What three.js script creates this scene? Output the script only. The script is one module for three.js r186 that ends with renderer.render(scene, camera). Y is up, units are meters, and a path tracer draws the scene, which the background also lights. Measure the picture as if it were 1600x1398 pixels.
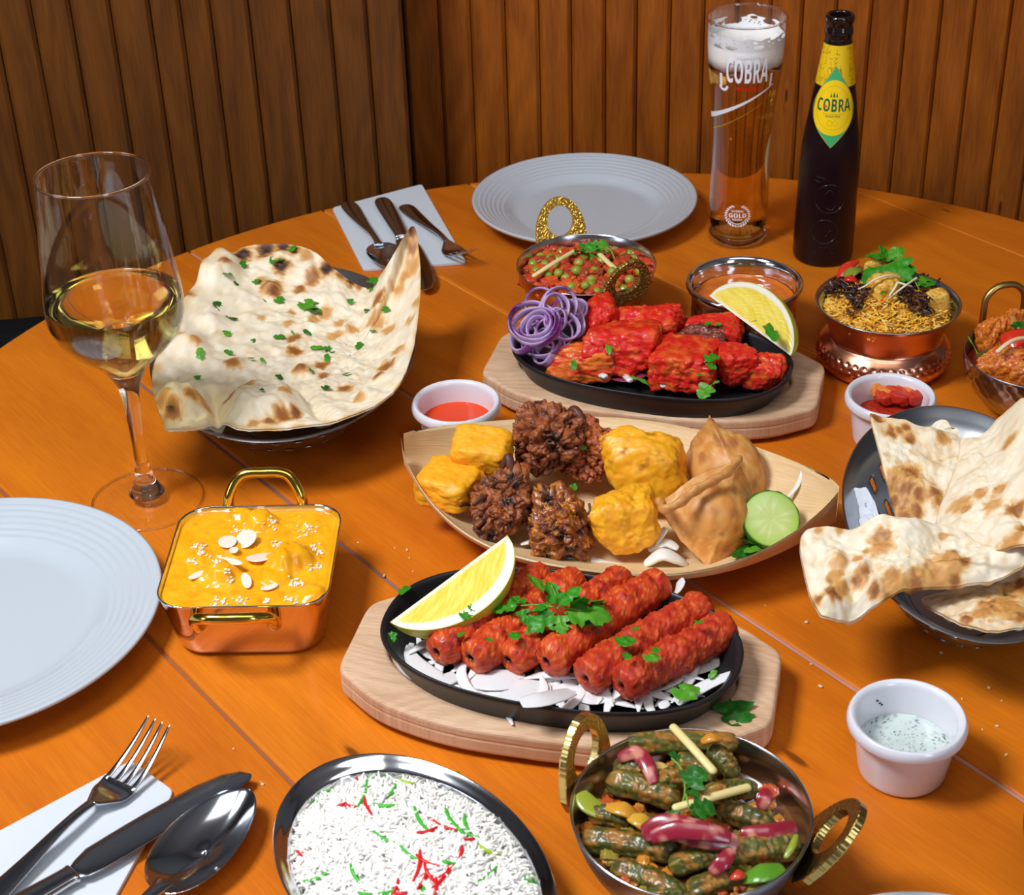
import * as THREE from 'three';
import { mergeGeometries, mergeVertices } from 'three/addons/utils/BufferGeometryUtils.js';
import { RectAreaLightUniformsLib } from 'three/addons/lights/RectAreaLightUniformsLib.js';
import { createNoise3D } from 'simplex-noise';

// ------------------------------------------------------------------ camera, light, exposure
const TOP = 0.75;                                   // height of the table top
const FOCAL = 2634, PITCH = 31.98 * Math.PI / 180, ROLL = -1.954 * Math.PI / 180, EYE_UP = 0.67, EYE_Z = 1.0728;
const scene = new THREE.Scene();
scene.background = new THREE.Color(0x000000);
const camera = new THREE.PerspectiveCamera(2 * Math.atan(699 / FOCAL) * 180 / Math.PI, 1600 / 1398, 0.05, 30);
camera.position.set(0, TOP + EYE_UP, EYE_Z);
camera.rotation.order = 'YXZ';
camera.rotation.set(-PITCH, 0, ROLL);
camera.focus = 1.13; camera.userData.fStop = 20;
const renderer = new THREE.WebGLRenderer({ antialias: true });
renderer.toneMapping = THREE.LinearToneMapping;
renderer.toneMappingExposure = 1.0;
renderer.shadowMap.enabled = true;
RectAreaLightUniformsLib.init();

const KEY = { at: [-0.66, TOP + 1.22, 0.45], aim: [0.36, TOP, 0.55], w: 0.36, h: 0.36, power: 49, color: [0.97, 1.0, 1.06] };
const FILL = { at: [1.3, 1.75, 2.42], aim: [0.3, 1.0, 0], w: 0.55, h: 1.3, power: 4.5, color: [0.82, 0.94, 1.16] };
function areaLight(L, name) {
  const l = new THREE.RectAreaLight(new THREE.Color().setRGB(...L.color), L.power, L.w, L.h);
  l.name = name; l.position.set(...L.at); l.lookAt(...L.aim); scene.add(l);
  return l;
}
const SIDE = { at: [-2.42, 1.62, 0.95], aim: [0, 1.1, 0.2], w: 1.3, h: 1.0, power: 2.4, color: [0.78, 0.92, 1.25] };
areaLight(KEY, 'softbox_light'); areaLight(FILL, 'window_light'); areaLight(SIDE, 'side_window_light');
const CEIL = { at: [0.25, 2.86, 0.95], aim: [0.25, 0, 0.9501], w: 1.4, h: 0.8, power: 2.0, color: [1.0, 0.98, 0.95] };
areaLight(CEIL, 'ceiling_light');

// ------------------------------------------------------------------ helpers
const rng = (s) => () => { s |= 0; s = s + 0x6D2B79F5 | 0; let t = Math.imul(s ^ s >>> 15, 1 | s); t = t + Math.imul(t ^ t >>> 7, 61 | t) ^ t; return ((t ^ t >>> 14) >>> 0) / 4294967296; };
const noise = createNoise3D(rng(7));
const fbm = (x, y, z, o = 3) => { let a = 0, k = 1, s = 0; for (let i = 0; i < o; i++) { a += noise(x, y, z) * k; s += k; x *= 2.03; y *= 2.03; z *= 2.03; k *= 0.5; } return a / s; };
const clamp = (x, a = 0, b = 1) => Math.min(b, Math.max(a, x));
const lerp = (a, b, t) => a + (b - a) * t;
const smooth = (a, b, x) => { const t = clamp((x - a) / (b - a)); return t * t * (3 - 2 * t); };
const mix = (a, b, t) => [lerp(a[0], b[0], t), lerp(a[1], b[1], t), lerp(a[2], b[2], t)];
const V = (x, y, z) => new THREE.Vector3(x, y, z);
const lin = (hex) => { const c = new THREE.Color(hex); return [c.r, c.g, c.b]; };
const TAU = Math.PI * 2;

// a place on the level plane h above the table top, measured in the photograph
const camR = V(Math.cos(ROLL), Math.sin(ROLL) * Math.cos(PITCH), -Math.sin(ROLL) * Math.sin(PITCH));
const camF = V(0, -Math.sin(PITCH), -Math.cos(PITCH));
const camU = new THREE.Vector3().crossVectors(camR, camF);
function P(px, py, h = 0) {
  const d = camF.clone().addScaledVector(camR, (px - 800) / FOCAL).addScaledVector(camU, -(py - 699) / FOCAL);
  const t = (h - EYE_UP) / d.y;
  return V(d.x * t, TOP + h, EYE_Z + d.z * t);
}
const metresPerPixel = (p) => p.clone().sub(camera.position).dot(camF) / FOCAL;

const taken = {};
function numbered(n) { n = n.replace(/_\d{3}$/, ''); taken[n] = (taken[n] ?? -1) + 1; return taken[n] ? n + '_' + String(taken[n]).padStart(3, '0') : n; }
function tag(o, label, category, group) { o.userData.label = label; o.userData.category = category; if (group) o.userData.group = group; return o; }
function thing(name, label, category, at = V(0, 0, 0), turn = 0, group) {
  const o = new THREE.Group(); o.name = numbered(name); o.position.copy(at); o.rotation.y = turn; scene.add(o);
  return tag(o, label, category, group);
}
function mesh(name, geo, mat, parent) {
  const m = new THREE.Mesh(geo, mat); m.name = parent ? name : numbered(name); m.castShadow = m.receiveShadow = true;
  if (parent) { const k = parent.children.filter((c) => c.name.replace(/_\d{3}$/, '') === name).length; if (k) m.name = name + '_' + String(k).padStart(3, '0'); }
  (parent || scene).add(m); return m;
}
function solo(name, label, category, geo, mat, at, turn = 0, group) {           // a thing that is one mesh
  const m = mesh(name, geo, mat); if (at) m.position.copy(at); m.rotation.y = turn; return tag(m, label, category, group);
}
function copyOf(o, label, group) {
  const c = o.clone(); c.name = numbered(o.name); c.userData = { ...o.userData }; scene.add(c);
  if (label) c.userData.label = label; if (group) c.userData.group = group; return c;
}
const structure = (o) => { o.userData.kind = 'structure'; return o; };

const matCache = new Map();
function mat(o) {
  const k = Object.entries(o).map(([n, v]) => n + ':' + (v && v.uuid ? v.uuid : v && v.isColor ? v.toArray() : String(v))).join(';');
  if (!matCache.has(k)) {
    const { rgb, ...r } = o; const m = new THREE.MeshPhysicalMaterial({ side: THREE.DoubleSide, ...r });
    if (rgb) m.color.setRGB(...rgb); matCache.set(k, m);
  }
  return matCache.get(k);
}
const food = (roughness = 0.4, o = {}) => mat({ vertexColors: true, roughness, ...o });

function geoFrom(pos, idx, uv) {
  const g = new THREE.BufferGeometry(); g.setAttribute('position', new THREE.Float32BufferAttribute(pos, 3));
  if (uv) g.setAttribute('uv', new THREE.Float32BufferAttribute(uv, 2));
  g.setIndex(idx); g.computeVertexNormals(); return g;
}
function paint(g, fn) {                                                        // the thing's own colour, vertex by vertex
  const p = g.attributes.position, n = g.attributes.normal, c = new Float32Array(p.count * 3);
  for (let i = 0; i < p.count; i++) { const k = fn(p.getX(i), p.getY(i), p.getZ(i), n.getX(i), n.getY(i), n.getZ(i), i); c.set(k, i * 3); }
  g.setAttribute('color', new THREE.BufferAttribute(c, 3)); return g;
}
function warp(g, fn) { const p = g.attributes.position; for (let i = 0; i < p.count; i++) { const q = fn(p.getX(i), p.getY(i), p.getZ(i)); p.setXYZ(i, q[0], q[1], q[2]); } g.computeVertexNormals(); return g; }
const ballCache = {};
function ball(detail) {
  if (!ballCache[detail]) { const g = new THREE.IcosahedronGeometry(1, detail); g.deleteAttribute('uv'); g.deleteAttribute('normal'); ballCache[detail] = mergeVertices(g, 1e-5); }
  return ballCache[detail].clone();
}
function star(fn, detail = 16) { return warp(ball(detail), (x, y, z) => { const r = fn(x, y, z); return Array.isArray(r) ? r : [x * r, y * r, z * r]; }); }
// a rounded solid between planes [nx, ny, nz, distance]
function planesRadius(planes, p = 9) {
  const ps = planes.map(([x, y, z, h]) => { const l = Math.hypot(x, y, z); return [x / l / h, y / l / h, z / l / h]; });
  return (x, y, z) => { let s = 0; for (const q of ps) { const d = q[0] * x + q[1] * y + q[2] * z; if (d > 0) s += Math.pow(d, p); } return Math.pow(s, -1 / p); };
}
// a tube of changing thickness with rounded ends; shape(t, angle) is a factor on the radius
function tube(pts, radius, { seg = 32, rad = 10, sx = 1, sy = 1, closed = false, shape, up, roundEnds = true } = {}) {
  const curve = new THREE.CatmullRomCurve3(pts, closed, 'centripetal');
  const pos = [], uv = [], idx = []; const R = typeof radius === 'function' ? radius : () => radius;
  const fr = curve.computeFrenetFrames(seg, closed), rings = [];
  for (let i = 0; i <= seg; i++) {
    const t = i / seg, c = curve.getPointAt(t), T = fr.tangents[i]; let N = fr.normals[i], B = fr.binormals[i];
    if (up) { B = up.clone().addScaledVector(T, -up.dot(T)).normalize(); N = new THREE.Vector3().crossVectors(B, T); }
    rings.push({ t, c, T, N, B, k: 1 });
  }
  if (!closed && roundEnds) {
    const cap = (r, s) => [0.45, 0.8, 0.97].map((a) => ({ ...r, c: r.c.clone().addScaledVector(r.T, s * R(r.t) * Math.min(sx, sy) * a), k: Math.sqrt(1 - a * a) }));
    rings.unshift(...cap(rings[0], -1).reverse()); rings.push(...cap(rings[rings.length - 1], 1));
  }
  let len = 0;
  rings.forEach((r, i) => {
    if (i) len += r.c.distanceTo(rings[i - 1].c);
    for (let j = 0; j <= rad; j++) {
      const a = j / rad * TAU, q = R(r.t) * r.k * (shape ? shape(r.t, a) : 1);
      const p = r.c.clone().addScaledVector(r.N, Math.cos(a) * q * sx).addScaledVector(r.B, Math.sin(a) * q * sy);
      pos.push(p.x, p.y, p.z); uv.push(len, j / rad);
      if (i && j) { const b = (i - 1) * (rad + 1) + j, d = i * (rad + 1) + j; idx.push(b - 1, b, d, b - 1, d, d - 1); }
    }
  });
  if (!closed) for (const e of [0, rings.length - 1]) {
    const c = rings[e].c, k = pos.length / 3; pos.push(c.x, c.y, c.z); uv.push(0, 0);
    for (let j = 0; j < rad; j++) { const a = e * (rad + 1) + j; e ? idx.push(a, k, a + 1) : idx.push(a, a + 1, k); }
  }
  const g = geoFrom(pos, idx, uv), n = g.attributes.normal;                    // close the seam in the shading
  rings.forEach((r, i) => { const a = i * (rad + 1), b = a + rad, x = V(n.getX(a) + n.getX(b), n.getY(a) + n.getY(b), n.getZ(a) + n.getZ(b)).normalize(); n.setXYZ(a, x.x, x.y, x.z); n.setXYZ(b, x.x, x.y, x.z); });
  return g;
}
function curveOf(pts, per = 6, closed = false) { return new THREE.CatmullRomCurve3(pts.map((p) => V(p[0], p[1], 0)), closed, 'centripetal').getPoints(per * pts.length).map((p) => [p.x, p.y]); }
// turned on a lathe: profile of [radius, height]; bulge(angle, i) may add to the radius, squash makes an oval
function lathe(profile, { seg = 96, sx = 1, sz = 1, bulge } = {}) {
  const pos = [], idx = [], uv = []; let len = 0;
  profile.forEach(([r, y], i) => {
    if (i) len += Math.hypot(r - profile[i - 1][0], y - profile[i - 1][1]);
    for (let j = 0; j <= seg; j++) {
      const a = j / seg * TAU, q = r + (bulge ? bulge(a, r, y, i) : 0);
      pos.push(Math.cos(a) * q * sx, y, Math.sin(a) * q * sz); uv.push(j / seg * TAU * 0.05, len);
      if (i && j) { const b = (i - 1) * (seg + 1) + j, d = b + seg + 1; idx.push(b - 1, d, b, b - 1, d - 1, d); }
    }
  });
  const g = geoFrom(pos, idx, uv), n = g.attributes.normal;
  profile.forEach((p, i) => { const a = i * (seg + 1), b = a + seg, x = V(n.getX(a) + n.getX(b), n.getY(a) + n.getY(b), n.getZ(a) + n.getZ(b)).normalize(); n.setXYZ(a, x.x, x.y, x.z); n.setXYZ(b, x.x, x.y, x.z); });
  return g;
}
// a flat shape in plan, [x, z] points, from height y0 to y1, with rounded edges
function slab(outline, y0, y1, bevel = 0.002, holes = [], steps = 3) {
  const s = new THREE.Shape(outline.map(([x, z]) => new THREE.Vector2(x, -z)));
  holes.forEach((h) => s.holes.push(new THREE.Path(h.map(([x, z]) => new THREE.Vector2(x, -z)))));
  const b = Math.min(bevel, (y1 - y0) / 2.01);
  const g = new THREE.ExtrudeGeometry(s, { depth: y1 - y0 - 2 * b, bevelEnabled: b > 0, bevelSize: b, bevelThickness: b, bevelOffset: -b, bevelSegments: steps, curveSegments: 24 });
  g.rotateX(-Math.PI / 2); g.translate(0, y0 + b, 0); return g;
}
function uvFlat(g, turn = 0, du = 0, dv = 0, axes = 'xz') {                     // uv in metres
  const p = g.attributes.position, u = new Float32Array(p.count * 2), c = Math.cos(turn), s = Math.sin(turn);
  for (let i = 0; i < p.count; i++) {
    const a = axes[0] === 'x' ? p.getX(i) : p.getY(i), b = axes[1] === 'z' ? p.getZ(i) : p.getY(i);
    u[2 * i] = a * c + b * s + du; u[2 * i + 1] = -a * s + b * c + dv;
  }
  g.setAttribute('uv', new THREE.BufferAttribute(u, 2)); return g;
}
const turnedTo = (a, b) => Math.atan2(-(b.z - a.z), b.x - a.x);                // turn that brings +x onto a -> b
const joined = (list) => mergeGeometries(list.map((g) => { g = g.index ? g.toNonIndexed() : g; for (const k of Object.keys(g.attributes)) if (!['position', 'normal', 'color'].includes(k)) g.deleteAttribute(k); return g; }));

// wood: grain runs along u; colour and fine relief
function wood(w, h, seed, light, dark, { rings = 26, stretch = 7, knots = [], speck = 0.25, contrast = 1 } = {}) {
  const d = new Uint8Array(w * h * 4), b = new Uint8Array(w * h * 4);
  const enc = (x) => 255 * Math.pow(clamp(x), 1 / 2.2);
  for (let j = 0; j < h; j++) for (let i = 0; i < w; i++) {
    const a = i / w * TAU, c = j / h * TAU, k = 0.6;                            // wraps round in both directions
    const X = Math.cos(a) * k, Y = Math.sin(a) * k;
    const drift = noise(X + seed, Y, Math.cos(c) * 0.8 + Math.sin(c) * 0.5) * 0.55;
    let dist = 0, kn = 0;
    for (const [kx, ky, kr] of knots) { const dx = Math.abs(i / w - kx), dy = Math.abs(j / h - ky), q = Math.hypot(Math.min(dx, 1 - dx) * 1.0, Math.min(dy, 1 - dy) * h / w * stretch * 0.4) / kr; dist += Math.exp(-q * q * 0.35) * 0.5; kn = Math.max(kn, 1 - smooth(0.5, 1.1, q)); }
    const g1 = 0.5 + 0.5 * Math.sin((j / h + drift * 0.16 + dist * 0.22) * rings * TAU);
    const fine = noise(X * 4 + seed, Y * 4, j * 0.55), fine2 = noise(X * 9, Y * 9 + seed, j * 0.22);
    const pore = noise(i * 0.05 + seed, j * 0.8, 3);
    const patch = noise(X * 1.3 + 40, Y * 1.3 + seed, j / h * 5);
    let t = 0.5 + contrast * (0.28 * (g1 - 0.5) + 0.22 * fine + 0.12 * fine2 + 0.2 * patch) + speck * Math.max(0, pore - 0.45);
    let col = mix(light, dark, clamp(t));
    col = mix(col, [dark[0] * 0.22, dark[1] * 0.2, dark[2] * 0.2], kn * 0.85);
    const o = (j * w + i) * 4; d[o] = enc(col[0]); d[o + 1] = enc(col[1]); d[o + 2] = enc(col[2]); d[o + 3] = 255;
    const bb = 128 + 70 * fine - 60 * Math.max(0, pore - 0.3) + 25 * (0.5 - g1); b[o] = b[o + 1] = b[o + 2] = clamp(bb, 0, 255); b[o + 3] = 255;
  }
  const tex = (data, srgb) => { const t = new THREE.DataTexture(data, w, h); t.wrapS = t.wrapT = THREE.RepeatWrapping; t.magFilter = THREE.LinearFilter; t.minFilter = THREE.LinearMipmapLinearFilter; t.generateMipmaps = true; if (srgb) t.colorSpace = THREE.SRGBColorSpace; t.needsUpdate = true; return t; };
  return { map: tex(d, true), bump: tex(b, false) };
}
function repeats(t, u, v) { const a = { map: t.map.clone(), bump: t.bump.clone() }; for (const x of [a.map, a.bump]) { x.repeat.set(1 / u, 1 / v); x.needsUpdate = true; } return a; }

// ------------------------------------------------------------------ the room
const tableWood = repeats(wood(1024, 512, 3, [0.76, 0.215, 0.005], [0.54, 0.122, 0.003], { rings: 9, stretch: 8, speck: 0.2, contrast: 0.75, knots: [[0.13, 0.3, 0.012], [0.62, 0.72, 0.009], [0.4, 0.12, 0.007]] }), 0.95, 0.42);
const wallWoodA = repeats(wood(512, 512, 11, [0.195, 0.060, 0.004], [0.090, 0.025, 0.002], { rings: 15, stretch: 8, contrast: 1.1 }), 1.1, 0.34);
const wallWoodB = repeats(wood(1024, 512, 23, [0.44, 0.114, 0.004], [0.21, 0.046, 0.002], { rings: 12, stretch: 9, contrast: 1.1, knots: [[0.1, 0.2, 0.012], [0.36, 0.62, 0.014], [0.7, 0.4, 0.01], [0.85, 0.85, 0.013], [0.55, 0.07, 0.012], [0.22, 0.88, 0.01]] }), 0.9, 0.34);
const wallMatA = mat({ map: wallWoodA.map, bumpMap: wallWoodA.bump, bumpScale: 0.0003, roughness: 0.55, specularIntensity: 0.45 });
const wallMatB = mat({ map: wallWoodB.map, bumpMap: wallWoodB.bump, bumpScale: 0.0003, roughness: 0.5, specularIntensity: 0.5 });
const upperPaint = mat({ rgb: [0.07, 0.07, 0.075], roughness: 0.8 });
const grooveMat = mat({ rgb: [0.03, 0.01, 0.003], roughness: 0.7 });

function boardGeo(w, height, thick, r) {
  const c = 0.0035, t = 0.0035, q = [[-w / 2, -thick], [-w / 2, -t], [-w / 2 + c, 0], [w / 2 - c, 0], [w / 2, -t], [w / 2, -thick]];
  const pos = [], uv = [], du = r() * 3, dv = r() * 3;
  const put = (x, y, z) => { pos.push(x, y, z); uv.push(y + du, x + dv); };
  for (let i = 0; i < 5; i++) {
    const [a, b] = [q[i], q[i + 1]];
    for (const [p, y] of [[a, 0], [b, 0], [b, height], [a, 0], [b, height], [a, height]]) put(p[0], y, p[1]);
  }
  for (let i = 1; i < 5; i++) for (const y of [0, height]) { const tri = [q[0], q[i], q[i + 1]]; if (y) tri.reverse(); tri.forEach((p) => put(p[0], y, p[1])); }
  const g = new THREE.BufferGeometry(); g.setAttribute('position', new THREE.Float32BufferAttribute(pos, 3)); g.setAttribute('uv', new THREE.Float32BufferAttribute(uv, 2)); g.computeVertexNormals(); return g;
}
function boardWall(name, x0, z0, slope, seams, from, to, material, seed, depth) {
  const g = structure(new THREE.Group()); g.name = name; g.position.set(x0, 0, z0); g.rotation.y = -Math.atan(slope); scene.add(g);
  const k = Math.sqrt(1 + slope * slope), r = rng(seed), H = 1.02;
  const s = seams.map((x) => (x - x0) * k), a = (from - x0) * k, b = (to - x0) * k;
  const body = new THREE.BoxGeometry(b - a, 2.9, depth); body.translate((a + b) / 2, 1.45, -0.012 - depth / 2);
  const bm = mesh('backing', body, grooveMat, g); structure(bm);
  const upper = new THREE.BoxGeometry(b - a, 1.5, 0.014); upper.translate((a + b) / 2, 2.14, -0.004); structure(mesh('upper_wall', upper, upperPaint, g));
  const cap = new THREE.BoxGeometry(b - a, 0.03, 0.03); cap.translate((a + b) / 2, 1.384, 0.004); structure(mesh('cap_rail', cap, grooveMat, g));
  const w0 = s[1] - s[0]; let q = s[0]; const all = [...s];
  while (all[0] - w0 > a) all.unshift(all[0] - w0);
  while (all[all.length - 1] + w0 < b) all.push(all[all.length - 1] + w0);
  for (let i = 0; i + 1 < all.length; i++) {
    const w = all[i + 1] - all[i];
    const m = mesh('plank', boardGeo(w - 0.0012, H, 0.012, r), material, g); m.position.set((all[i] + all[i + 1]) / 2, 0.35, (r() - 0.5) * 0.0012); m.rotation.y = (r() - 0.5) * 0.012;
  }
  return g;
}
boardWall('wall_left', -0.1, -0.545, -0.115, [-0.5111, -0.4754, -0.4401, -0.4045, -0.3676, -0.331, -0.3025, -0.2745, -0.2385, -0.1993, -0.1611, -0.1263, -0.0919], -0.95, -0.0919, wallMatA, 5, 0.06);
boardWall('wall_right', 0.1, -0.62, 0.123, [-0.0975, -0.0618, -0.0283, 0.0077, 0.0423, 0.0754, 0.1104, 0.1426, 0.1766, 0.2104, 0.2441, 0.2771, 0.3086, 0.3419, 0.3763, 0.4106, 0.4447, 0.4768, 0.5125, 0.5462], -0.13, 1.05, wallMatB, 9, 0.05);

const plaster = mat({ rgb: [0.30, 0.29, 0.28], roughness: 0.9 }), darkWood = mat({ rgb: [0.12, 0.055, 0.02], roughness: 0.6 });
function roomBox(name, w, h, d, x, y, z, m) { const o = structure(mesh(name, new THREE.BoxGeometry(w, h, d), m)); o.position.set(x, y, z); return o; }
roomBox('floor', 5.2, 0.1, 4.2, 0, -0.05, 0.6, darkWood);
roomBox('ceiling', 5.2, 0.1, 4.2, 0, 2.95, 0.6, mat({ rgb: [0.5, 0.5, 0.52], roughness: 0.9 }));
roomBox('wall_west', 0.1, 2.9, 4.2, -2.5, 1.45, 0.6, plaster);
roomBox('wall_east', 0.1, 2.9, 4.2, 2.5, 1.45, 0.6, plaster);
roomBox('wall_north', 5.2, 2.9, 0.1, 0, 1.45, -1.45, darkWood);
roomBox('wall_south', 5.2, 2.9, 0.1, 0, 1.45, 2.7, plaster);
{
  for (const [FILL_, nm, e] of [[FILL, 'window_1', 1], [SIDE, 'window_2', 0.55]]) {
  const FILL = FILL_, w = structure(new THREE.Group()); w.name = nm; w.position.set(...FILL.at); w.lookAt(...FILL.aim); scene.add(w);
  const pane = mesh('window_pane', new THREE.BoxGeometry(FILL.w, FILL.h, 0.01), mat({ rgb: [0.5, 0.55, 0.6], emissive: new THREE.Color().setRGB(1.0 * e, 1.15 * e, 1.4 * e), emissiveIntensity: 1 }), w); pane.position.z = -0.012;
  for (const [bw, bh, x, y] of [[FILL.w + 0.1, 0.05, 0, FILL.h / 2 + 0.025], [FILL.w + 0.1, 0.05, 0, -FILL.h / 2 - 0.025], [0.05, FILL.h, -FILL.w / 2 - 0.025, 0], [0.05, FILL.h, FILL.w / 2 + 0.025, 0]]) mesh('window_frame', new THREE.BoxGeometry(bw, bh, 0.04), darkWood, w).position.set(x, y, -0.015);
  }
}
{
  const s = thing('softbox_lamp', 'square white softbox lamp hanging above the left side of the table', 'lamp', V(...KEY.at)); s.lookAt(...KEY.aim);
  const d = mesh('diffuser', new THREE.BoxGeometry(KEY.w, KEY.h, 0.006), mat({ rgb: [0.8, 0.8, 0.8], emissive: new THREE.Color().setRGB(1, 1, 1), emissiveIntensity: 1 }), s); d.position.z = -0.008;
  const hood = new THREE.CylinderGeometry(KEY.w * 0.72, 0.08, 0.26, 4, 1, true); hood.rotateY(Math.PI / 4); hood.rotateX(Math.PI / 2); hood.translate(0, 0, -0.142);
  mesh('hood', hood, mat({ rgb: [0.02, 0.02, 0.02], roughness: 0.8 }), s);
  mesh('lamp_head', new THREE.CylinderGeometry(0.07, 0.07, 0.2, 24).rotateX(Math.PI / 2).translate(0, 0, -0.36), mat({ rgb: [0.03, 0.03, 0.03], roughness: 0.5 }), s);
}
{
  const c = thing('ceiling_lamp', 'flat white ceiling lamp panel above the near side of the table', 'lamp', V(...CEIL.at)); c.lookAt(...CEIL.aim);
  mesh('diffuser', new THREE.BoxGeometry(CEIL.w, CEIL.h, 0.006), mat({ rgb: [0.8, 0.8, 0.8], emissive: new THREE.Color().setRGB(0.9, 0.9, 0.9), emissiveIntensity: 1 }), c).position.z = -0.006;
  mesh('lamp_housing', new THREE.BoxGeometry(CEIL.w + 0.06, CEIL.h + 0.06, 0.026), mat({ rgb: [0.3, 0.3, 0.3], roughness: 0.6 }), c).position.z = -0.023;
}
// black padded bench behind the table
{
  const leather = mat({ rgb: [0.005, 0.005, 0.006], roughness: 0.85, specularIntensity: 0.3 });
  const b = thing('bench', 'black padded bench between the round table and the left plank wall', 'bench', V(-0.62, 0, -0.315), 0.115);
  mesh('seat', slab([[-0.5, -0.14], [0.42, -0.14], [0.42, 0.16], [-0.5, 0.16]], 0.34, 0.44, 0.03), leather, b);
  mesh('plinth', slab([[-0.48, -0.12], [0.4, -0.12], [0.4, 0.1], [-0.48, 0.1]], 0, 0.34, 0.004), darkWood, b);
  mesh('backrest', slab([[-0.5, -0.135], [0.39, -0.135], [0.39, -0.08], [-0.5, -0.08]], 0.43, 0.645, 0.025), leather, b);
}

// ------------------------------------------------------------------ the table
const tableMats = [[1, 1, 1], [0.93, 0.9, 0.9], [1.03, 1.06, 1.1], [0.97, 0.95, 0.9]].map((rgb) => mat({ rgb, map: tableWood.map, bumpMap: tableWood.bump, bumpScale: 0.00022, roughness: 0.38, specularIntensity: 0.55, clearcoat: 0.12, clearcoatRoughness: 0.2 }));
{
  const C = V(0.0957, 0, 0.0641), R = 0.5825, yaw = 37.248 * Math.PI / 180, r = rng(4);
  const t = thing('round_table', 'large round table of varnished orange wood planks under all the dishes', 'table', C, 0);
  const top = new THREE.Group(); top.name = 'tabletop'; t.add(top);
  const du = [-Math.sin(yaw), -Math.cos(yaw)], dv = [Math.cos(yaw), -Math.sin(yaw)];
  const seams = [-R, -0.505, -0.3565, -0.2035, -0.0505, 0.0945, 0.24, 0.3865, 0.5125, R];
  for (let i = 0; i + 1 < seams.length; i++) {
    const gap = 0.0011, a = seams[i] + (i ? gap : 0.0004), b = seams[i + 1] - (i + 2 < seams.length ? gap : 0.0004), pts = [];
    const arc = (v) => Math.sqrt(Math.max(0, R * R - v * v)), N = 36;
    for (let k = 0; k <= N; k++) { const v = lerp(a, b, k / N); pts.push([arc(v), v]); }
    for (let k = N; k >= 0; k--) { const v = lerp(a, b, k / N); pts.push([-arc(v), v]); }
    const out = pts.filter((p, k) => !k || Math.hypot(p[0] - pts[k - 1][0], p[1] - pts[k - 1][1]) > 1e-5).map(([u, v]) => [u * du[0] + v * dv[0], u * du[1] + v * dv[1]]);
    const g = slab(out, TOP - 0.032, TOP, 0.0022, [], 3);
    uvFlat(g, 0); const p = g.attributes.position, uv = g.attributes.uv, o1 = r() * 5, o2 = r() * 5;
    for (let k = 0; k < p.count; k++) uv.setXY(k, p.getX(k) * du[0] + p.getZ(k) * du[1] + o1, p.getX(k) * dv[0] + p.getZ(k) * dv[1] + o2);
    mesh('plank', g, tableMats[i % 4], top);
    if (i) {                                                                    // the filler that lies in the joint
      const v = seams[i], L = arc(v) - 0.004, f = new THREE.BoxGeometry(2 * L, 0.012, 0.0024); f.rotateY(Math.atan2(-du[1], du[0])); f.translate(v * dv[0], TOP - 0.0074, v * dv[1]);
      mesh('joint_filler', f, mat({ rgb: [0, [0.2, 0.07, 0.02], [0.30, 0.10, 0.03], [0.26, 0.13, 0.12], [0.50, 0.28, 0.24], [0.72, 0.27, 0.02], [0.74, 0.27, 0.02], [0.6, 0.2, 0.02], [0.78, 0.28, 0.02]][i], roughness: 0.7 }), top);
    }
  }
  mesh('pedestal', lathe([[0.001, 0.02], [0.26, 0.02], [0.27, 0.035], [0.2, 0.06], [0.06, 0.1], [0.045, 0.4], [0.06, 0.66], [0.2, 0.7], [0.22, 0.717], [0.001, 0.717]], { seg: 40 }), darkWood, t);
  mesh('foot', lathe([[0.001, 0], [0.25, 0], [0.255, 0.02], [0.001, 0.02]], { seg: 40 }), darkWood, t);
}

// ------------------------------------------------------------------ crockery, glass and metal
const china = mat({ rgb: [0.52, 0.57, 0.61], roughness: 0.16, clearcoat: 0.4, clearcoatRoughness: 0.06 });
const steel = mat({ rgb: [0.66, 0.67, 0.69], metalness: 1, roughness: 0.2 });
const steelPolished = mat({ rgb: [0.74, 0.75, 0.78], metalness: 1, roughness: 0.1 });
const steelDark = mat({ rgb: [0.30, 0.32, 0.35], metalness: 1, roughness: 0.34 });
const panCopper = mat({ rgb: [0.76, 0.54, 0.36], metalness: 1, roughness: 0.08 });
const copper = mat({ rgb: [0.80, 0.36, 0.22], metalness: 1, roughness: 0.24 });
const copperDark = mat({ rgb: [0.50, 0.22, 0.12], metalness: 1, roughness: 0.3 });
const brass = mat({ rgb: [0.78, 0.52, 0.10], metalness: 1, roughness: 0.22 });
const brassOld = mat({ rgb: [0.50, 0.36, 0.12], metalness: 1, roughness: 0.33 });
const castIron = mat({ rgb: [0.014, 0.014, 0.016], metalness: 0.2, roughness: 0.42 });

// white dinner plates with fine rings on the rim
function plateProfile(R) {
  const p = [[0.0005, 0.004], [R * 0.5, 0.004], [R * 0.56, 0.0]];
  p.push([R * 0.6, 0.001], [R * 0.7, 0.008], [R * 0.985, 0.0195], [R, 0.0215], [R * 0.998, 0.0232], [R * 0.985, 0.0236]);
  for (let k = 0; k <= 60; k++) { const t = k / 60, r = lerp(R * 0.97, R * 0.70, t); p.push([r, lerp(0.0228, 0.0125, Math.pow(t, 1.1)) + 0.00022 * Math.cos(t * TAU * 6.5) * smooth(0, 0.06, t)]); }
  p.push([R * 0.665, 0.0098], [R * 0.63, 0.0078], [R * 0.58, 0.0069], [R * 0.3, 0.0065], [0.0005, 0.0065]);
  return p;
}
solo('dinner_plate', 'empty white dinner plate cut off by the left edge, in front of the wine glass', 'plate', lathe(plateProfile(0.1257), { seg: 160 }), china, V(-0.3543, TOP, 0.2056));
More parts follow.
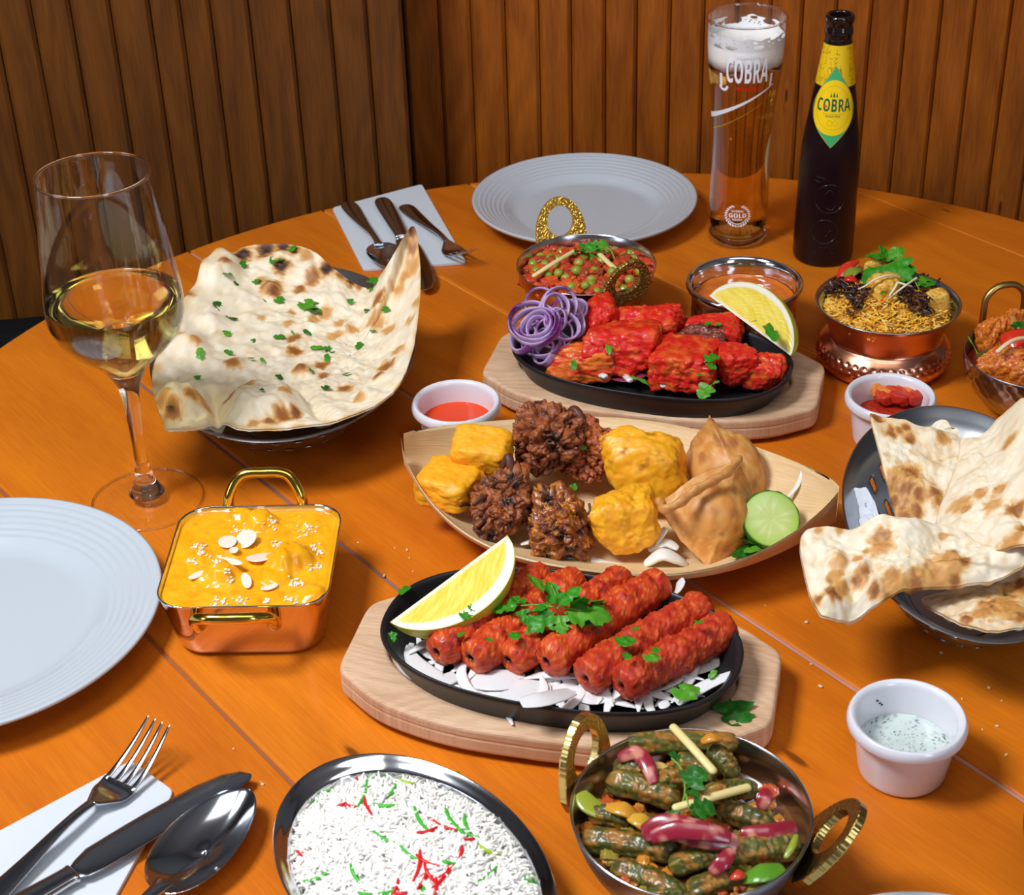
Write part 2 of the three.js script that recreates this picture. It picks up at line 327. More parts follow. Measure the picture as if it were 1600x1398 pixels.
solo('dinner_plate', 'empty white dinner plate at the far edge of the table, behind the bowl of peas', 'plate', lathe(plateProfile(0.1068), { seg: 160 }), china, V(0.0768, TOP, -0.4095));
solo('side_plate', 'white plate of which only the rim reaches into the bottom edge', 'plate', lathe(plateProfile(0.085), { seg: 96 }), china, P(1410, 1391, 0.022).setY(TOP).add(V(0, 0, 0.0865)));

// sauce pots: one shape, three copies
const pot = curveOf([[0.0004, 0.0045], [0.0215, 0.0045], [0.0235, 0.0062], [0.0262, 0.024], [0.0274, 0.0345], [0.0285, 0.0392], [0.0312, 0.0408], [0.0328, 0.0388], [0.0333, 0.0362], [0.0328, 0.0336], [0.0310, 0.0322], [0.0290, 0.0318], [0.0281, 0.0300], [0.0268, 0.018], [0.0254, 0.008], [0.0243, 0.0022], [0.0228, 0.0003], [0.0200, 0.0], [0.0185, 0.0012], [0.0004, 0.0012]], 4);
const potGeo = lathe(pot, { seg: 96 });
const white = mat({ rgb: [0.76, 0.755, 0.80], roughness: 0.2, clearcoat: 0.5, clearcoatRoughness: 0.08 });
const POTS = { left: V(-0.0402, TOP, -0.0035), right: V(0.2790, TOP, 0.0085), front: V(0.2150, TOP, 0.3600) };
solo('sauce_pot', 'small white sauce pot holding smooth red chilli sauce, beside the garlic naan', 'pot', potGeo, white, POTS.left);
solo('sauce_pot', 'small white sauce pot holding chopped red pickle, behind the steel basket of naan', 'pot', potGeo, white, POTS.right);
solo('sauce_pot', 'small white sauce pot holding pale speckled yoghurt dip, alone at the lower right', 'pot', potGeo, white, POTS.front);

// wine glass
{
  const outer = [[0.0398, 0.0018], [0.030, 0.0026], [0.017, 0.0050], [0.0112, 0.0100], [0.0082, 0.0165], [0.0066, 0.0205], [0.0064, 0.0245], [0.0052, 0.031], [0.0047, 0.045], [0.0050, 0.062], [0.0060, 0.082], [0.0080, 0.0965], [0.0128, 0.1075], [0.0215, 0.1172], [0.0330, 0.1280], [0.0425, 0.1400], [0.0458, 0.1500], [0.0463, 0.1580], [0.0456, 0.170], [0.0440, 0.184], [0.0412, 0.213], [0.0383, 0.2395], [0.0371, 0.2515]];
  const inner = [[0.0369, 0.2521], [0.0365, 0.2514], [0.0376, 0.2395], [0.0405, 0.213], [0.0433, 0.184], [0.0448, 0.170], [0.0455, 0.158], [0.0450, 0.150], [0.0417, 0.1405], [0.0322, 0.1287], [0.0207, 0.1184], [0.0122, 0.1098], [0.0060, 0.1065], [0.0003, 0.1056]];
  const w = thing('wine_glass', 'tall stemmed wine glass half full, behind the left dinner plate', 'wine glass', V(-0.2641, TOP, 0.0545));
  const solid = mat({ rgb: [1, 1, 1], transmission: 1, thickness: 0.01, ior: 1.5, roughness: 0.0, side: THREE.FrontSide });
  mesh('stem', lathe(curveOf([[0.0003, 0.0060], [0.0120, 0.0062], [0.0128, 0.0075], ...outer.slice(3, 13), [0.0122, 0.1083], [0.0060, 0.1062], [0.0003, 0.1054]], 5), { seg: 96 }), solid, w);
  mesh('bowl', lathe(curveOf([...outer.slice(12), ...inner.slice(0, -2)], 5), { seg: 128 }), mat({ rgb: [1, 1, 1], transmission: 1, thickness: 0, ior: 1.5, roughness: 0.0 }), w);
  mesh('bowl_rim', new THREE.TorusGeometry(0.0369, 0.0009, 10, 128).rotateX(Math.PI / 2).translate(0, 0.2519, 0), solid, w);
  mesh('foot_rim', new THREE.TorusGeometry(0.0398, 0.00075, 10, 128).rotateX(Math.PI / 2).translate(0, 0.0010, 0), mat({ rgb: [1, 1, 1], transmission: 1, thickness: 0.01, ior: 1.5, roughness: 0.0, side: THREE.FrontSide }), w);
  mesh('foot', lathe(curveOf([[0.0003, 0.0003], [0.025, 0.0003], [0.0395, 0.0001], [0.0403, 0.0010], [0.0398, 0.0018], [0.030, 0.0026], [0.017, 0.0045], [0.0124, 0.0060]], 6), { seg: 128 }), mat({ rgb: [1, 1, 1], transmission: 1, thickness: 0, ior: 1.5, roughness: 0.0 }), w);
  const wine = [[0.0003, 0.1052], [0.0064, 0.1062], [0.0126, 0.1096], [0.0211, 0.1182], [0.0326, 0.1285], [0.0421, 0.1403], [0.0453, 0.150], [0.0458, 0.158], [0.0456, 0.1636], [0.0452, 0.1633], [0.0446, 0.1626], [0.043, 0.1622], [0.02, 0.1621], [0.0003, 0.1621]];
  solo('white_wine', 'pale golden white wine in the stemmed glass', 'wine', lathe(wine, { seg: 128 }), mat({ rgb: [1, 1, 1], transmission: 1, thickness: 0.05, ior: 1.34, roughness: 0, attenuationColor: new THREE.Color().setRGB(0.90, 0.80, 0.36), attenuationDistance: 0.06, side: THREE.FrontSide }), V(-0.2641, TOP, 0.0545));
}

// lettering on glass and paper
function print(w, h, draw) {
  const c = document.createElement('canvas'); c.width = w; c.height = h; const x = c.getContext('2d'); draw(x, w, h);
  const t = new THREE.CanvasTexture(c); t.colorSpace = THREE.SRGBColorSpace; t.magFilter = THREE.LinearFilter; return t;
}
// a piece of a turned surface: rows of [radius, height], from angle a0 to a1 (0 faces +z, positive to the right)
function wrapPatch(rows, a0, a1, lift = 0.0003, seg = 40) {
  const pos = [], uv = [], idx = [], y0 = rows[0][1], y1 = rows[rows.length - 1][1];
  rows.forEach(([r, y], i) => { for (let j = 0; j <= seg; j++) { const a = lerp(a0, a1, j / seg); pos.push(Math.sin(a) * (r + lift), y, Math.cos(a) * (r + lift)); uv.push(j / seg, (y - y0) / (y1 - y0)); if (i && j) { const b = (i - 1) * (seg + 1) + j, d = b + seg + 1; idx.push(b - 1, b, d, b - 1, d, d - 1); } } });
  return geoFrom(pos, idx, uv);
}
const radiusAt = (prof, y) => { for (let i = 1; i < prof.length; i++) { const [r0, y0] = prof[i - 1], [r1, y1] = prof[i]; if ((y - y0) * (y - y1) <= 0 && y0 !== y1) return lerp(r0, r1, (y - y0) / (y1 - y0)); } return prof[0][0]; };
const band = (prof, y0, y1, n = 24) => Array.from({ length: n + 1 }, (_, i) => { const y = lerp(y0, y1, i / n); return [radiusAt(prof, y), y]; });

// beer glass
{
  const at = V(0.2155, TOP, -0.3535), face = Math.atan2(-at.x, EYE_Z - at.z);
  const outer = curveOf([[0.0255, 0.0003], [0.0268, 0.003], [0.0274, 0.015], [0.0271, 0.045], [0.0262, 0.075], [0.0269, 0.105], [0.0298, 0.138], [0.0334, 0.167], [0.0346, 0.190], [0.0350, 0.2080]], 5);
  const inner = curveOf([[0.0347, 0.2106], [0.0341, 0.2078], [0.0337, 0.190], [0.0325, 0.167], [0.0289, 0.138], [0.0260, 0.105], [0.0253, 0.075], [0.0262, 0.045], [0.0264, 0.020], [0.0240, 0.0125], [0.0100, 0.0105], [0.0004, 0.0105]], 5);
  const g = solo('beer_glass', 'tall waisted pint glass of lager with white printing', 'beer glass', lathe([[0.0245, 0.0], ...outer, ...inner.filter(([r, y]) => y > 0.0205)], { seg: 128 }), mat({ rgb: [1, 1, 1], transmission: 1, thickness: 0, ior: 1.5, roughness: 0 }), at, face);
  mesh('thick_base', lathe([[0.0004, 0.0015], [0.02, 0.0012], [0.0240, 0.0008], [0.0262, 0.004], [0.0262, 0.0085], [0.0248, 0.0108], [0.0004, 0.0108]], { seg: 96 }), mat({ rgb: [1, 1, 1], transmission: 1, thickness: 0.01, ior: 1.5, roughness: 0, side: THREE.FrontSide }), g);
  mesh('rim', new THREE.TorusGeometry(0.0344, 0.0009, 12, 128).rotateX(Math.PI / 2).translate(0, 0.2092, 0), mat({ rgb: [1, 1, 1], transmission: 1, thickness: 0.01, ior: 1.5, roughness: 0, side: THREE.FrontSide }), g);
  const beer = inner.filter(([r, y]) => y < 0.1705).map(([r, y]) => [r - 0.0002, y + 0.0009]);
  solo('lager_beer', 'amber lager filling the tall pint glass', 'beer', lathe([[0.0004, 0.1702], [0.0200, 0.1702], ...beer].reverse(), { seg: 96 }), mat({ rgb: [1, 1, 1], transmission: 1, thickness: 0.05, ior: 1.345, roughness: 0, attenuationColor: new THREE.Color().setRGB(0.90, 0.58, 0.12), attenuationDistance: 0.085, side: THREE.FrontSide }), at);
  // froth: a layer with a wavy underside, and what clings to the wall above it
  const frothMat = mat({ rgb: [0.93, 0.91, 0.86], roughness: 0.75 });
  const froth = thing('beer_froth', 'white froth on top of the lager in the pint glass', 'froth', at, face);
  const iR = (y) => radiusAt(inner, y) - 0.0003;
  mesh('froth_layer', warp(lathe([[0.0004, 0.1706], [0.022, 0.1706], [iR(0.1706), 0.1700], [iR(0.178), 0.178], [iR(0.188), 0.188], [iR(0.188) - 0.0016, 0.1886], [0.027, 0.1850], [0.014, 0.1838], [0.0004, 0.1835]], { seg: 80 }), (x, y, z) => [x, y + (y > 0.18 && Math.hypot(x, z) < 0.03 ? 0.0009 * fbm(x * 260, 1, z * 260) : 0) + (y < 0.172 ? 0.0022 * noise(x * 60, 0, z * 60) : 0), z]), frothMat, froth);
  const holes = [[0.30, 0.62, 0.05], [0.40, 0.58, 0.035], [0.47, 0.70, 0.02], [0.56, 0.62, 0.055], [0.63, 0.5, 0.025], [0.68, 0.72, 0.03], [0.2, 0.6, 0.03], [0.05, 0.35, 0.03], [0.94, 0.3, 0.028], [0.12, 0.72, 0.02], [0.87, 0.2, 0.03], [0.83, 0.62, 0.02]];
  const film = print(512, 128, (x, w, h) => {
    const im = x.createImageData(w, h);
    for (let j = 0; j < h; j++) for (let i = 0; i < w; i++) {
      const u = i / w, v = 1 - j / h; let a = v < 0.78 + 0.12 * noise(Math.cos(u * TAU) * 2, Math.sin(u * TAU) * 2, 5) ? 1 : 0;
      for (const [hx, hy, r] of holes) if (Math.hypot((u - hx) * 5, v - hy) < r * 4 * (1 + 0.25 * noise(i * 0.05, j * 0.05, hx * 9))) a = 0;
      if (v > 0.35 && fbm(Math.cos(u * TAU) * 7, Math.sin(u * TAU) * 7, v * 5) > 0.42) a = 0;
      const o = (j * w + i) * 4; im.data[o] = im.data[o + 1] = im.data[o + 2] = 248; im.data[o + 3] = a * 255;
    }
    x.putImageData(im, 0, 0);
  });
  mesh('froth_film', wrapPatch(band(inner, 0.186, 0.2035, 12), 0, TAU, -0.0004, 96), mat({ rgb: [0.9, 0.9, 0.9], map: film, alphaTest: 0.5, roughness: 0.7 }), froth);
  // printing on the outside
  const ink = { alphaTest: 0.45, roughness: 0.45 };
  const logo = print(640, 360, (x) => {
    x.fillStyle = 'rgba(245,245,250,1)'; x.textAlign = 'center'; x.font = 'bold 34px sans-serif'; x.fillText('INDIAN-STYLE', 330, 50);
    x.save(); x.translate(322, 268); x.scale(0.72, 1.75); x.font = 'bold 165px sans-serif'; x.fillText('COBRA', 0, 0); x.restore();
    x.fillRect(62, 200, 26, 116); x.beginPath(); x.arc(100, 306, 38, 0, Math.PI); x.lineWidth = 24; x.strokeStyle = 'rgba(245,245,250,1)'; x.stroke(); x.fillRect(548, 200, 24, 112);
    x.fillStyle = 'rgba(215,20,25,1)'; x.font = 'bold 50px sans-serif'; x.fillText('PREMIUM', 330, 340);
  });
  mesh('logo_print', wrapPatch(band(outer, 0.1515, 0.1885, 16), -0.86, 0.98), mat({ map: logo, ...ink }), g);
  const medal = print(320, 320, (x) => {
    x.fillStyle = x.strokeStyle = 'rgba(250,250,252,1)'; x.textAlign = 'center';
    x.font = 'bold 36px sans-serif'; x.fillText('GLOBAL', 160, 112); x.font = 'bold 74px sans-serif'; x.fillText('GOLD', 160, 182); x.font = 'bold 34px sans-serif'; x.fillText('MEDAL', 160, 220);
    x.lineWidth = 9; x.beginPath(); x.arc(160, 160, 104, 0.35, Math.PI - 0.35); x.stroke();
    for (let k = 0; k < 11; k++) for (const s of [-1, 1]) { const a = Math.PI / 2 + s * (0.35 + k * 0.235); x.save(); x.translate(160 + Math.cos(a) * 132, 160 + Math.sin(a) * 132); x.rotate(a + s * 0.9); x.beginPath(); x.ellipse(0, 0, 8, 21, 0, 0, TAU); x.fill(); x.restore(); }
    x.save(); x.translate(160, 160); x.font = 'bold 36px sans-serif'; 'WINNER'.split('').forEach((ch, i) => { x.save(); x.rotate(0.62 - i * 0.25); x.fillText(ch, 0, 146); x.restore(); }); x.restore();
  });
  mesh('medal_print', wrapPatch(band(outer, 0.0225, 0.0465, 10), -0.5, 0.45), mat({ map: medal, ...ink }), g);
  const sw = [], swoosh = (y0, y1, a0, a1, w0, w1) => { const pos = [], idx = [], N = 40; for (let i = 0; i <= N; i++) { const t = i / N, a = lerp(a0, a1, t), y = lerp(y0, y1, Math.pow(t, 1.25)), w = lerp(w0, w1, t); for (const s of [-1, 1]) { const q = y + s * w / 2, r = radiusAt(outer, q) + 0.0004; pos.push(Math.sin(a) * r, q, Math.cos(a) * r); } if (i) { const b = 2 * i; idx.push(b - 2, b, b + 1, b - 2, b + 1, b - 1); } } return geoFrom(pos, idx); };
  mesh('white_swoosh', swoosh(0.1235, 0.1575, -1.32, 0.85, 0.0052, 0.0012), mat({ rgb: [0.85, 0.85, 0.87], roughness: 0.4 }), g);
  mesh('gold_swoosh', swoosh(0.1125, 0.1500, -1.15, 0.95, 0.0012, 0.0008), mat({ rgb: [0.75, 0.45, 0.06], metalness: 0.7, roughness: 0.3 }), g);
}

// beer bottle
{
  const at = V(0.2870, TOP, -0.3105), face = Math.atan2(-at.x, EYE_Z - at.z);
  const prof = curveOf([[0.0004, 0.003], [0.018, 0.0028], [0.0245, 0.0003], [0.0265, 0.0035], [0.0268, 0.012], [0.0267, 0.04], [0.0262, 0.0625], [0.0258, 0.085], [0.0254, 0.0987], [0.0245, 0.111], [0.0228, 0.1235], [0.0205, 0.1395], [0.0188, 0.1513], [0.0163, 0.1665], [0.0144, 0.1797], [0.0127, 0.1910], [0.0118, 0.1985], [0.0114, 0.2035], [0.0118, 0.2060], [0.0121, 0.2085], [0.0115, 0.2120], [0.0112, 0.2140], [0.0118, 0.2160], [0.0123, 0.2185], [0.0121, 0.2215], [0.0109, 0.2228], [0.0092, 0.2222], [0.0088, 0.2190], [0.0085, 0.2], [0.0004, 0.198]], 5);
  const glass = mat({ rgb: [0.012, 0.005, 0.004], roughness: 0.12, ior: 1.5, clearcoat: 0.5, clearcoatRoughness: 0.05 });
  const b = thing('beer_bottle', 'dark brown beer bottle with a yellow diamond label, beside the pint glass', 'bottle', at, face);
  const frost = new Uint8Array(256 * 256 * 4), fr = rng(3); for (let i = 0; i < 65536; i++) { const q = 128 + 90 * noise(i % 256 * 0.16, (i >> 8) * 0.16, 2) + 40 * (fr() - 0.5); frost.set([q, q, q, 255], i * 4); }
  const ft = new THREE.DataTexture(frost, 256, 256); ft.wrapS = ft.wrapT = THREE.RepeatWrapping; ft.magFilter = THREE.LinearFilter; ft.repeat.set(26, 26); ft.needsUpdate = true;
  mesh('glass_body', lathe(prof.filter((p) => p[1] < 0.2005 && p[0] > 0.0113 || p[1] < 0.004), { seg: 96 }), mat({ rgb: [0.010, 0.003, 0.005], roughness: 0.24, specularIntensity: 0.7, bumpMap: ft, bumpScale: 0.00012, ior: 1.5 }), b);
  mesh('glass_mouth', lathe(prof.filter((p) => p[1] > 0.196), { seg: 64 }), glass, b);
  // embossed rings and strokes
  const emb = mat({ rgb: [0.014, 0.006, 0.005], roughness: 0.18 });
  const onBottle = (a, y, k = 0.0002) => { const r = radiusAt(prof.slice(4), y) + k; return V(Math.sin(a) * r, y, Math.cos(a) * r); };
  const ring = (a, y, R, w = 0.0006) => tube(Array.from({ length: 28 }, (_, i) => onBottle(a + Math.cos(i / 28 * TAU) * R / 0.0265, y + Math.sin(i / 28 * TAU) * R)), w, { seg: 56, rad: 8, closed: true });
  const stroke = (pts, w = 0.0005) => tube(pts.map(([a, y]) => onBottle(a, y)), w, { seg: 12, rad: 6 });
  mesh('embossed_ring', ring(0.12, 0.0665, 0.0132), emb, b); mesh('embossed_ring', ring(0.02, 0.0355, 0.0112), emb, b);
  for (const s of [[[-0.4, 0.0865], [-0.1, 0.0850]], [[-0.42, 0.0825], [-0.25, 0.0816]], [[0.0, 0.058], [0.2, 0.0565], [0.32, 0.0605]], [[-0.05, 0.071], [0.1, 0.0745], [0.28, 0.070]], [[-0.08, 0.0365], [0.02, 0.031], [0.2, 0.0365]], [[-0.12, 0.0205], [-0.02, 0.0205]], [[0.04, 0.0205], [0.12, 0.0205]], [[0.18, 0.0215], [0.22, 0.0185]], [[-0.3, 0.0145], [0.35, 0.0145]]]) mesh('embossed_stroke', stroke(s), emb, b);
  const neck = print(1024, 256, (x, w, h) => {
    x.fillStyle = '#f2c500'; x.fillRect(0, 0, w, h); x.strokeStyle = x.fillStyle = '#7c6a08'; x.lineWidth = 3; const r = rng(12);
    for (let k = 0; k < 90; k++) { const px = r() * w, py = r() * h, q = 10 + r() * 16; x.beginPath(); if (k % 3 === 0) { x.arc(px, py, q, 0, TAU * (0.5 + r() / 2)); x.stroke(); } else if (k % 3 === 1) { x.moveTo(px - q, py); x.bezierCurveTo(px - q / 2, py - q, px + q / 2, py + q, px + q, py - q / 2); x.stroke(); } else { x.moveTo(px, py - q); x.lineTo(px + q / 2, py + q); x.lineTo(px - q / 2, py + q); x.stroke(); } }
    x.font = 'italic bold 34px serif'; ['Loved', 'Curry', 'brewed'].forEach((s, i) => { x.fillText(s, 150 + i * 310, 70 + (i % 2) * 90); });
  });
  mesh('neck_label', wrapPatch(band(prof.slice(4), 0.1640, 0.1990, 14), -Math.PI, Math.PI, 0.0003, 64), mat({ map: neck, roughness: 0.45 }), b);
  const lab = print(700, 1000, (x, w, h) => {
    const dia = (k, sx = 1) => { const cx = w / 2, cy = h * 0.5, H = h * 0.5 * k, W = w * 0.5 * k * sx; x.beginPath(); x.moveTo(cx, cy - H); x.bezierCurveTo(cx + W * 0.5, cy - H * 0.62, cx + W * 0.96, cy - H * 0.32, cx + W, cy + H * 0.06); x.bezierCurveTo(cx + W * 0.9, cy + H * 0.42, cx + W * 0.3, cy + H * 0.75, cx, cy + H); x.bezierCurveTo(cx - W * 0.3, cy + H * 0.75, cx - W * 0.9, cy + H * 0.42, cx - W, cy + H * 0.06); x.bezierCurveTo(cx - W * 0.96, cy - H * 0.32, cx - W * 0.5, cy - H * 0.62, cx, cy - H); };
    x.fillStyle = '#b9a24a'; dia(1); x.fill(); x.fillStyle = '#43b06a'; dia(0.975); x.fill();
    x.save(); dia(0.975); x.clip(); x.fillStyle = '#0b5b41'; x.fillRect(0, h * 0.27, w, h * 0.42); x.fillStyle = '#ffd400'; x.beginPath(); x.ellipse(w / 2, h * 0.51, w * 0.455, h * 0.335, 0, 0, TAU); x.fill(); x.restore();
    x.strokeStyle = '#b79a10'; x.lineWidth = 4; x.beginPath(); x.ellipse(w / 2, h * 0.51, w * 0.36, h * 0.265, 0, 0, TAU); x.stroke();
    x.fillStyle = '#0b5b41'; x.textAlign = 'center'; x.save(); x.translate(w / 2, h * 0.555); x.scale(0.86, 1.15); x.font = 'bold 186px sans-serif'; x.fillText('COBRA', 0, 0); x.restore();
    x.fillStyle = '#e0406a'; x.beginPath(); for (let k = 0; k < 12; k++) { const a = k / 12 * TAU, q = k % 2 ? 12 : 30; x.lineTo(238 + Math.cos(a) * q, 497 + Math.sin(a) * q); } x.fill();
    x.fillStyle = '#0b5b41'; x.font = 'bold 34px sans-serif'; x.fillText('WORLD BEER', w / 2, h * 0.625); x.fillRect(w * 0.3, h * 0.585, w * 0.4, 4);
    for (const [dx, s] of [[-46, 0.7], [0, 1], [46, 0.7]]) { x.beginPath(); x.moveTo(w / 2 + dx, 355 - 48 * s); x.lineTo(w / 2 + dx + 20 * s, 380); x.lineTo(w / 2 + dx - 20 * s, 380); x.fill(); }
    x.strokeStyle = '#b79a10'; for (const dx of [-36, 36]) { x.beginPath(); x.arc(w / 2 + dx, h * 0.695, 32, 0, TAU); x.stroke(); }
  });
  mesh('diamond_label', wrapPatch(band(prof.slice(4), 0.1130, 0.1830, 24), -1.02, 1.02, 0.0006, 48), mat({ map: lab, alphaTest: 0.5, roughness: 0.4 }), b);
}

// round bowls with a thick wall: outside and lining
function bowl(name, label, at, outer, inner, outMat, inMat, bulge) {
  const b = thing(name, label, 'bowl', at);
  mesh('body', lathe(outer, { seg: bulge ? 240 : 128, bulge }), outMat, b); mesh('lining', lathe(inner, { seg: 128 }), inMat, b); return b;
}
// copper pot with a dimpled belly, flared steel rim
{
  const o = curveOf([[0.0004, 0.0005], [0.040, 0.0005], [0.0446, 0.0015], [0.0500, 0.0060], [0.0533, 0.0120], [0.0530, 0.0165], [0.0512, 0.0212], [0.0472, 0.0262], [0.0447, 0.0288], [0.0444, 0.0305], [0.0447, 0.0325], [0.0462, 0.0385], [0.0492, 0.0455], [0.0540, 0.0542], [0.0562, 0.0566]], 9);
  const rows = [[0.0212, 44, 0.5], [0.0170, 44, 0], [0.0128, 44, 0.5], [0.0086, 44, 0], [0.0050, 44, 0.5]];
  const dent = (a, r, y) => { let s = 0; for (const [ry, n, off] of rows) { const u = a / TAU * n + off, da = (u - Math.round(u)) / n * TAU * r, q = Math.hypot(da, (y - ry) * 1.1) / 0.0022; if (q < 1) s -= 0.0010 * (1 - q * q) * (1 - q * q); } return s; };
  bowl('copper_pot', 'round copper pot with dimpled belly and steel rim, full of biryani', V(0.2995, TOP, -0.1075), o, curveOf([[0.0562, 0.0566], [0.0567, 0.0573], [0.0560, 0.0577], [0.0535, 0.0560], [0.0486, 0.0468], [0.0456, 0.0385], [0.0441, 0.0320], [0.0440, 0.0290], [0.045, 0.02], [0.0004, 0.015]], 4), copper, mat({ rgb: [0.5, 0.56, 0.62], metalness: 1, roughness: 0.25 }), dent);
}
{
  const rows = []; for (let k = 0; k < 6; k++) rows.push([0.008 + k * 0.0056, 34, k % 2 / 2]);
  const dent = (a, r, y) => { let s = 0; for (const [ry, n, off] of rows) { const u = a / TAU * n + off, da = (u - Math.round(u)) / n * TAU * r, q = Math.hypot(da, y - ry) / 0.0036; if (q < 1) s -= 0.0007 * (1 - q * q); } return s; };
  bowl('copper_bowl', 'hammered copper bowl with wide steel rim, full of smooth orange curry', V(0.1930, TOP, -0.1540), curveOf([[0.0004, 0.0005], [0.036, 0.0005], [0.0405, 0.003], [0.0425, 0.012], [0.0425, 0.035], [0.0428, 0.0445], [0.0445, 0.0495]], 8), curveOf([[0.0445, 0.0495], [0.0462, 0.0500], [0.0474, 0.0520], [0.0474, 0.0540], [0.0464, 0.0555], [0.0446, 0.0552], [0.0428, 0.0530], [0.0418, 0.0490], [0.0412, 0.0400], [0.0405, 0.0250], [0.0004, 0.02]], 4), copperDark, steelPolished, dent);
}
// flat pierced brass handle: pointed arch standing on a bowl's rim
function archHandle(w, h, hole, thick, holeY) {
  const out = [], N = 20; for (let i = 0; i <= N; i++) { const t = i / N * Math.PI, x = Math.cos(t) * w / 2, y = Math.pow(Math.sin(t), 0.78); out.push(new THREE.Vector2(x * (1 - 0.12 * y * y), y * h)); }
  out.push(new THREE.Vector2(-w * 0.42, -h * 0.24), new THREE.Vector2(w * 0.42, -h * 0.24));
  const s = new THREE.Shape(out), p = new THREE.Path(); p.absellipse(0, holeY, hole, hole * 1.12, 0, TAU, true); s.holes.push(p);
  const g = new THREE.ExtrudeGeometry(s, { depth: thick - 0.001, bevelEnabled: true, bevelSize: 0.0006, bevelThickness: 0.0006, bevelOffset: -0.0006, bevelSegments: 2, curveSegments: 28 }); g.translate(0, 0, -thick / 2); return g;
}
function rimHandle(bowlThing, angle, R, y, geo, m, lean = 0.25, out = 0.001, name = 'handle') {   // angle 0 = +x, turning towards +z
  const h = mesh(name, geo, m, bowlThing); h.rotation.order = 'YXZ'; h.position.set(Math.cos(angle) * (R + out), y, Math.sin(angle) * (R + out)); h.rotation.y = Math.PI / 2 - angle; h.rotation.x = lean;
  return h;
}
const etched = (() => { const n = 256, d = new Uint8Array(n * n * 4); for (let j = 0; j < n; j++) for (let i = 0; i < n; i++) { const q = 128 + 120 * Math.sin(noise(i * 0.04, j * 0.04, 8) * 7); d.set([q, q, q, 255], (j * n + i) * 4); } const t = new THREE.DataTexture(d, n, n); t.wrapS = t.wrapT = THREE.RepeatWrapping; t.magFilter = THREE.LinearFilter; t.repeat.set(15, 15); t.needsUpdate = true; return t; })();
const brassEtched = mat({ rgb: [0.86, 0.56, 0.09], metalness: 0.72, roughness: 0.36, bumpMap: etched, bumpScale: 0.0011 });
{
  const at = V(0.0669, TOP, -0.1965), R = 0.0582;
  const b = bowl('karahi_bowl', 'shallow copper sided karahi bowl with two etched brass handles, full of mince and peas', at, curveOf([[0.0004, 0.0005], [0.026, 0.0005], [0.0300, 0.0030], [0.0430, 0.018], [0.0525, 0.036], [0.0568, 0.0500], [R - 0.0006, 0.0545]], 6), curveOf([[R - 0.0006, 0.0545], [R, 0.0552], [R - 0.0008, 0.0556], [0.0560, 0.0530], [0.0548, 0.0490], [0.0500, 0.034], [0.03, 0.012], [0.0004, 0.01]], 5), copperDark, steel);
  const g = archHandle(0.046, 0.037, 0.0118, 0.0034, 0.016);
  rimHandle(b, Math.PI * 1.40, R, 0.052, uvFlat(g, 0, 0, 0, 'xy'), brassEtched, 0.25); rimHandle(b, Math.PI * 0.345, R, 0.051, g, mat({ rgb: [0.42, 0.26, 0.06], metalness: 0.8, roughness: 0.34, bumpMap: etched, bumpScale: 0.001 }), 0.3);
}
{
  const at = V(0.0849, TOP, 0.4427), R = 0.0618;
  const b = bowl('karahi_bowl', 'shallow steel karahi bowl with two brass handles, full of okra at the bottom edge', at, curveOf([[0.0004, 0.0005], [0.028, 0.0005], [0.0330, 0.0030], [0.0460, 0.018], [0.0560, 0.036], [0.0605, 0.0500], [R - 0.0006, 0.0545]], 6), curveOf([[R - 0.0006, 0.0545], [R, 0.0555], [R - 0.0010, 0.0560], [0.0594, 0.0530], [0.0580, 0.0490], [0.0535, 0.034], [0.03, 0.012], [0.0004, 0.01]], 5), steelDark, steel);
  const g = archHandle(0.046, 0.04, 0.0122, 0.0046, 0.017);
  rimHandle(b, Math.PI * 1.19, R, 0.047, uvFlat(g, 0, 0, 0, 'xy'), mat({ rgb: [0.78, 0.55, 0.18], metalness: 1, roughness: 0.28, bumpMap: etched, bumpScale: 0.00015 }), 0.1); rimHandle(b, Math.PI * 0.1, R, 0.043, g, mat({ rgb: [0.55, 0.38, 0.12], metalness: 1, roughness: 0.26, bumpMap: etched, bumpScale: 0.0002 }), 0.62, 0.001);
}
// hammered steel bowl cut by the right edge
{
  const R = 0.0564, H = 0.05, at = P(1626, 552, 0.05).setY(TOP);
  const dent = (a, r, y) => { const n = 30, row = Math.round(y / 0.0065), u = a / TAU * n + row % 2 / 2, q = Math.hypot((u - Math.round(u)) / n * TAU * r, y - row * 0.0065) / 0.0045; return q < 1 && y > 0.004 ? -0.0006 * (1 - q * q) : 0; };
  const b = bowl('steel_bowl', 'hammered steel bowl of saucy chicken and peppers, cut by the right edge', at, curveOf([[0.0004, 0.0004], [0.018, 0.0004], [0.026, 0.0030], [0.0425, 0.0145], [0.0528, 0.0300], [0.0560, 0.0440], [R, H]], 8), curveOf([[R, H], [R - 0.0004, H + 0.0006], [R - 0.0012, H], [0.0546, 0.044], [0.0512, 0.030], [0.038, 0.013], [0.0004, 0.006]], 5), mat({ rgb: [0.42, 0.40, 0.42], metalness: 1, roughness: 0.22 }), steelDark, dent);
  const hx = 0.017, arch = tube([V(-hx, -0.006, 0), V(-hx, 0.008, 0), V(-hx * 0.92, 0.02, 0), V(-hx * 0.5, 0.027, 0), V(0, 0.0285, 0), V(hx * 0.5, 0.027, 0), V(hx * 0.92, 0.02, 0), V(hx, 0.008, 0), V(hx, -0.006, 0)], 0.0026, { seg: 48, rad: 12 });
  rimHandle(b, -1.80, R, H, arch, brassOld, 0.05, 0.0022);
}
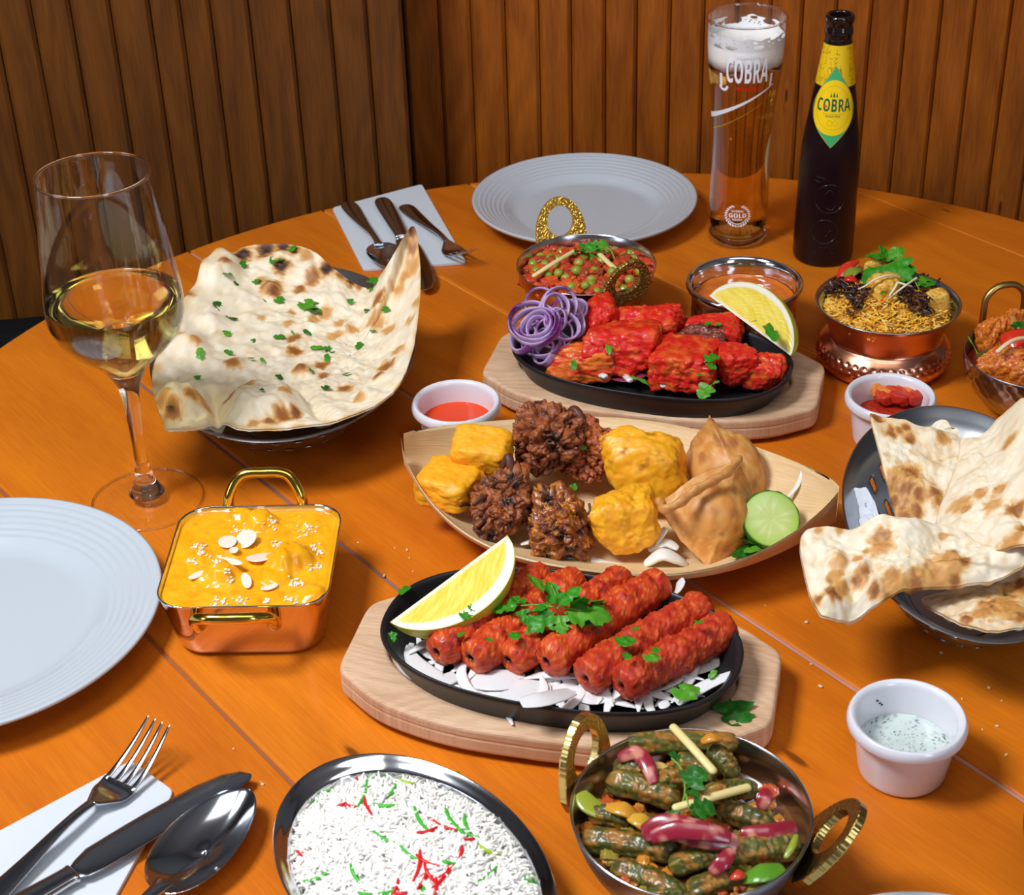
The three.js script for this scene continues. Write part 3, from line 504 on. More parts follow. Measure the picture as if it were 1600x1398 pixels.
solo('dark_bowl', 'dark brown bowl of which only a sliver shows at the lower right edge', 'bowl', lathe(curveOf([[0.0004, 0.0004], [0.025, 0.0004], [0.035, 0.01], [0.042, 0.03], [0.045, 0.045], [0.044, 0.0455], [0.041, 0.03], [0.0004, 0.006]], 5), { seg: 64 }), mat({ rgb: [0.05, 0.02, 0.012], roughness: 0.3 }), P(1596, 1315, 0.03).setY(TOP).add(V(0.0425, 0, 0.012)));

// oval steel dish for the rice
{
  const a = 0.0924, c = 0.0631 / 0.0924, ang = 55.0 * Math.PI / 180;
  const prof = curveOf([[0.0004, 0.0008], [0.062, 0.0008], [0.070, 0.002], [0.0790, 0.0130], [0.0850, 0.0215], [0.0905, 0.0255], [0.0924, 0.0262], [0.0930, 0.0273], [0.0924, 0.0282], [0.0905, 0.0276], [0.0870, 0.0258], [0.0835, 0.0240], [0.0820, 0.0228], [0.0770, 0.0140], [0.0690, 0.0040], [0.0610, 0.0022], [0.0004, 0.0022]], 5);
  solo('oval_dish', 'oval polished steel dish holding white rice at the bottom edge', 'dish', lathe(prof, { seg: 160, sz: c }), steelPolished, V(-0.0591, TOP, 0.4463), -ang);
}
// perforated oval steel baskets
function basket(name, label, at, a, ratio, turn, h, slots, m) {
  const R = a, prof = [], N = 34;
  const p0 = [[0.40, 0.0], [0.46, 0.001], [0.56, 0.008], [0.68, 0.022], [0.80, 0.04], [0.895, 0.052], [0.945, 0.0565], [0.985, 0.060], [1.0, 0.0612]].map(([r, y]) => [r * R, y / 0.0612 * h]);
  const up = curveOf(p0, 8), seg = 240, pos = [], idx = [], th = 0.0011, cut = (i, j) => { const y = up[i][1] / h, a_ = j / seg * 60; const row = y > 0.30 && y < 0.44 ? 0 : y > 0.60 && y < 0.74 ? 1 : -1; return row >= 0 && ((Math.floor(a_) + row) % 2 === 0) && a_ % 1 > 0.2 && a_ % 1 < 0.8; };
  const put = (k) => up.forEach(([r, y]) => { for (let j = 0; j < seg; j++) { const q = j / seg * TAU; pos.push(Math.cos(q) * (r - (k ? th : 0)), y + (k ? th * 0.6 : 0), Math.sin(q) * (r - (k ? th : 0)) * ratio); } });
  put(0); put(1); const L = up.length * seg, at4 = (i, j, k) => k * L + i * seg + (j + seg) % seg;
  for (let i = 1; i < up.length; i++) for (let j = 0; j < seg; j++) {
    if (cut(i, j)) continue;
    for (const k of [0, 1]) { const q = [at4(i - 1, j, k), at4(i, j, k), at4(i, j + 1, k), at4(i - 1, j + 1, k)]; if (k) q.reverse(); idx.push(q[0], q[1], q[2], q[0], q[2], q[3]); }
    for (const [di, dj, e] of [[0, -1, [at4(i - 1, j, 0), at4(i, j, 0), at4(i, j, 1), at4(i - 1, j, 1)]], [0, 1, [at4(i, j + 1, 0), at4(i - 1, j + 1, 0), at4(i - 1, j + 1, 1), at4(i, j + 1, 1)]], [-1, 0, [at4(i - 1, j + 1, 0), at4(i - 1, j, 0), at4(i - 1, j, 1), at4(i - 1, j + 1, 1)]], [1, 0, [at4(i, j, 0), at4(i, j + 1, 0), at4(i, j + 1, 1), at4(i, j, 1)]]]) {
      const ni = i + di; if (ni >= up.length || (ni >= 1 && cut(ni, (j + dj + seg) % seg))) idx.push(e[0], e[2], e[1], e[0], e[3], e[2]);
    }
  }
  const b = thing(name, label, 'basket', at, turn);
  mesh('perforated_body', geoFrom(pos, idx), m, b);
  mesh('base_disc', lathe([[0.0004, 0.0002], [R * 0.41, 0.0002], [R * 0.42, 0.0012], [R * 0.41, 0.0018], [0.0004, 0.0018]], { seg: 80, sz: ratio }), m, b);
  return b;
}
const basketMat = mat({ rgb: [0.36, 0.38, 0.41], metalness: 1, roughness: 0.3 });
basket('bread_basket', 'oval pierced steel basket under the large herb topped naan', V(-0.1724, TOP, -0.0734), 0.1021, 1.396, 3.7 * Math.PI / 180, 0.054, 60, mat({ rgb: [0.42, 0.40, 0.39], metalness: 1, roughness: 0.3 }));
basket('bread_basket', 'oval pierced steel basket holding the plain cut naan pieces, at the right edge', V(0.2863, TOP, 0.189), 0.0762, 1.752, -6.6 * Math.PI / 180, 0.058, 60, basketMat);

// square copper pan
function roundedSquare(w, d, r, n = 10) { const p = []; for (const [cx, cz, a0] of [[w / 2 - r, d / 2 - r, 0], [-w / 2 + r, d / 2 - r, 1], [-w / 2 + r, -d / 2 + r, 2], [w / 2 - r, -d / 2 + r, 3]]) for (let i = 0; i <= n; i++) { const a = (a0 + i / n) * Math.PI / 2; p.push([cx + Math.cos(a) * r, cz + Math.sin(a) * r]); } return p; }
function loft(rings, closeEnds = [0, 1]) {                                        // rings of [x, y, z], the same number of points in each
  const pos = [], idx = [], n = rings[0].length;
  rings.forEach((r, i) => r.forEach((p, j) => { pos.push(...p); const k = (j + 1) % n; if (i) idx.push((i - 1) * n + j, i * n + j, i * n + k, (i - 1) * n + j, i * n + k, (i - 1) * n + k); }));
  for (const e of closeEnds.map((k) => k * (rings.length - 1))) { const c = [0, 1, 2].map((k) => rings[e].reduce((s, p) => s + p[k], 0) / n), m = pos.length / 3; pos.push(...c); for (let j = 0; j < n; j++) { const a = e * n + j, b = e * n + (j + 1) % n; e ? idx.push(a, m, b) : idx.push(a, b, m); } }
  return geoFrom(pos, idx);
}
const PAN = { at: V(-0.1690, TOP, 0.1895), w: 0.108, d: 0.111, h: 0.0445, turn: -0.025 };
{
  const b = thing('copper_pan', 'square copper pan with two brass handles, full of yellow curry', 'pan', PAN.at, PAN.turn);
  const ring = (k, y, w, d) => roundedSquare(w, d, k, 12).map(([x, z]) => [x, y, z]), { w, d, h } = PAN;
  mesh('body', loft([ring(0.014, 0.0006, w - 0.026, d - 0.026), ring(0.017, 0.0008, w - 0.0205, d - 0.0205), ring(0.019, 0.0022, w - 0.0165, d - 0.0165), ring(0.0195, 0.006, w - 0.0135, d - 0.0135), ring(0.0195, 0.02, w - 0.008, d - 0.008), ring(0.0195, h - 0.001, w - 0.001, d - 0.001), ring(0.0195, h, w, d)], [0]), panCopper, b);
  mesh('rim', loft([ring(0.0197, h - 0.001, w - 0.0006, d - 0.0006), ring(0.02, h - 0.0004, w + 0.0004, d + 0.0004), ring(0.02, h + 0.0005, w + 0.0002, d + 0.0002), ring(0.0195, h + 0.0006, w - 0.0012, d - 0.0012), ring(0.019, h - 0.0002, w - 0.0026, d - 0.0026), ring(0.018, h - 0.02, w - 0.009, d - 0.009), ring(0.016, h - 0.038, w - 0.016, d - 0.016)], [1]), steelPolished, b);
  const loop = (wx, lift, reach) => tube([V(-wx, -0.004, -0.001), V(-wx * 1.02, 0.0015, 0.004), V(-wx * 0.96, lift * 0.55, reach * 0.5), V(-wx * 0.62, lift * 0.95, reach * 0.92), V(0, lift, reach), V(wx * 0.62, lift * 0.95, reach * 0.92), V(wx * 0.96, lift * 0.55, reach * 0.5), V(wx * 1.02, 0.0015, 0.004), V(wx, -0.004, -0.001)], (t) => 0.0036 + 0.0014 * Math.pow(Math.abs(t - 0.5) * 2, 4), { seg: 64, rad: 14 });
  const brassBright = mat({ rgb: [0.86, 0.58, 0.10], metalness: 1, roughness: 0.17 });
  const hb = mesh('handle', loop(0.0245, 0.029, 0.013), brassBright, b); hb.position.set(0.001, h - 0.010, -d / 2 + 0.0015); hb.rotation.y = Math.PI;
  const hf = mesh('handle', loop(0.0235, 0.0135, 0.0165), brassBright, b); hf.position.set(-0.004, h - 0.0115, d / 2 - 0.0025);
  const rv = lathe([[0.0002, 0.0016], [0.0015, 0.0013], [0.0024, 0.0004], [0.0026, -0.001]], { seg: 20 }); rv.rotateX(Math.PI / 2);
  for (const s of [-1, 1]) { mesh('rivet', rv, steelPolished, hf).position.set(s * 0.0235, -0.0052, 0.0024); mesh('rivet', rv, steelPolished, hb).position.set(s * 0.0245, -0.0052, 0.0024); }
}

// wooden boards and cast-iron sizzler plates
const boardWood = repeats(wood(1024, 512, 31, [0.77, 0.53, 0.34], [0.56, 0.33, 0.18], { rings: 20, stretch: 8, contrast: 1.15, speck: 0.3, knots: [[0.3, 0.6, 0.01]] }), 0.32, 0.16);
const boardMat = mat({ map: boardWood.map, bumpMap: boardWood.bump, bumpScale: 0.0003, roughness: 0.62 });
function boardOutline() {
  const q = [[0.130, 0.028], [0.1275, 0.0345], [0.1195, 0.0415], [0.1, 0.0555], [0.075, 0.0645], [0.045, 0.0700], [0.0, 0.0715]];
  const up = curveOf([[0.1305, 0], ...q], 4), full = [];
  up.forEach(([x, z]) => full.push([x, z])); [...up].reverse().slice(1).forEach(([x, z]) => full.push([-x, z]));
  [...full].reverse().slice(1, -1).forEach(([x, z]) => full.push([x, -z])); return full;
}
function sizzlerBoard(label, at, turn, du) {
  const b = thing('serving_board', label, 'board', at, turn), o = boardOutline();
  const oval = Array.from({ length: 64 }, (_, i) => [Math.cos(i / 64 * TAU) * 0.107, Math.sin(i / 64 * TAU) * 0.0535]);
  mesh('board_base', uvFlat(slab(o, 0.004, 0.0165, 0.003), 0, du, 0.3), boardMat, b);
  mesh('board_top', uvFlat(slab(o, 0.0135, 0.0222, 0.0026, [oval.reverse()]), 0, du, 0.3), boardMat, b);
  for (const s of [-1, 1]) mesh('foot', slab([[s * 0.085 - 0.012, -0.05], [s * 0.085 + 0.012, -0.05], [s * 0.085 + 0.012, 0.05], [s * 0.085 - 0.012, 0.05]], 0, 0.0045, 0.001), boardMat, b);
  return b;
}
const BOARD_L = { at: V(0.0245, TOP, 0.2790), turn: -14 * Math.PI / 180 }, BOARD_U = { at: V(0.1120, TOP, -0.0735), turn: -15.5 * Math.PI / 180 };
sizzlerBoard('pale wooden board under the black plate of seekh kebabs', BOARD_L.at, BOARD_L.turn, 0);
sizzlerBoard('pale wooden board under the black plate of red chicken tikka', BOARD_U.at, BOARD_U.turn, 0.77);
function sizzler(label, at, turn, a, ratio) {
  const prof = curveOf([[0.0004, 0.0168], [0.082, 0.0168], [0.09, 0.0172], [0.0985, 0.02], [0.1055, 0.032], [0.1085, 0.0365], [0.1098, 0.0385], [0.1105, 0.0402], [0.1100, 0.0416], [0.1083, 0.0418], [0.1062, 0.0402], [0.1040, 0.0365], [0.0970, 0.0262], [0.088, 0.0210], [0.0004, 0.0204]].map(([r, y]) => [r / 0.1105, y]), 5);
  const g = lathe(prof, { seg: 160 });
  warp(g, (x, y, z) => { const q = Math.hypot(x, z) || 1e-6, c = x / q, s = z / q, n = 2.35, k = Math.pow(Math.pow(Math.abs(c), n) + Math.pow(Math.abs(s), n), -1 / n) * q; return [c * k * a, y, s * k * a * ratio]; });
  return solo('sizzler_plate', label, 'plate', g, castIron, at, turn);
}
const SIZ_L = { at: V(0.0245, TOP, 0.2800), turn: -16.8 * Math.PI / 180 }, SIZ_U = { at: V(0.1090, TOP, -0.0640), turn: -20.5 * Math.PI / 180 };
sizzler('black cast iron oval plate of seekh kebabs on its wooden board', SIZ_L.at, SIZ_L.turn, 0.1095, 0.59);
sizzler('black cast iron oval plate of red chicken tikka on its wooden board', SIZ_U.at, SIZ_U.turn, 0.1095, 0.585);

// pressed leaf plate: a pointed boat with raised tips
const LEAF = { at: V(0.0680, TOP, 0.1170), turn: -16.5 * Math.PI / 180, L: 0.150, W: 0.0905 };
const leafWood = repeats(wood(1024, 256, 57, [0.86, 0.64, 0.36], [0.72, 0.46, 0.20], { rings: 24, stretch: 14, contrast: 0.9, speck: 0.1 }), 0.4, 0.11);
const leafHeight = (u, v) => 0.0035 + 0.0335 * Math.pow(Math.abs(v), 2.3) * (1 - 0.35 * u * u) + 0.034 * Math.pow(Math.abs(u), 3.2);
{
  const pos = [], uv = [], idx = [], N = 72, M = 40, th = 0.0042;
  for (const k of [0, 1]) for (let i = 0; i <= N; i++) for (let j = 0; j <= M; j++) {
    const u = lerp(-1, 1, i / N), v = lerp(-1, 1, j / M), half = LEAF.W * Math.pow(Math.max(0, 1 - Math.pow(Math.abs(u), 2.3)), 0.82) + 0.003;
    const y = leafHeight(u, v), edge = Math.max(Math.abs(v), Math.abs(u));
    pos.push(u * LEAF.L, k ? Math.max(0, y - th * (edge > 0.999 ? 0.75 : 1)) : y, v * half * (k && edge > 0.999 ? 1 - 0.001 / half : 1)); uv.push(u * LEAF.L + v * v * 0.01, v * LEAF.W * 0.9);
    if (i && j) { const o = k * (N + 1) * (M + 1), a = o + (i - 1) * (M + 1) + j - 1, b = a + M + 1, q = [a, a + 1, b + 1, b]; if (k) q.reverse(); idx.push(q[0], q[1], q[2], q[0], q[2], q[3]); }
  }
  const S = (N + 1) * (M + 1), side = (a, b) => idx.push(a, b, b + S, a, b + S, a + S);
  for (let i = 0; i < N; i++) { side(i * (M + 1), (i + 1) * (M + 1)); side((i + 1) * (M + 1) + M, i * (M + 1) + M); }
  for (let j = 0; j < M; j++) { side(j + 1, j); side(N * (M + 1) + j, N * (M + 1) + j + 1); }
  solo('leaf_plate', 'pointed oval plate of pressed pale palm leaf, under the samosas and fritters', 'plate', geoFrom(pos, idx, uv), mat({ map: leafWood.map, bumpMap: leafWood.bump, bumpScale: 0.0002, roughness: 0.55 }), LEAF.at, LEAF.turn);
}
const onLeaf = (x, z) => { const c = Math.cos(LEAF.turn), s = Math.sin(LEAF.turn), dx = x - LEAF.at.x, dz = z - LEAF.at.z, lx = dx * c - dz * s, lz = dx * s + dz * c, u = clamp(lx / LEAF.L, -1, 1), half = LEAF.W * Math.pow(Math.max(0, 1 - Math.pow(Math.abs(u), 2.3)), 0.82) + 0.003; return leafHeight(u, clamp(lz / half, -1, 1)); };

// cutlery: lies along +x, handle at the origin; spine of [x, y (height), half width, thickness]
const cut = mat({ rgb: [0.62, 0.64, 0.67], metalness: 1, roughness: 0.13 });
function ribbon(rows, n = 12, power = 2.4) {                                    // flattened bar with rounded cross-section
  const rings = rows.map(([x, y, w, t, z = 0]) => Array.from({ length: n * 2 }, (_, k) => { const a = -k / (n * 2) * TAU, c = Math.cos(a), s = Math.sin(a), f = Math.pow(Math.pow(Math.abs(c), power) + Math.pow(Math.abs(s), power), -1 / power); return [x, y + s * f * t / 2, z + c * f * w]; }));
  return loft(rings);
}
const rowsOf = (keys, n) => { const out = [], c = keys[0].length; for (let i = 0; i <= n; i++) { const t = i / n * (keys.length - 1), k = Math.min(keys.length - 2, Math.floor(t)), f = t - k, get = (m) => keys[clamp(m, 0, keys.length - 1)]; const row = []; for (let q = 0; q < c; q++) { const [p0, p1, p2, p3] = [get(k - 1)[q], get(k)[q], get(k + 1)[q], get(k + 2)[q]]; row.push(0.5 * (2 * p1 + (p2 - p0) * f + (2 * p0 - 5 * p1 + 4 * p2 - p3) * f * f + (3 * p1 - p0 - 3 * p2 + p3) * f * f * f)); } out.push(row); } return out; };
function handleRows(L) { return [[0, 0.0024, 0.001, 0.001], [0.002, 0.0025, 0.0062, 0.0028], [0.012, 0.0028, 0.0088, 0.0036], [0.035, 0.0036, 0.0078, 0.0036], [L * 0.38, 0.0062, 0.0052, 0.0034], [L * 0.52, 0.0088, 0.0034, 0.0034], [L * 0.61, 0.0090, 0.0030, 0.0034], [L * 0.67, 0.0078, 0.0033, 0.0030]]; }
function makeFork(name, label, group, L = 0.178) {
  const f = thing(name, label, 'fork', V(0, 0, 0), 0, group);
  mesh('fork_handle', ribbon(rowsOf(handleRows(L), 48)), cut, f);
  mesh('fork_head', ribbon(rowsOf([[L * 0.665, 0.0079, 0.0034, 0.003], [L * 0.70, 0.0060, 0.0075, 0.0022], [L * 0.735, 0.0042, 0.0112, 0.0019], [L * 0.77, 0.0036, 0.0120, 0.0018], [L * 0.795, 0.0044, 0.0122, 0.0017]], 24), 12, 3.2), cut, f);
  for (const k of [-1.5, -0.5, 0.5, 1.5]) mesh('tine', ribbon(rowsOf([[L * 0.785, 0.0040, 0.0019, 0.0017, k * 0.0066], [L * 0.84, 0.0066, 0.0018, 0.0017, k * 0.0064], [L * 0.90, 0.0114, 0.0016, 0.0016, k * 0.0060], [L * 0.96, 0.0178, 0.0013, 0.0013, k * 0.0056], [L * 0.995, 0.0224, 0.0008, 0.0009, k * 0.0054], [L, 0.0229, 0.0002, 0.0002, k * 0.0054]], 16), 6, 2), cut, f);
  return f;
}
function makeSpoon(name, label, group, L = 0.178) {
  const s = thing(name, label, 'spoon', V(0, 0, 0), 0, group);
  mesh('spoon_handle', ribbon(rowsOf([...handleRows(L).slice(0, 7), [L * 0.665, 0.0082, 0.0036, 0.003], [L * 0.69, 0.0078, 0.0044, 0.002]], 48)), cut, s);
  const N = 48, M = 18, pos = [], idx = [], a = L * 0.1765, w = 0.0168, cx = L * 0.835;
  for (const k of [0, 1]) for (let j = 0; j <= M; j++) for (let i = 0; i < N; i++) {
    const q = j / M, t = i / N * TAU, e = Math.cos(t), x = e * a * q, z = Math.sin(t) * w * q * (1 - 0.16 * e), rim = 0.0094 + 0.0010 * e * q - 0.0008 * e * e;
    pos.push(cx + x, rim - 0.0082 * (1 - Math.pow(q, 2.2)) - (k ? 0.0011 * (q > 0.98 ? 0.6 : 1) : 0), z);
    const o = k * (M + 1) * N, b = (i + 1) % N; if (j) { const Q = [o + (j - 1) * N + i, o + (j - 1) * N + b, o + j * N + b, o + j * N + i]; if (!k) Q.reverse(); idx.push(Q[0], Q[1], Q[2], Q[0], Q[2], Q[3]); }
    if (k && j === M) { const T = (M + 1) * N; idx.push(M * N + i, M * N + b, T + M * N + b, M * N + i, T + M * N + b, T + M * N + i); }
  }
  mesh('spoon_bowl', geoFrom(pos, idx), cut, s); return s;
}
function makeKnife(name, label, group, L = 0.205) {
  const k = thing(name, label, 'knife', V(0, 0, 0), 0, group);
  mesh('knife_handle', ribbon(rowsOf([[0, 0.005, 0.001, 0.002], [0.002, 0.005, 0.0064, 0.006], [0.015, 0.0052, 0.0086, 0.0075], [0.05, 0.0054, 0.0078, 0.0078], [L * 0.42, 0.0052, 0.0064, 0.0064], [L * 0.445, 0.005, 0.0070, 0.0062], [L * 0.452, 0.005, 0.0068, 0.0058], [L * 0.457, 0.005, 0.0052, 0.0030]], 48)), cut, k);
  mesh('knife_blade', ribbon([[L * 0.452, 0.005, 0.0050, 0.0022, 0], [L * 0.475, 0.005, 0.0078, 0.0021, 0], [L * 0.52, 0.0049, 0.0102, 0.0019, -0.001], [L * 0.6, 0.0048, 0.0107, 0.0017, -0.001], [L * 0.75, 0.0047, 0.0104, 0.0015, -0.001], [L * 0.86, 0.0046, 0.0096, 0.0013, -0.0004], [L * 0.94, 0.0046, 0.0080, 0.0011, 0.0012], [L * 0.985, 0.0046, 0.0052, 0.0009, 0.0034], [L, 0.0046, 0.001, 0.0006, 0.005]], 10, 1.7), cut, k);
  return k;
}
function lay(o, from, to, h, tilt = 0) { const a = P(...from, h), b = P(...to, h), d = b.clone().sub(a).setY(0).normalize(); o.position.copy(a); o.rotation.order = 'YXZ'; o.rotation.y = turnedTo(a, b); o.rotation.z = tilt; return o; }
const along = (from, to, h, L) => { const a = P(...from, h), b = P(...to, h), d = a.clone().sub(b).normalize(); return b.addScaledVector(d, L); };  // handle end, given the tip
function layTip(o, handlePx, tipPx, h, L) { const b = P(...tipPx, h), s = along(handlePx, tipPx, h, L); o.position.copy(s); o.rotation.y = turnedTo(s, b); return o; }
// napkins: folded paper, a few layers thick
function napkin(label, corners, h) {
  const c = corners.map((p) => P(...p, h * 0.8)), o = c.map((p) => [p.x, p.z]), m = mat({ rgb: [0.62, 0.66, 0.70], roughness: 0.85 });
  const round = []; o.forEach((p, i) => { const a = o[(i + o.length - 1) % o.length], b = o[(i + 1) % o.length], q = 0.0045, da = Math.hypot(a[0] - p[0], a[1] - p[1]), db = Math.hypot(b[0] - p[0], b[1] - p[1]); for (let k = 0; k <= 4; k++) { const t = k / 4, A = [p[0] + (a[0] - p[0]) * q / da, p[1] + (a[1] - p[1]) * q / da], B = [p[0] + (b[0] - p[0]) * q / db, p[1] + (b[1] - p[1]) * q / db]; round.push([(1 - t) * (1 - t) * A[0] + 2 * t * (1 - t) * p[0] + t * t * B[0], (1 - t) * (1 - t) * A[1] + 2 * t * (1 - t) * p[1] + t * t * B[1]]); } });
  const n = thing('napkin', label, 'napkin', V(0, 0, 0)); const ar = round.reduce((s, p, i) => { const q = round[(i + 1) % round.length]; return s + p[0] * q[1] - q[0] * p[1]; }, 0); if (ar > 0) round.reverse();
  mesh('lower_fold', slab(round, TOP + 0.0002, TOP + h * 0.45, 0.0004, [], 2), m, n); mesh('upper_fold', slab(round, TOP + h * 0.5, TOP + h, 0.0005, [], 2), m, n); return n;
}
napkin('folded white napkin under the far set of cutlery, behind the herb naan', [[519, 325], [659, 288], [729, 410], [568, 421]], 0.0028);
napkin('folded white napkin under the near set of cutlery, in the lower left corner', [[-60, 1330], [205, 1188], [272, 1236], [170, 1420], [-60, 1480]], 0.0028);
{
  const fork = makeFork('fork', 'shiny steel fork on the napkin in the lower left corner, tines up');
  layTip(fork, [-30, 1372], [249, 1128], 0.0245, 0.178); fork.position.y = TOP + 0.003;
  const spoon = makeSpoon('spoon', 'shiny steel spoon on the napkin in the lower left corner');
  layTip(spoon, [215, 1430], [385, 1247], 0.010, 0.178 * 1.3); spoon.scale.setScalar(1.3); spoon.position.y = TOP + 0.0026;
  const knife = makeKnife('knife', 'shiny steel table knife between fork and spoon in the lower left corner');
  layTip(knife, [90, 1380], [384, 1203], 0.0075, 0.205); knife.position.y = TOP + 0.0030;
  const f2 = layTip(copyOf(fork, 'steel fork on the far napkin, its tines reaching off the napkin edge'), [628, 291], [733, 388], 0.0245, 0.158); f2.scale.setScalar(0.89); f2.position.y = TOP + 0.003;
  const s2 = layTip(copyOf(spoon, 'steel spoon on the far napkin, leftmost of its three pieces'), [543, 312], [612, 412], 0.0095, 0.158); s2.scale.setScalar(0.95); s2.position.y = TOP + 0.003;
  const k2 = layTip(copyOf(knife, 'steel knife on the far napkin, half hidden by the tip of the naan'), [588, 302], [672, 452], 0.005, 0.200); k2.position.y = TOP + 0.003;
}

// ------------------------------------------------------------------ breads
// a soft sheet inside a closed outline of points; sag shapes it between centre and edge, bubbles lift it
const breadTone = { pale: [0.82, 0.68, 0.46], cream: [0.88, 0.78, 0.60], gold: [0.72, 0.40, 0.11], tan: [0.50, 0.19, 0.035], brown: [0.20, 0.055, 0.010], char: [0.018, 0.010, 0.010], oil: [0.68, 0.42, 0.10] };
const breadMat = food(0.55);
function bread({ edge, centre, sag = 1.8, thick = 0.004, bubbles = [], spots = [], spotsPx = [], folds = () => 0, rough = 0.0011, seed = 1, tone = breadTone.pale, N = 200, M = 56, edgeTone = 0.5, oily = 0, freckles = 0.55, wave = 0 }) {
  const curve = new THREE.CatmullRomCurve3(edge, true, 'centripetal').getPoints(N).slice(0, N), pos = [], idx = [], T = [];
  for (const k of [0, 1]) for (let j = 0; j <= M; j++) for (let i = 0; i < N; i++) {
    const t = j / M, e = curve[i], x = lerp(centre.x, e.x, t), z = lerp(centre.z, e.z, t);
    let y = lerp(centre.y, e.y, Math.pow(t, sag)), near = 0;
    for (const [bx, bz, r, h] of bubbles) { const q = Math.hypot(x - bx, z - bz) / r; if (q < 1.6) { const f = h > 0.0115 ? 1 - smooth(0.45, 1.04, q) : Math.exp(-q * q * 2.2); y += h * f; } }
    const soft = 1 - smooth(0.93, 1, t) * 0.5;
    y += (fbm(x * 38 + seed, z * 38, seed, 3) * 2.6 + noise(x * 130, z * 130, seed) * 0.5 + noise(x * 330, z * 330, seed) * 0.16) * rough * soft + folds(x, z, t) + (wave ? wave * noise(x * 20 + seed, z * 20, 9) * t : 0);
    const th = thick * Math.sqrt(Math.max(0, 1 - Math.pow(smooth(0.86, 1.0, t), 2) * 0.82));
    pos.push(x, k ? y - th : y + (t > 0.86 ? 0.0 : 0) - (thick - th) * 0.25, z); T.push(t);
    if (j) { const o = k * (M + 1) * N, b = (i + 1) % N, q = [o + (j - 1) * N + i, o + (j - 1) * N + b, o + j * N + b, o + j * N + i]; if (!k) q.reverse(); if (j === 1) idx.push(...(k ? [q[0], q[2], q[3]] : [q[0], q[1], q[2]].map((_, m) => [q[0], q[1], q[3]][m]))); idx.push(q[0], q[1], q[2], q[0], q[2], q[3]); }
    if (k && j === M) { const S = (M + 1) * N, b = (i + 1) % N; idx.push(M * N + i, M * N + b, S + M * N + b, M * N + i, S + M * N + b, S + M * N + i); }
  }
  if (spotsPx.length) {                                                         // marks are measured in the photograph, on the top skin
    const q = V(0, 0, 0), seen = []; for (let i = 0; i < N * (M + 1); i++) { q.set(pos[3 * i], pos[3 * i + 1], pos[3 * i + 2]).sub(camera.position); const d = q.dot(camF); seen.push(800 + q.dot(camR) / d * FOCAL, 699 - q.dot(camU) / d * FOCAL, d); }
    spots = spotsPx.map(([px, py, r, k]) => { let b = 0, best = 1e9; for (let i = 0; i < N * (M + 1); i++) { const e = Math.hypot(seen[3 * i] - px, seen[3 * i + 1] - py) + seen[3 * i + 2] * 2; if (e < best) { best = e; b = i; } } return [pos[3 * b], pos[3 * b + 2], r * seen[3 * b + 2] / FOCAL, k]; });
  }
  const g = geoFrom(pos, idx);
  return paint(g, (x, y, z, nx, ny, nz, i) => {
    const t = T[i]; let c = mix(tone, breadTone.cream, clamp(0.5 + 0.9 * fbm(x * 55, z * 55, seed + 3)));
    c = mix(c, breadTone.gold, clamp(freckles * smooth(0.22, 0.62, fbm(x * 70 + 9, z * 70, seed)) + oily * smooth(-0.1, 0.5, fbm(x * 30, z * 30 + 4, seed))));
    c = mix(c, breadTone.gold, edgeTone * smooth(0.93, 1, t) * clamp(0.45 + 1.1 * noise(x * 60, z * 60, seed + 6)));
    for (const [sx, sz, r, k] of spots) {
      const dx = x - sx, dz = z - sz; if (Math.abs(dx) > 2 * r || Math.abs(dz) > 2 * r) continue;
      const q = Math.hypot(dx, dz) / (r * 1.18) * (1 + 0.28 * noise(x * 170, z * 170, seed + sx * 50)) + 0.12 * noise(x * 420, z * 420, 1);
      c = mix(c, breadTone.gold, 0.85 * (1 - smooth(0.7, 1.45, q))); c = mix(c, breadTone.tan, (1 - smooth(0.5, 1.1, q)) * Math.min(1, k * 1.5));
      if (k > 0.5) c = mix(c, breadTone.brown, (1 - smooth(0.3, 0.95, q)) * (k > 0.75 ? 1 : 0.65)); if (k > 0.8) c = mix(c, breadTone.char, (1 - smooth(0.25, 0.85, q)) * 0.9);
    }
    return c;
  });
}
const PX = (list, h) => list.map(([x, y, hh]) => P(x, y, hh ?? h));
const at2 = (px, py, h, rPx, k) => { const p = P(px, py, h); return [p.x, p.z, rPx * metresPerPixel(p), k]; };

const NAAN = {};
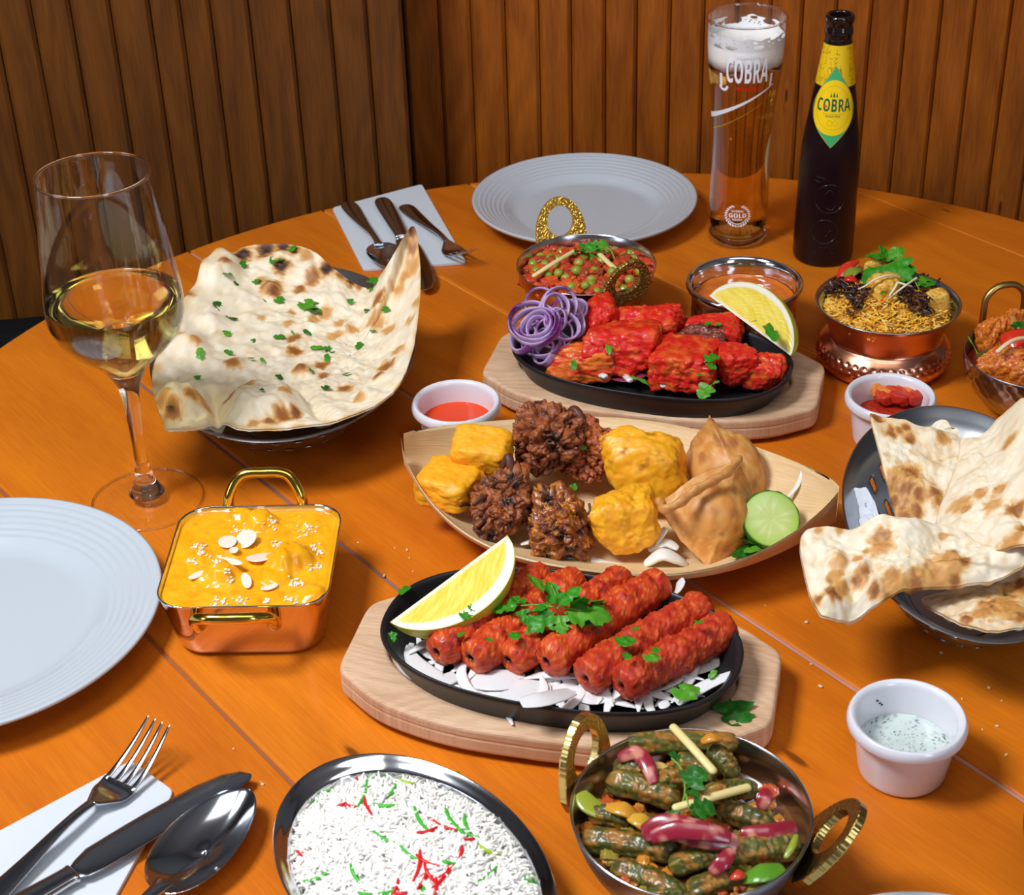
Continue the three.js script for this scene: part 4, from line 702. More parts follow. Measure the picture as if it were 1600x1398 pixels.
// the large naan with garlic and herbs
{
  const edge = PX([[646, 352, 0.108], [655, 395, 0.092], [657, 450, 0.078], [652, 505, 0.068], [641, 560, 0.062], [619, 605, 0.060], [590, 628, 0.060], [545, 650, 0.060], [480, 664, 0.060], [420, 668, 0.060], [370, 667, 0.061], [342, 655, 0.062], [318, 663, 0.061], [290, 670, 0.060], [260, 668, 0.060], [252, 650, 0.062], [241, 622, 0.065], [237, 585, 0.066], [246, 550, 0.066], [262, 515, 0.066], [283, 470, 0.066], [318, 428, 0.067], [350, 400, 0.070], [383, 385, 0.073], [432, 379, 0.076], [476, 386, 0.075], [505, 404, 0.070], [530, 425, 0.066], [556, 442, 0.060], [578, 449, 0.060], [594, 428, 0.074], [610, 404, 0.090], [628, 374, 0.102]]);
  const H = 0.058, spotPx = [[380, 396, 15, .9], [417, 392, 17, 1], [444, 385, 13, 1], [460, 392, 9, .7], [511, 417, 15, 1], [440, 418, 13, .95], [424, 440, 15, 1], [428, 455, 11, .8], [488, 434, 12, .75], [467, 453, 9, .7], [552, 437, 10, .9], [538, 425, 9, .6], [350, 405, 9, .6], [295, 457, 9, .55], [591, 465, 10, .6], [624, 452, 9, .4], [509, 489, 10, .45], [490, 500, 8, .4], [459, 549, 13, .75], [468, 571, 11, .7], [459, 528, 12, .6], [503, 570, 12, .75], [506, 588, 8, .55], [362, 563, 12, .6], [305, 527, 9, .5], [281, 520, 7, .4], [297, 613, 10, .6], [256, 612, 9, .4], [269, 640, 14, .75], [252, 626, 9, .5], [362, 616, 12, .6], [440, 650, 14, .7], [462, 645, 10, .8], [420, 657, 10, .6], [395, 660, 9, .5], [603, 571, 14, .7], [590, 585, 9, .6], [622, 548, 9, .45], [640, 500, 7, .3], [642, 418, 12, .45], [645, 388, 8, .6], [646, 358, 10, .8], [653, 470, 9, .4], [550, 515, 9, .35], [586, 500, 14, .35], [608, 515, 10, .4], [540, 606, 11, .65], [560, 620, 9, .5], [520, 525, 9, .3], [408, 495, 6, .3], [450, 503, 7, .45], [455, 488, 6, .4], [530, 505, 7, .4], [526, 525, 8, .4], [410, 437, 8, .35], [478, 400, 10, .45], [570, 430, 7, .6], [632, 430, 8, .5], [445, 608, 10, .4], [388, 598, 8, .35], [318, 625, 9, .45]];
  const bubbles = [[300, 545, 42, .010], [340, 435, 50, .012], [284, 632, 42, .013], [412, 622, 74, .015], [360, 560, 30, .006], [470, 560, 28, .006], [425, 448, 20, .007], [515, 460, 34, .004], [417, 392, 18, .004], [380, 398, 18, .004], [511, 417, 17, .004], [440, 420, 15, .004], [488, 434, 15, .003], [503, 578, 22, .004], [570, 605, 26, .005], [600, 575, 22, .004], [330, 500, 30, .004], [545, 480, 26, .003], [459, 640, 16, .003]].map(([x, y, r, h]) => at2(x, y, H, r, h));
  const c = P(548, 552, 0.044);
  const fold = P(330, 600, 0.06), fold2 = P(340, 655, 0.06), f3 = P(470, 585, 0.06), f4 = P(500, 640, 0.06);
  const groove = (x, z, a, b) => { const dx = b.x - a.x, dz = b.z - a.z, l = Math.hypot(dx, dz), t = clamp(((x - a.x) * dx + (z - a.z) * dz) / l / l); return Math.hypot(x - a.x - dx * t, z - a.z - dz * t); };
  const o = solo('garlic_naan', 'large blistered naan with charred bubbles and chopped herbs, in the left basket', 'bread', bread({ edge, centre: c, sag: 2.2, thick: 0.0055, bubbles, spotsPx: spotPx, seed: 2, M: 96, N: 320, rough: 0.0012, edgeTone: 0.9, freckles: 0.35, folds: (x, z) => -0.009 * Math.exp(-Math.pow(groove(x, z, fold, fold2) / 0.0042, 2)) - 0.005 * Math.exp(-Math.pow(groove(x, z, f3, f4) / 0.005, 2)) }), breadMat);
  NAAN.geo = o.geometry;
}
// four plain pieces and a torn scrap in the right basket
{
  const G = 'cut naan pieces in the right basket';
  const scrap = bread({ edge: PX([[1452, 672, .058], [1466, 655, .064], [1478, 653, .066], [1486, 664, .064], [1496, 668, .062], [1499, 690, .058], [1470, 690, .054]]), centre: P(1476, 672, 0.06), sag: 1, thick: 0.004, seed: 31, N: 70, M: 16, rough: 0.0018, freckles: 0.2 });
  solo('torn_naan', 'small torn scrap of naan at the back of the right basket', 'bread', scrap, breadMat, null, 0, G);
  const bottom = bread({ edge: PX([[1440, 935, .048], [1500, 915, .056], [1560, 895, .062], [1640, 870, .066], [1660, 930, .062], [1610, 975, .060], [1545, 984, .059], [1520, 978, .059], [1492, 968, .057], [1470, 955, .052]]), centre: P(1570, 935, 0.060), sag: 1.4, thick: 0.005, seed: 17, N: 150, M: 40, rough: 0.0012, freckles: 0.9, oily: 0.5, tone: [0.7, 0.5, 0.27], spotsPx: [[1580, 925, 16, .9], [1600, 915, 20, .7], [1555, 945, 22, .6], [1535, 955, 14, .5], [1592, 958, 20, .6], [1510, 965, 10, .6], [1575, 945, 18, .5]] });
  solo('cut_naan', 'browned naan piece lowest in the right basket, at its front rim', 'bread', bottom, breadMat, null, 0, G);
  const back = bread({ edge: PX([[1600, 625, .128], [1620, 640, .13], [1650, 760, .118], [1655, 870, .1], [1600, 850, .096], [1545, 860, .082], [1520, 848, .078], [1480, 842, .072], [1463, 815, .071], [1477, 770, .078], [1492, 730, .083], [1500, 700, .085], [1502, 686, .088], [1530, 680, .094], [1560, 652, .106], [1580, 636, .118]]), centre: P(1555, 765, 0.094), sag: 1.4, thick: 0.0045, seed: 23, N: 220, M: 64, rough: 0.0014, freckles: 0.35, spotsPx: [[1530, 770, 9, .5], [1503, 785, 14, .35], [1508, 795, 8, .5], [1562, 763, 9, .4], [1588, 797, 14, .6], [1578, 850, 15, .5], [1592, 835, 8, .5], [1600, 825, 9, .6], [1577, 690, 8, .5], [1550, 788, 12, .3]], bubbles: [[1540, 740, 30, .004], [1580, 780, 36, .005], [1515, 820, 26, .004], [1600, 700, 34, .004]].map(([x, y, r, k]) => at2(x, y, .09, r, k)) });
  solo('cut_naan', 'largest pale naan piece rising at the back right of the right basket', 'bread', back, breadMat, null, 0, G);
  const tri = bread({ edge: PX([[1361, 643, .098], [1385, 650, .096], [1430, 664, .092], [1470, 672, .089], [1500, 682, .086], [1500, 715, .082], [1494, 750, .078], [1485, 790, .070], [1478, 818, .066], [1440, 818, .063], [1407, 816, .062], [1396, 790, .067], [1385, 750, .078], [1373, 700, .088]]), centre: P(1440, 740, 0.080), sag: 1.2, thick: 0.0045, seed: 41, N: 190, M: 56, rough: 0.0012, freckles: 0.6, oily: 0.35, spotsPx: [[1395, 676, 11, .55], [1407, 673, 7, .6], [1416, 667, 8, .7], [1421, 687, 9, .75], [1371, 654, 11, .6], [1402, 745, 14, .6], [1420, 740, 18, .6], [1398, 760, 15, .55], [1418, 770, 18, .6], [1435, 776, 11, .7], [1461, 769, 11, .75], [1412, 795, 13, .7], [1430, 797, 12, .75], [1411, 811, 13, .65], [1398, 785, 8, .6], [1475, 685, 11, .4], [1465, 785, 9, .5], [1480, 800, 12, .4]], bubbles: [[1410, 690, 26, .003], [1455, 700, 24, .003], [1425, 755, 30, .003]].map(([x, y, r, k]) => at2(x, y, .078, r, k)) });
  solo('cut_naan', 'upright triangular naan piece with brown blisters at the back left of the right basket', 'bread', tri, breadMat, null, 0, G);
  const a = P(1330, 850, .08), b = P(1345, 960, .08), a2 = P(1400, 830, .08), b2 = P(1430, 930, .08);
  const rid = (x, z, p, q, w) => { const dx = q.x - p.x, dz = q.z - p.z, l = Math.hypot(dx, dz), s = ((x - p.x) * dz - (z - p.z) * dx) / l; return Math.exp(-s * s / w / w); };
  const wing = bread({ edge: PX([[1250, 845, .078], [1256, 830, .081], [1268, 822, .083], [1310, 818, .086], [1360, 813, .087], [1410, 816, .086], [1470, 818, .083], [1500, 825, .082], [1530, 845, .084], [1560, 850, .086], [1600, 850, .088], [1602, 878, .082], [1580, 892, .076], [1545, 905, .073], [1500, 912, .070], [1455, 918, .068], [1405, 928, .066], [1350, 950, .061], [1310, 963, .059], [1285, 962, .060], [1270, 940, .064], [1257, 895, .071]]), centre: P(1420, 875, 0.078), sag: 1.5, thick: 0.0055, seed: 51, N: 240, M: 64, rough: 0.0014, freckles: 0.55, folds: (x, z) => -0.0045 * rid(x, z, a, b, .008) + 0.004 * rid(x, z, a2, b2, .012), spotsPx: [[1378, 842, 15, .6], [1375, 855, 14, .45], [1303, 905, 10, .65], [1302, 923, 13, .8], [1317, 915, 11, .5], [1346, 897, 12, .75], [1338, 907, 9, .6], [1313, 875, 12, .4], [1309, 896, 9, .4], [1279, 935, 8, .6], [1485, 870, 9, .75], [1490, 862, 7, .8], [1478, 885, 22, .5], [1460, 905, 20, .4], [1435, 905, 14, .5], [1392, 922, 14, .8], [1405, 912, 15, .5], [1367, 920, 9, .6], [1508, 875, 8, .6], [1475, 838, 7, .4], [1353, 861, 6, .5], [1340, 872, 7, .45], [1493, 907, 8, .6], [1277, 828, 6, .5], [1311, 828, 6, .5], [1431, 915, 12, .55], [1395, 903, 12, .4]], bubbles: [[1310, 875, 26, .005], [1345, 885, 20, .004], [1370, 835, 26, .004], [1300, 915, 22, .004], [1440, 850, 40, .004], [1490, 885, 30, .003]].map(([x, y, r, k]) => at2(x, y, .075, r, k)) });
  solo('cut_naan', 'long folded naan piece reaching out over the left front rim of the right basket', 'bread', wing, breadMat, null, 0, G);
  const paper = bread({ edge: PX([[1327, 765, .05], [1333, 762, .052], [1358, 772, .054], [1372, 800, .054], [1378, 822, .05], [1345, 825, .045], [1338, 800, .045]]), centre: P(1352, 795, .048), sag: 1, thick: 0.0012, seed: 3, N: 60, M: 14, rough: 0.0025 });
  paper.deleteAttribute('color'); solo('paper_napkin', 'crumpled white paper napkin tucked in the left of the right basket', 'napkin', paper, mat({ rgb: [0.66, 0.70, 0.76], roughness: 0.9 }));
}

// ------------------------------------------------------------------ food: helpers
const RED = [0.62, 0.022, 0.010], ORANGE = [0.72, 0.17, 0.018], CHAR = [0.05, 0.014, 0.008];
// a rounded lump between random or given planes, sized [x, y, z], roughened; colours from tint(x, y, z, f)
function lump({ size, planes, p = 9, seed = 1, detail = 22, rough = 0.06, fine = 0.02, freq = 3, ridge = 0, ridgeDir = [1, 0, 0], tint, dent }) {
  const r = rng(seed), ps = planes || Array.from({ length: 9 }, () => { const u = r() * 2 - 1, a = r() * TAU, s = Math.sqrt(1 - u * u); return [s * Math.cos(a), u, s * Math.sin(a), 0.82 + r() * 0.25]; }).concat([[1, 0, 0, 1], [-1, 0, 0, 1], [0, 1, 0, 1], [0, -1, 0, 1], [0, 0, 1, 1], [0, 0, -1, 1]]);
  const R = planesRadius(ps, p), S = seed * 7.31, disp = (x, y, z) => rough * fbm(x * freq + S, y * freq, z * freq, 3) + fine * fbm(x * freq * 5 + S, y * freq * 5, z * freq * 5, 2);
  const g = star((x, y, z) => { let k = R(x, y, z); const q = [x * k, y * k, z * k]; k *= 1 + disp(...q) + (ridge ? ridge * Math.abs(Math.sin((q[0] * ridgeDir[0] + q[1] * ridgeDir[1] + q[2] * ridgeDir[2] + 0.12 * noise(q[0] * 2 + S, q[1] * 2, q[2] * 2)) * 9)) : 0) + (dent ? dent(...q) : 0); return [x * k * size[0], y * k * size[1], z * k * size[2]]; }, detail);
  return paint(g, (x, y, z, nx, ny, nz) => { const a = x / size[0], b = y / size[1], c = z / size[2]; return tint(a, b, c, disp(a, b, c), ny); });
}
// place by the photograph: middle pixel, width and height in pixels, thickness and the height of its underside
function chunk(name, label, category, px, py, w, h, o, group) {
  const ty = o.ty, hc = o.base + ty / 2, c = P(px, py, hc), k = metresPerPixel(c), dir = c.clone().sub(camera.position).normalize(), sinE = -dir.y, cosE = Math.sqrt(1 - sinE * sinE);
  const W = w * k, Hs = h * k, D = Math.max(0.45 * W, Math.min(1.5 * W, (Hs - ty * cosE * 0.75) / sinE));
  const g = lump({ ...o, size: [W / 2, ty / 2, D / 2] });
  const m = solo(name, label, category, g, o.mat || food(0.5, { specularIntensity: 0.6, clearcoat: 0.3, clearcoatRoughness: 0.08 }), c, o.yaw || 0, group);
  if (o.roll) m.rotation.z = o.roll; if (o.pitch) m.rotation.x = o.pitch; return m;
}
// a flat or rounded sliver along points [px, py, height]
function sliver(name, label, category, pts, width, thick, m, group, o = {}) {
  const g = tube(pts.map((p) => P(...p)), (t) => width / 2 * (o.taper ? 0.35 + 0.65 * Math.pow(Math.sin(Math.PI * clamp(0.08 + t * 0.84)), 0.6) : 1), { seg: 28, rad: 12, sx: 1, sy: thick / width, up: o.up || V(0, 1, 0), shape: o.shape });
  if (o.tint) paint(g, o.tint); return solo(name, label, category, g, m, null, 0, group);
}
// leaves
function leafShape(kind, seed, rgb = [0.06, 0.26, 0.012]) {
  const half = { parsley: [[0, 0.012], [0.10, 0.03], [0.13, 0.2], [0.2, 0.36], [0.3, 0.45], [0.33, 0.36], [0.42, 0.46], [0.47, 0.36], [0.46, 0.24], [0.55, 0.2], [0.64, 0.31], [0.72, 0.35], [0.74, 0.26], [0.83, 0.27], [0.84, 0.17], [0.94, 0.14], [0.95, 0.06], [1, 0]], coriander: [[0, 0.012], [0.12, 0.04], [0.16, 0.22], [0.25, 0.4], [0.36, 0.47], [0.44, 0.43], [0.49, 0.3], [0.56, 0.26], [0.62, 0.36], [0.72, 0.38], [0.78, 0.3], [0.86, 0.28], [0.92, 0.2], [0.95, 0.1], [0.96, 0]], mint: [[0, 0.015], [0.06, 0.1], [0.15, 0.2], [0.19, 0.19], [0.28, 0.28], [0.32, 0.26], [0.42, 0.32], [0.46, 0.30], [0.56, 0.32], [0.6, 0.29], [0.69, 0.27], [0.73, 0.23], [0.82, 0.19], [0.86, 0.14], [0.94, 0.08], [1, 0]], shred: [[0, 0.03], [0.1, 0.14], [0.3, 0.2], [0.45, 0.15], [0.6, 0.21], [0.8, 0.16], [0.93, 0.1], [1, 0.01]] }[kind];
  const pos = [], idx = [], M = 5, r = rng(seed), twist = (r() - 0.5) * 0.5, bend = 0.12 + 0.22 * r(), cup = kind === 'mint' ? 0.25 : 0.12 + 0.2 * r(), S = seed * 3.7, col = [];
  for (const s of [1, -1]) for (let i = 0; i < half.length; i++) for (let j = 0; j <= M; j++) {
    const t = j / M, x = lerp(half[i][0] * 0.96, half[i][0], t), z = s * half[i][1] * t * (1 + 0.12 * (r() - 0.5));
    const y = -bend * x * x + cup * z * z * 1.6 + 0.07 * noise(x * 3.2 + S, z * 3.2, S) + twist * x * z + (kind === 'mint' ? 0.022 * Math.sin((x - Math.abs(z) * 0.9) * 34) * smooth(0, 0.1, t) : 0);
    pos.push(x, y, z); const k = 0.75 + 0.5 * noise(x * 4 + S, z * 4, 1) * 0.6 + 0.35 * (1 - smooth(0, 0.1, t)); col.push(rgb[0] * k, rgb[1] * (0.85 + 0.15 * k), rgb[2] * k);
    if (i && j) { const o = (s < 0 ? half.length * (M + 1) : 0), a = o + (i - 1) * (M + 1) + j - 1, b = a + M + 1, q = [a, a + 1, b + 1, b]; if (s < 0) q.reverse(); idx.push(q[0], q[2], q[1], q[0], q[3], q[2]); }
  }
  const g = geoFrom(pos, idx); g.setAttribute('color', new THREE.Float32BufferAttribute(col, 3)); return g;
}
const nth = (n) => ['', 'first', 'second', 'third', 'fourth', 'fifth', 'sixth', 'seventh', 'eighth', 'ninth', 'tenth', 'eleventh', 'twelfth', 'thirteenth', 'fourteenth', 'fifteenth', 'sixteenth', 'seventeenth', 'eighteenth', 'nineteenth', 'twentieth'][n] || n + 'th';
const leafMat = food(0.42, { specularIntensity: 0.7 });
const leafVariants = {};
const leafGeo = (kind, v, dark) => leafVariants[kind + v + dark] ||= leafShape(kind, 11 + v * 5, dark ? [0.022, 0.13, 0.010] : v % 3 === 2 ? [0.10, 0.30, 0.02] : [0.05, 0.25, 0.012]);
function poseLeaf(m, a, b, roll = 0, wide = 1) {
  const X = b.clone().sub(a), L = X.length(); X.normalize(); const Z = new THREE.Vector3().crossVectors(X, V(0, 1, 0)).normalize(), Y = new THREE.Vector3().crossVectors(Z, X); 
  const q = new THREE.Quaternion().setFromRotationMatrix(new THREE.Matrix4().makeBasis(X, Y, Z)); m.position.copy(a); m.quaternion.copy(q).multiply(new THREE.Quaternion().setFromAxisAngle(V(1, 0, 0), roll)); m.scale.set(L, L, L * wide); return m;
}
const stemMat = mat({ rgb: [0.16, 0.34, 0.03], roughness: 0.5 });
// sprig: leaves [base px, tip px, base height, tip height, roll, variant], stems as point lists
function sprig(name, label, category, kind, leaves, stems = [], dark = false) {
  const o = thing(name, label, category);
  leaves.forEach(([b, t, h0, h1, roll = 0, v = 0, wide = 1]) => poseLeaf(mesh('leaf', leafGeo(kind, v, dark), leafMat, o), P(...b, h0), P(...t, h1), roll, wide));
  stems.forEach((s) => mesh('stem', tube(s.map((p) => P(...p)), 0.0006, { seg: 16, rad: 6 }), stemMat, o));
  return o;
}
function herb(label, b, t, h, kind = 'coriander', v = 0, group = 'chopped coriander leaves', rise = 0.002, wide = 1, dark = false, roll = 0) {
  const m = solo('coriander_leaf', label, 'herb', leafGeo(kind, v, dark), leafMat, null, 0, group); return poseLeaf(m, P(...b, h), P(...t, h + rise), roll, wide);
}
// pool of sauce inside an outline [x, z]
function pool(outline, y, height, M = 40, tint = null) {
  const pos = [], idx = [], n = outline.length, cx = outline.reduce((s, p) => s + p[0], 0) / n, cz = outline.reduce((s, p) => s + p[1], 0) / n;
  for (let j = 0; j <= M; j++) outline.forEach(([ox, oz], i) => { const t = j / M, x = lerp(cx, ox, t), z = lerp(cz, oz, t); pos.push(x, y + height(x, z, t), z); if (j) { const k = (i + 1) % n, q = [(j - 1) * n + i, (j - 1) * n + k, j * n + k, j * n + i]; if (j > 1) idx.push(q[0], q[1], q[2]); idx.push(q[0], q[2], q[3]); } });
  const g = geoFrom(pos, idx); if (g.attributes.normal.getY(n * 3) < 0) { const I = g.index.array; for (let i = 0; i < I.length; i += 3) { const a = I[i]; I[i] = I[i + 1]; I[i + 1] = a; } g.computeVertexNormals(); }
  return tint ? paint(g, tint) : g;
}
const circle = (r, n = 96, cx = 0, cz = 0) => Array.from({ length: n }, (_, i) => [cx + Math.cos(i / n * TAU) * r, cz + Math.sin(i / n * TAU) * r]);
function grains(name, label, category, geo, material, list, tints) {            // what nobody could count
  const m = new THREE.InstancedMesh(geo, material, list.length); m.name = numbered(name); list.forEach((x, i) => m.setMatrixAt(i, x)); if (tints) tints.forEach((c, i) => m.setColorAt(i, c)); m.castShadow = m.receiveShadow = true; scene.add(m); tag(m, label, category); m.userData.kind = 'stuff'; return m;
}
const grainGeo = (() => { const g = new THREE.SphereGeometry(1, 7, 8); g.rotateZ(Math.PI / 2); return warp(g, (x, y, z) => [x, y + 0.25 * x * x, z]); })();
const placed = (x, y, z, ex, ey, ez, sx, sy, sz) => new THREE.Matrix4().compose(V(x, y, z), new THREE.Quaternion().setFromEuler(new THREE.Euler(ex, ey, ez, 'YXZ')), V(sx, sy, sz));

// lemon wedge: axis from tip to tip, rind towards 'out'
function lemonWedge(label, a, b, out, R, open, pith = 0) {
  const X = b.clone().sub(a), L = X.length() / 2; X.normalize(); const Y = out.clone().addScaledVector(X, -out.dot(X)).normalize(), Z = new THREE.Vector3().crossVectors(X, Y), C = a.clone().lerp(b, 0.5);
  const o = thing('lemon_wedge', label, 'lemon', C); o.quaternion.setFromRotationMatrix(new THREE.Matrix4().makeBasis(X, Y, Z));
  const rad = (u) => R * Math.pow(Math.max(0, 1 - Math.pow(Math.abs(u), 2.1)), 0.62) + 0.0009 * (1 - Math.abs(u)), N = 44, M = 22;
  const face = (s) => { const pos = [], idx = [], col = []; for (let i = 0; i <= N; i++) for (let j = 0; j <= M; j++) { const u = lerp(-1, 1, i / N), q = j / M, r = rad(u) * q, d = (R - r) / R, edge = (rad(u) - r) / R; const bumpy = q > 0.1 && edge > 0.13 ? 0.0005 * noise(u * 14, q * 16, s * 3) : 0; pos.push(u * L, r * Math.cos(open / 2) , s * (r * Math.sin(open / 2) - bumpy - 0.0007 * Math.sin(q * Math.PI))); const pulp = mix([0.80, 0.60, 0.05], [0.90, 0.76, 0.16], clamp(0.5 + 0.8 * noise(u * 9 + q * 12, q * 3, s))); let c = pulp; c = mix(c, [0.86, 0.83, 0.62], 1 - smooth(0.03, 0.10, q * rad(u) / R)); c = mix(c, [0.86, 0.85, 0.74], 1 - smooth(0.12 + pith, 0.17 + pith, edge + 0.02 * noise(u * 6, s, 0))); c = mix(c, [0.62, 0.55, 0.06], 1 - smooth(0.015, 0.035, edge)); col.push(...c); if (i && j) { const p = (i - 1) * (M + 1) + j - 1, e = p + M + 1, Q = [p, e, e + 1, p + 1]; if (s < 0) Q.reverse(); idx.push(Q[0], Q[2], Q[1], Q[0], Q[3], Q[2]); } } const g = geoFrom(pos, idx); g.setAttribute('color', new THREE.Float32BufferAttribute(col, 3)); return g; };
  const fm = food(0.25, { clearcoat: 0.3, clearcoatRoughness: 0.2 }); mesh('flesh', face(1), fm, o); mesh('flesh', face(-1), fm, o);
  const pos = [], idx = []; for (let i = 0; i <= N; i++) for (let j = 0; j <= M; j++) { const u = lerp(-1, 1, i / N), t = lerp(-open / 2, open / 2, j / M), r = rad(u) * (1 + 0.012 * noise(u * 26, t * 20, 4)); pos.push(u * L, r * Math.cos(t), r * Math.sin(t)); if (i && j) { const p = (i - 1) * (M + 1) + j - 1, e = p + M + 1; idx.push(p, e, e + 1, p, e + 1, p + 1); } }
  mesh('rind', paint(geoFrom(pos, idx), (x, y, z) => mix([0.66, 0.56, 0.04], [0.42, 0.45, 0.05], clamp(0.35 + 0.6 * noise(x * 60, y * 60, z * 60)))), food(0.42), o); return o;
}

// herbs on the large naan: [px, py, length px, direction degrees]
{
  const p = NAAN.geo.attributes.position, n = NAAN.geo.attributes.normal, top = p.count / 2, q = V(0, 0, 0);
  const find = (px, py) => { let best = 1e9, b = 0; for (let i = 0; i < top; i++) { q.fromBufferAttribute(p, i).sub(camera.position); const d = q.dot(camF), e = Math.hypot(800 + q.dot(camR) / d * FOCAL - px, 699 - q.dot(camU) / d * FOCAL - py) + d * 2; if (e < best) { best = e; b = i; } } return b; };
  const list = [[374, 408, 15, 10], [343, 427, 18, 0], [365, 440, 13, 20], [328, 474, 26, 5], [354, 498, 22, -20], [397, 446, 15, -40], [422, 412, 26, -15], [456, 396, 15, -50], [434, 476, 18, -50], [474, 488, 36, -35], [480, 486, 24, 5], [545, 470, 12, 70], [568, 490, 15, -10], [604, 490, 14, -80], [588, 446, 26, -45], [577, 452, 16, 10], [580, 520, 10, 0], [558, 548, 24, -45], [390, 536, 18, -25], [426, 530, 20, -10], [474, 518, 18, 30], [352, 518, 14, 60], [350, 553, 18, 10], [310, 545, 30, 78], [388, 564, 12, -30], [408, 562, 14, 60], [484, 546, 22, 0], [502, 546, 24, 5], [510, 555, 20, 85], [480, 581, 11, -10], [506, 612, 16, -40], [540, 590, 14, -60], [430, 588, 14, 20], [305, 590, 12, 60], [406, 612, 9, 20], [262, 636, 13, -10], [408, 470, 7, 0], [455, 520, 7, 40]];
  list.sort((a, b) => a[0] - b[0]).forEach(([x, y, L, deg], i) => { const a = find(x, y), A = V(0, 0, 0).fromBufferAttribute(p, a), N = V(0, 0, 0).fromBufferAttribute(n, a).multiplyScalar(n.getY(a) < 0 ? -1 : 1), k = metresPerPixel(A) * L, d = P(x + Math.cos(deg * Math.PI / 180) * 10, y + Math.sin(deg * Math.PI / 180) * 10, A.y - TOP).sub(A).setY(0).normalize(); d.addScaledVector(N, -d.dot(N)).normalize(); A.addScaledVector(N, 0.0022);
    const m = solo('coriander_leaf', `${L > 20 ? 'large' : L > 13 ? 'middle-sized' : 'tiny'} chopped coriander leaf on the large naan, ${nth(i + 1)} from the left`, 'herb', leafGeo(['coriander', 'parsley', 'shred'][i % 3], i % 4, i % 5 === 3), leafMat, null, 0, 'chopped coriander on the large naan'); poseLeaf(m, A, A.clone().addScaledVector(d, k), (i % 3 - 1) * 0.25, 1.15); });
}

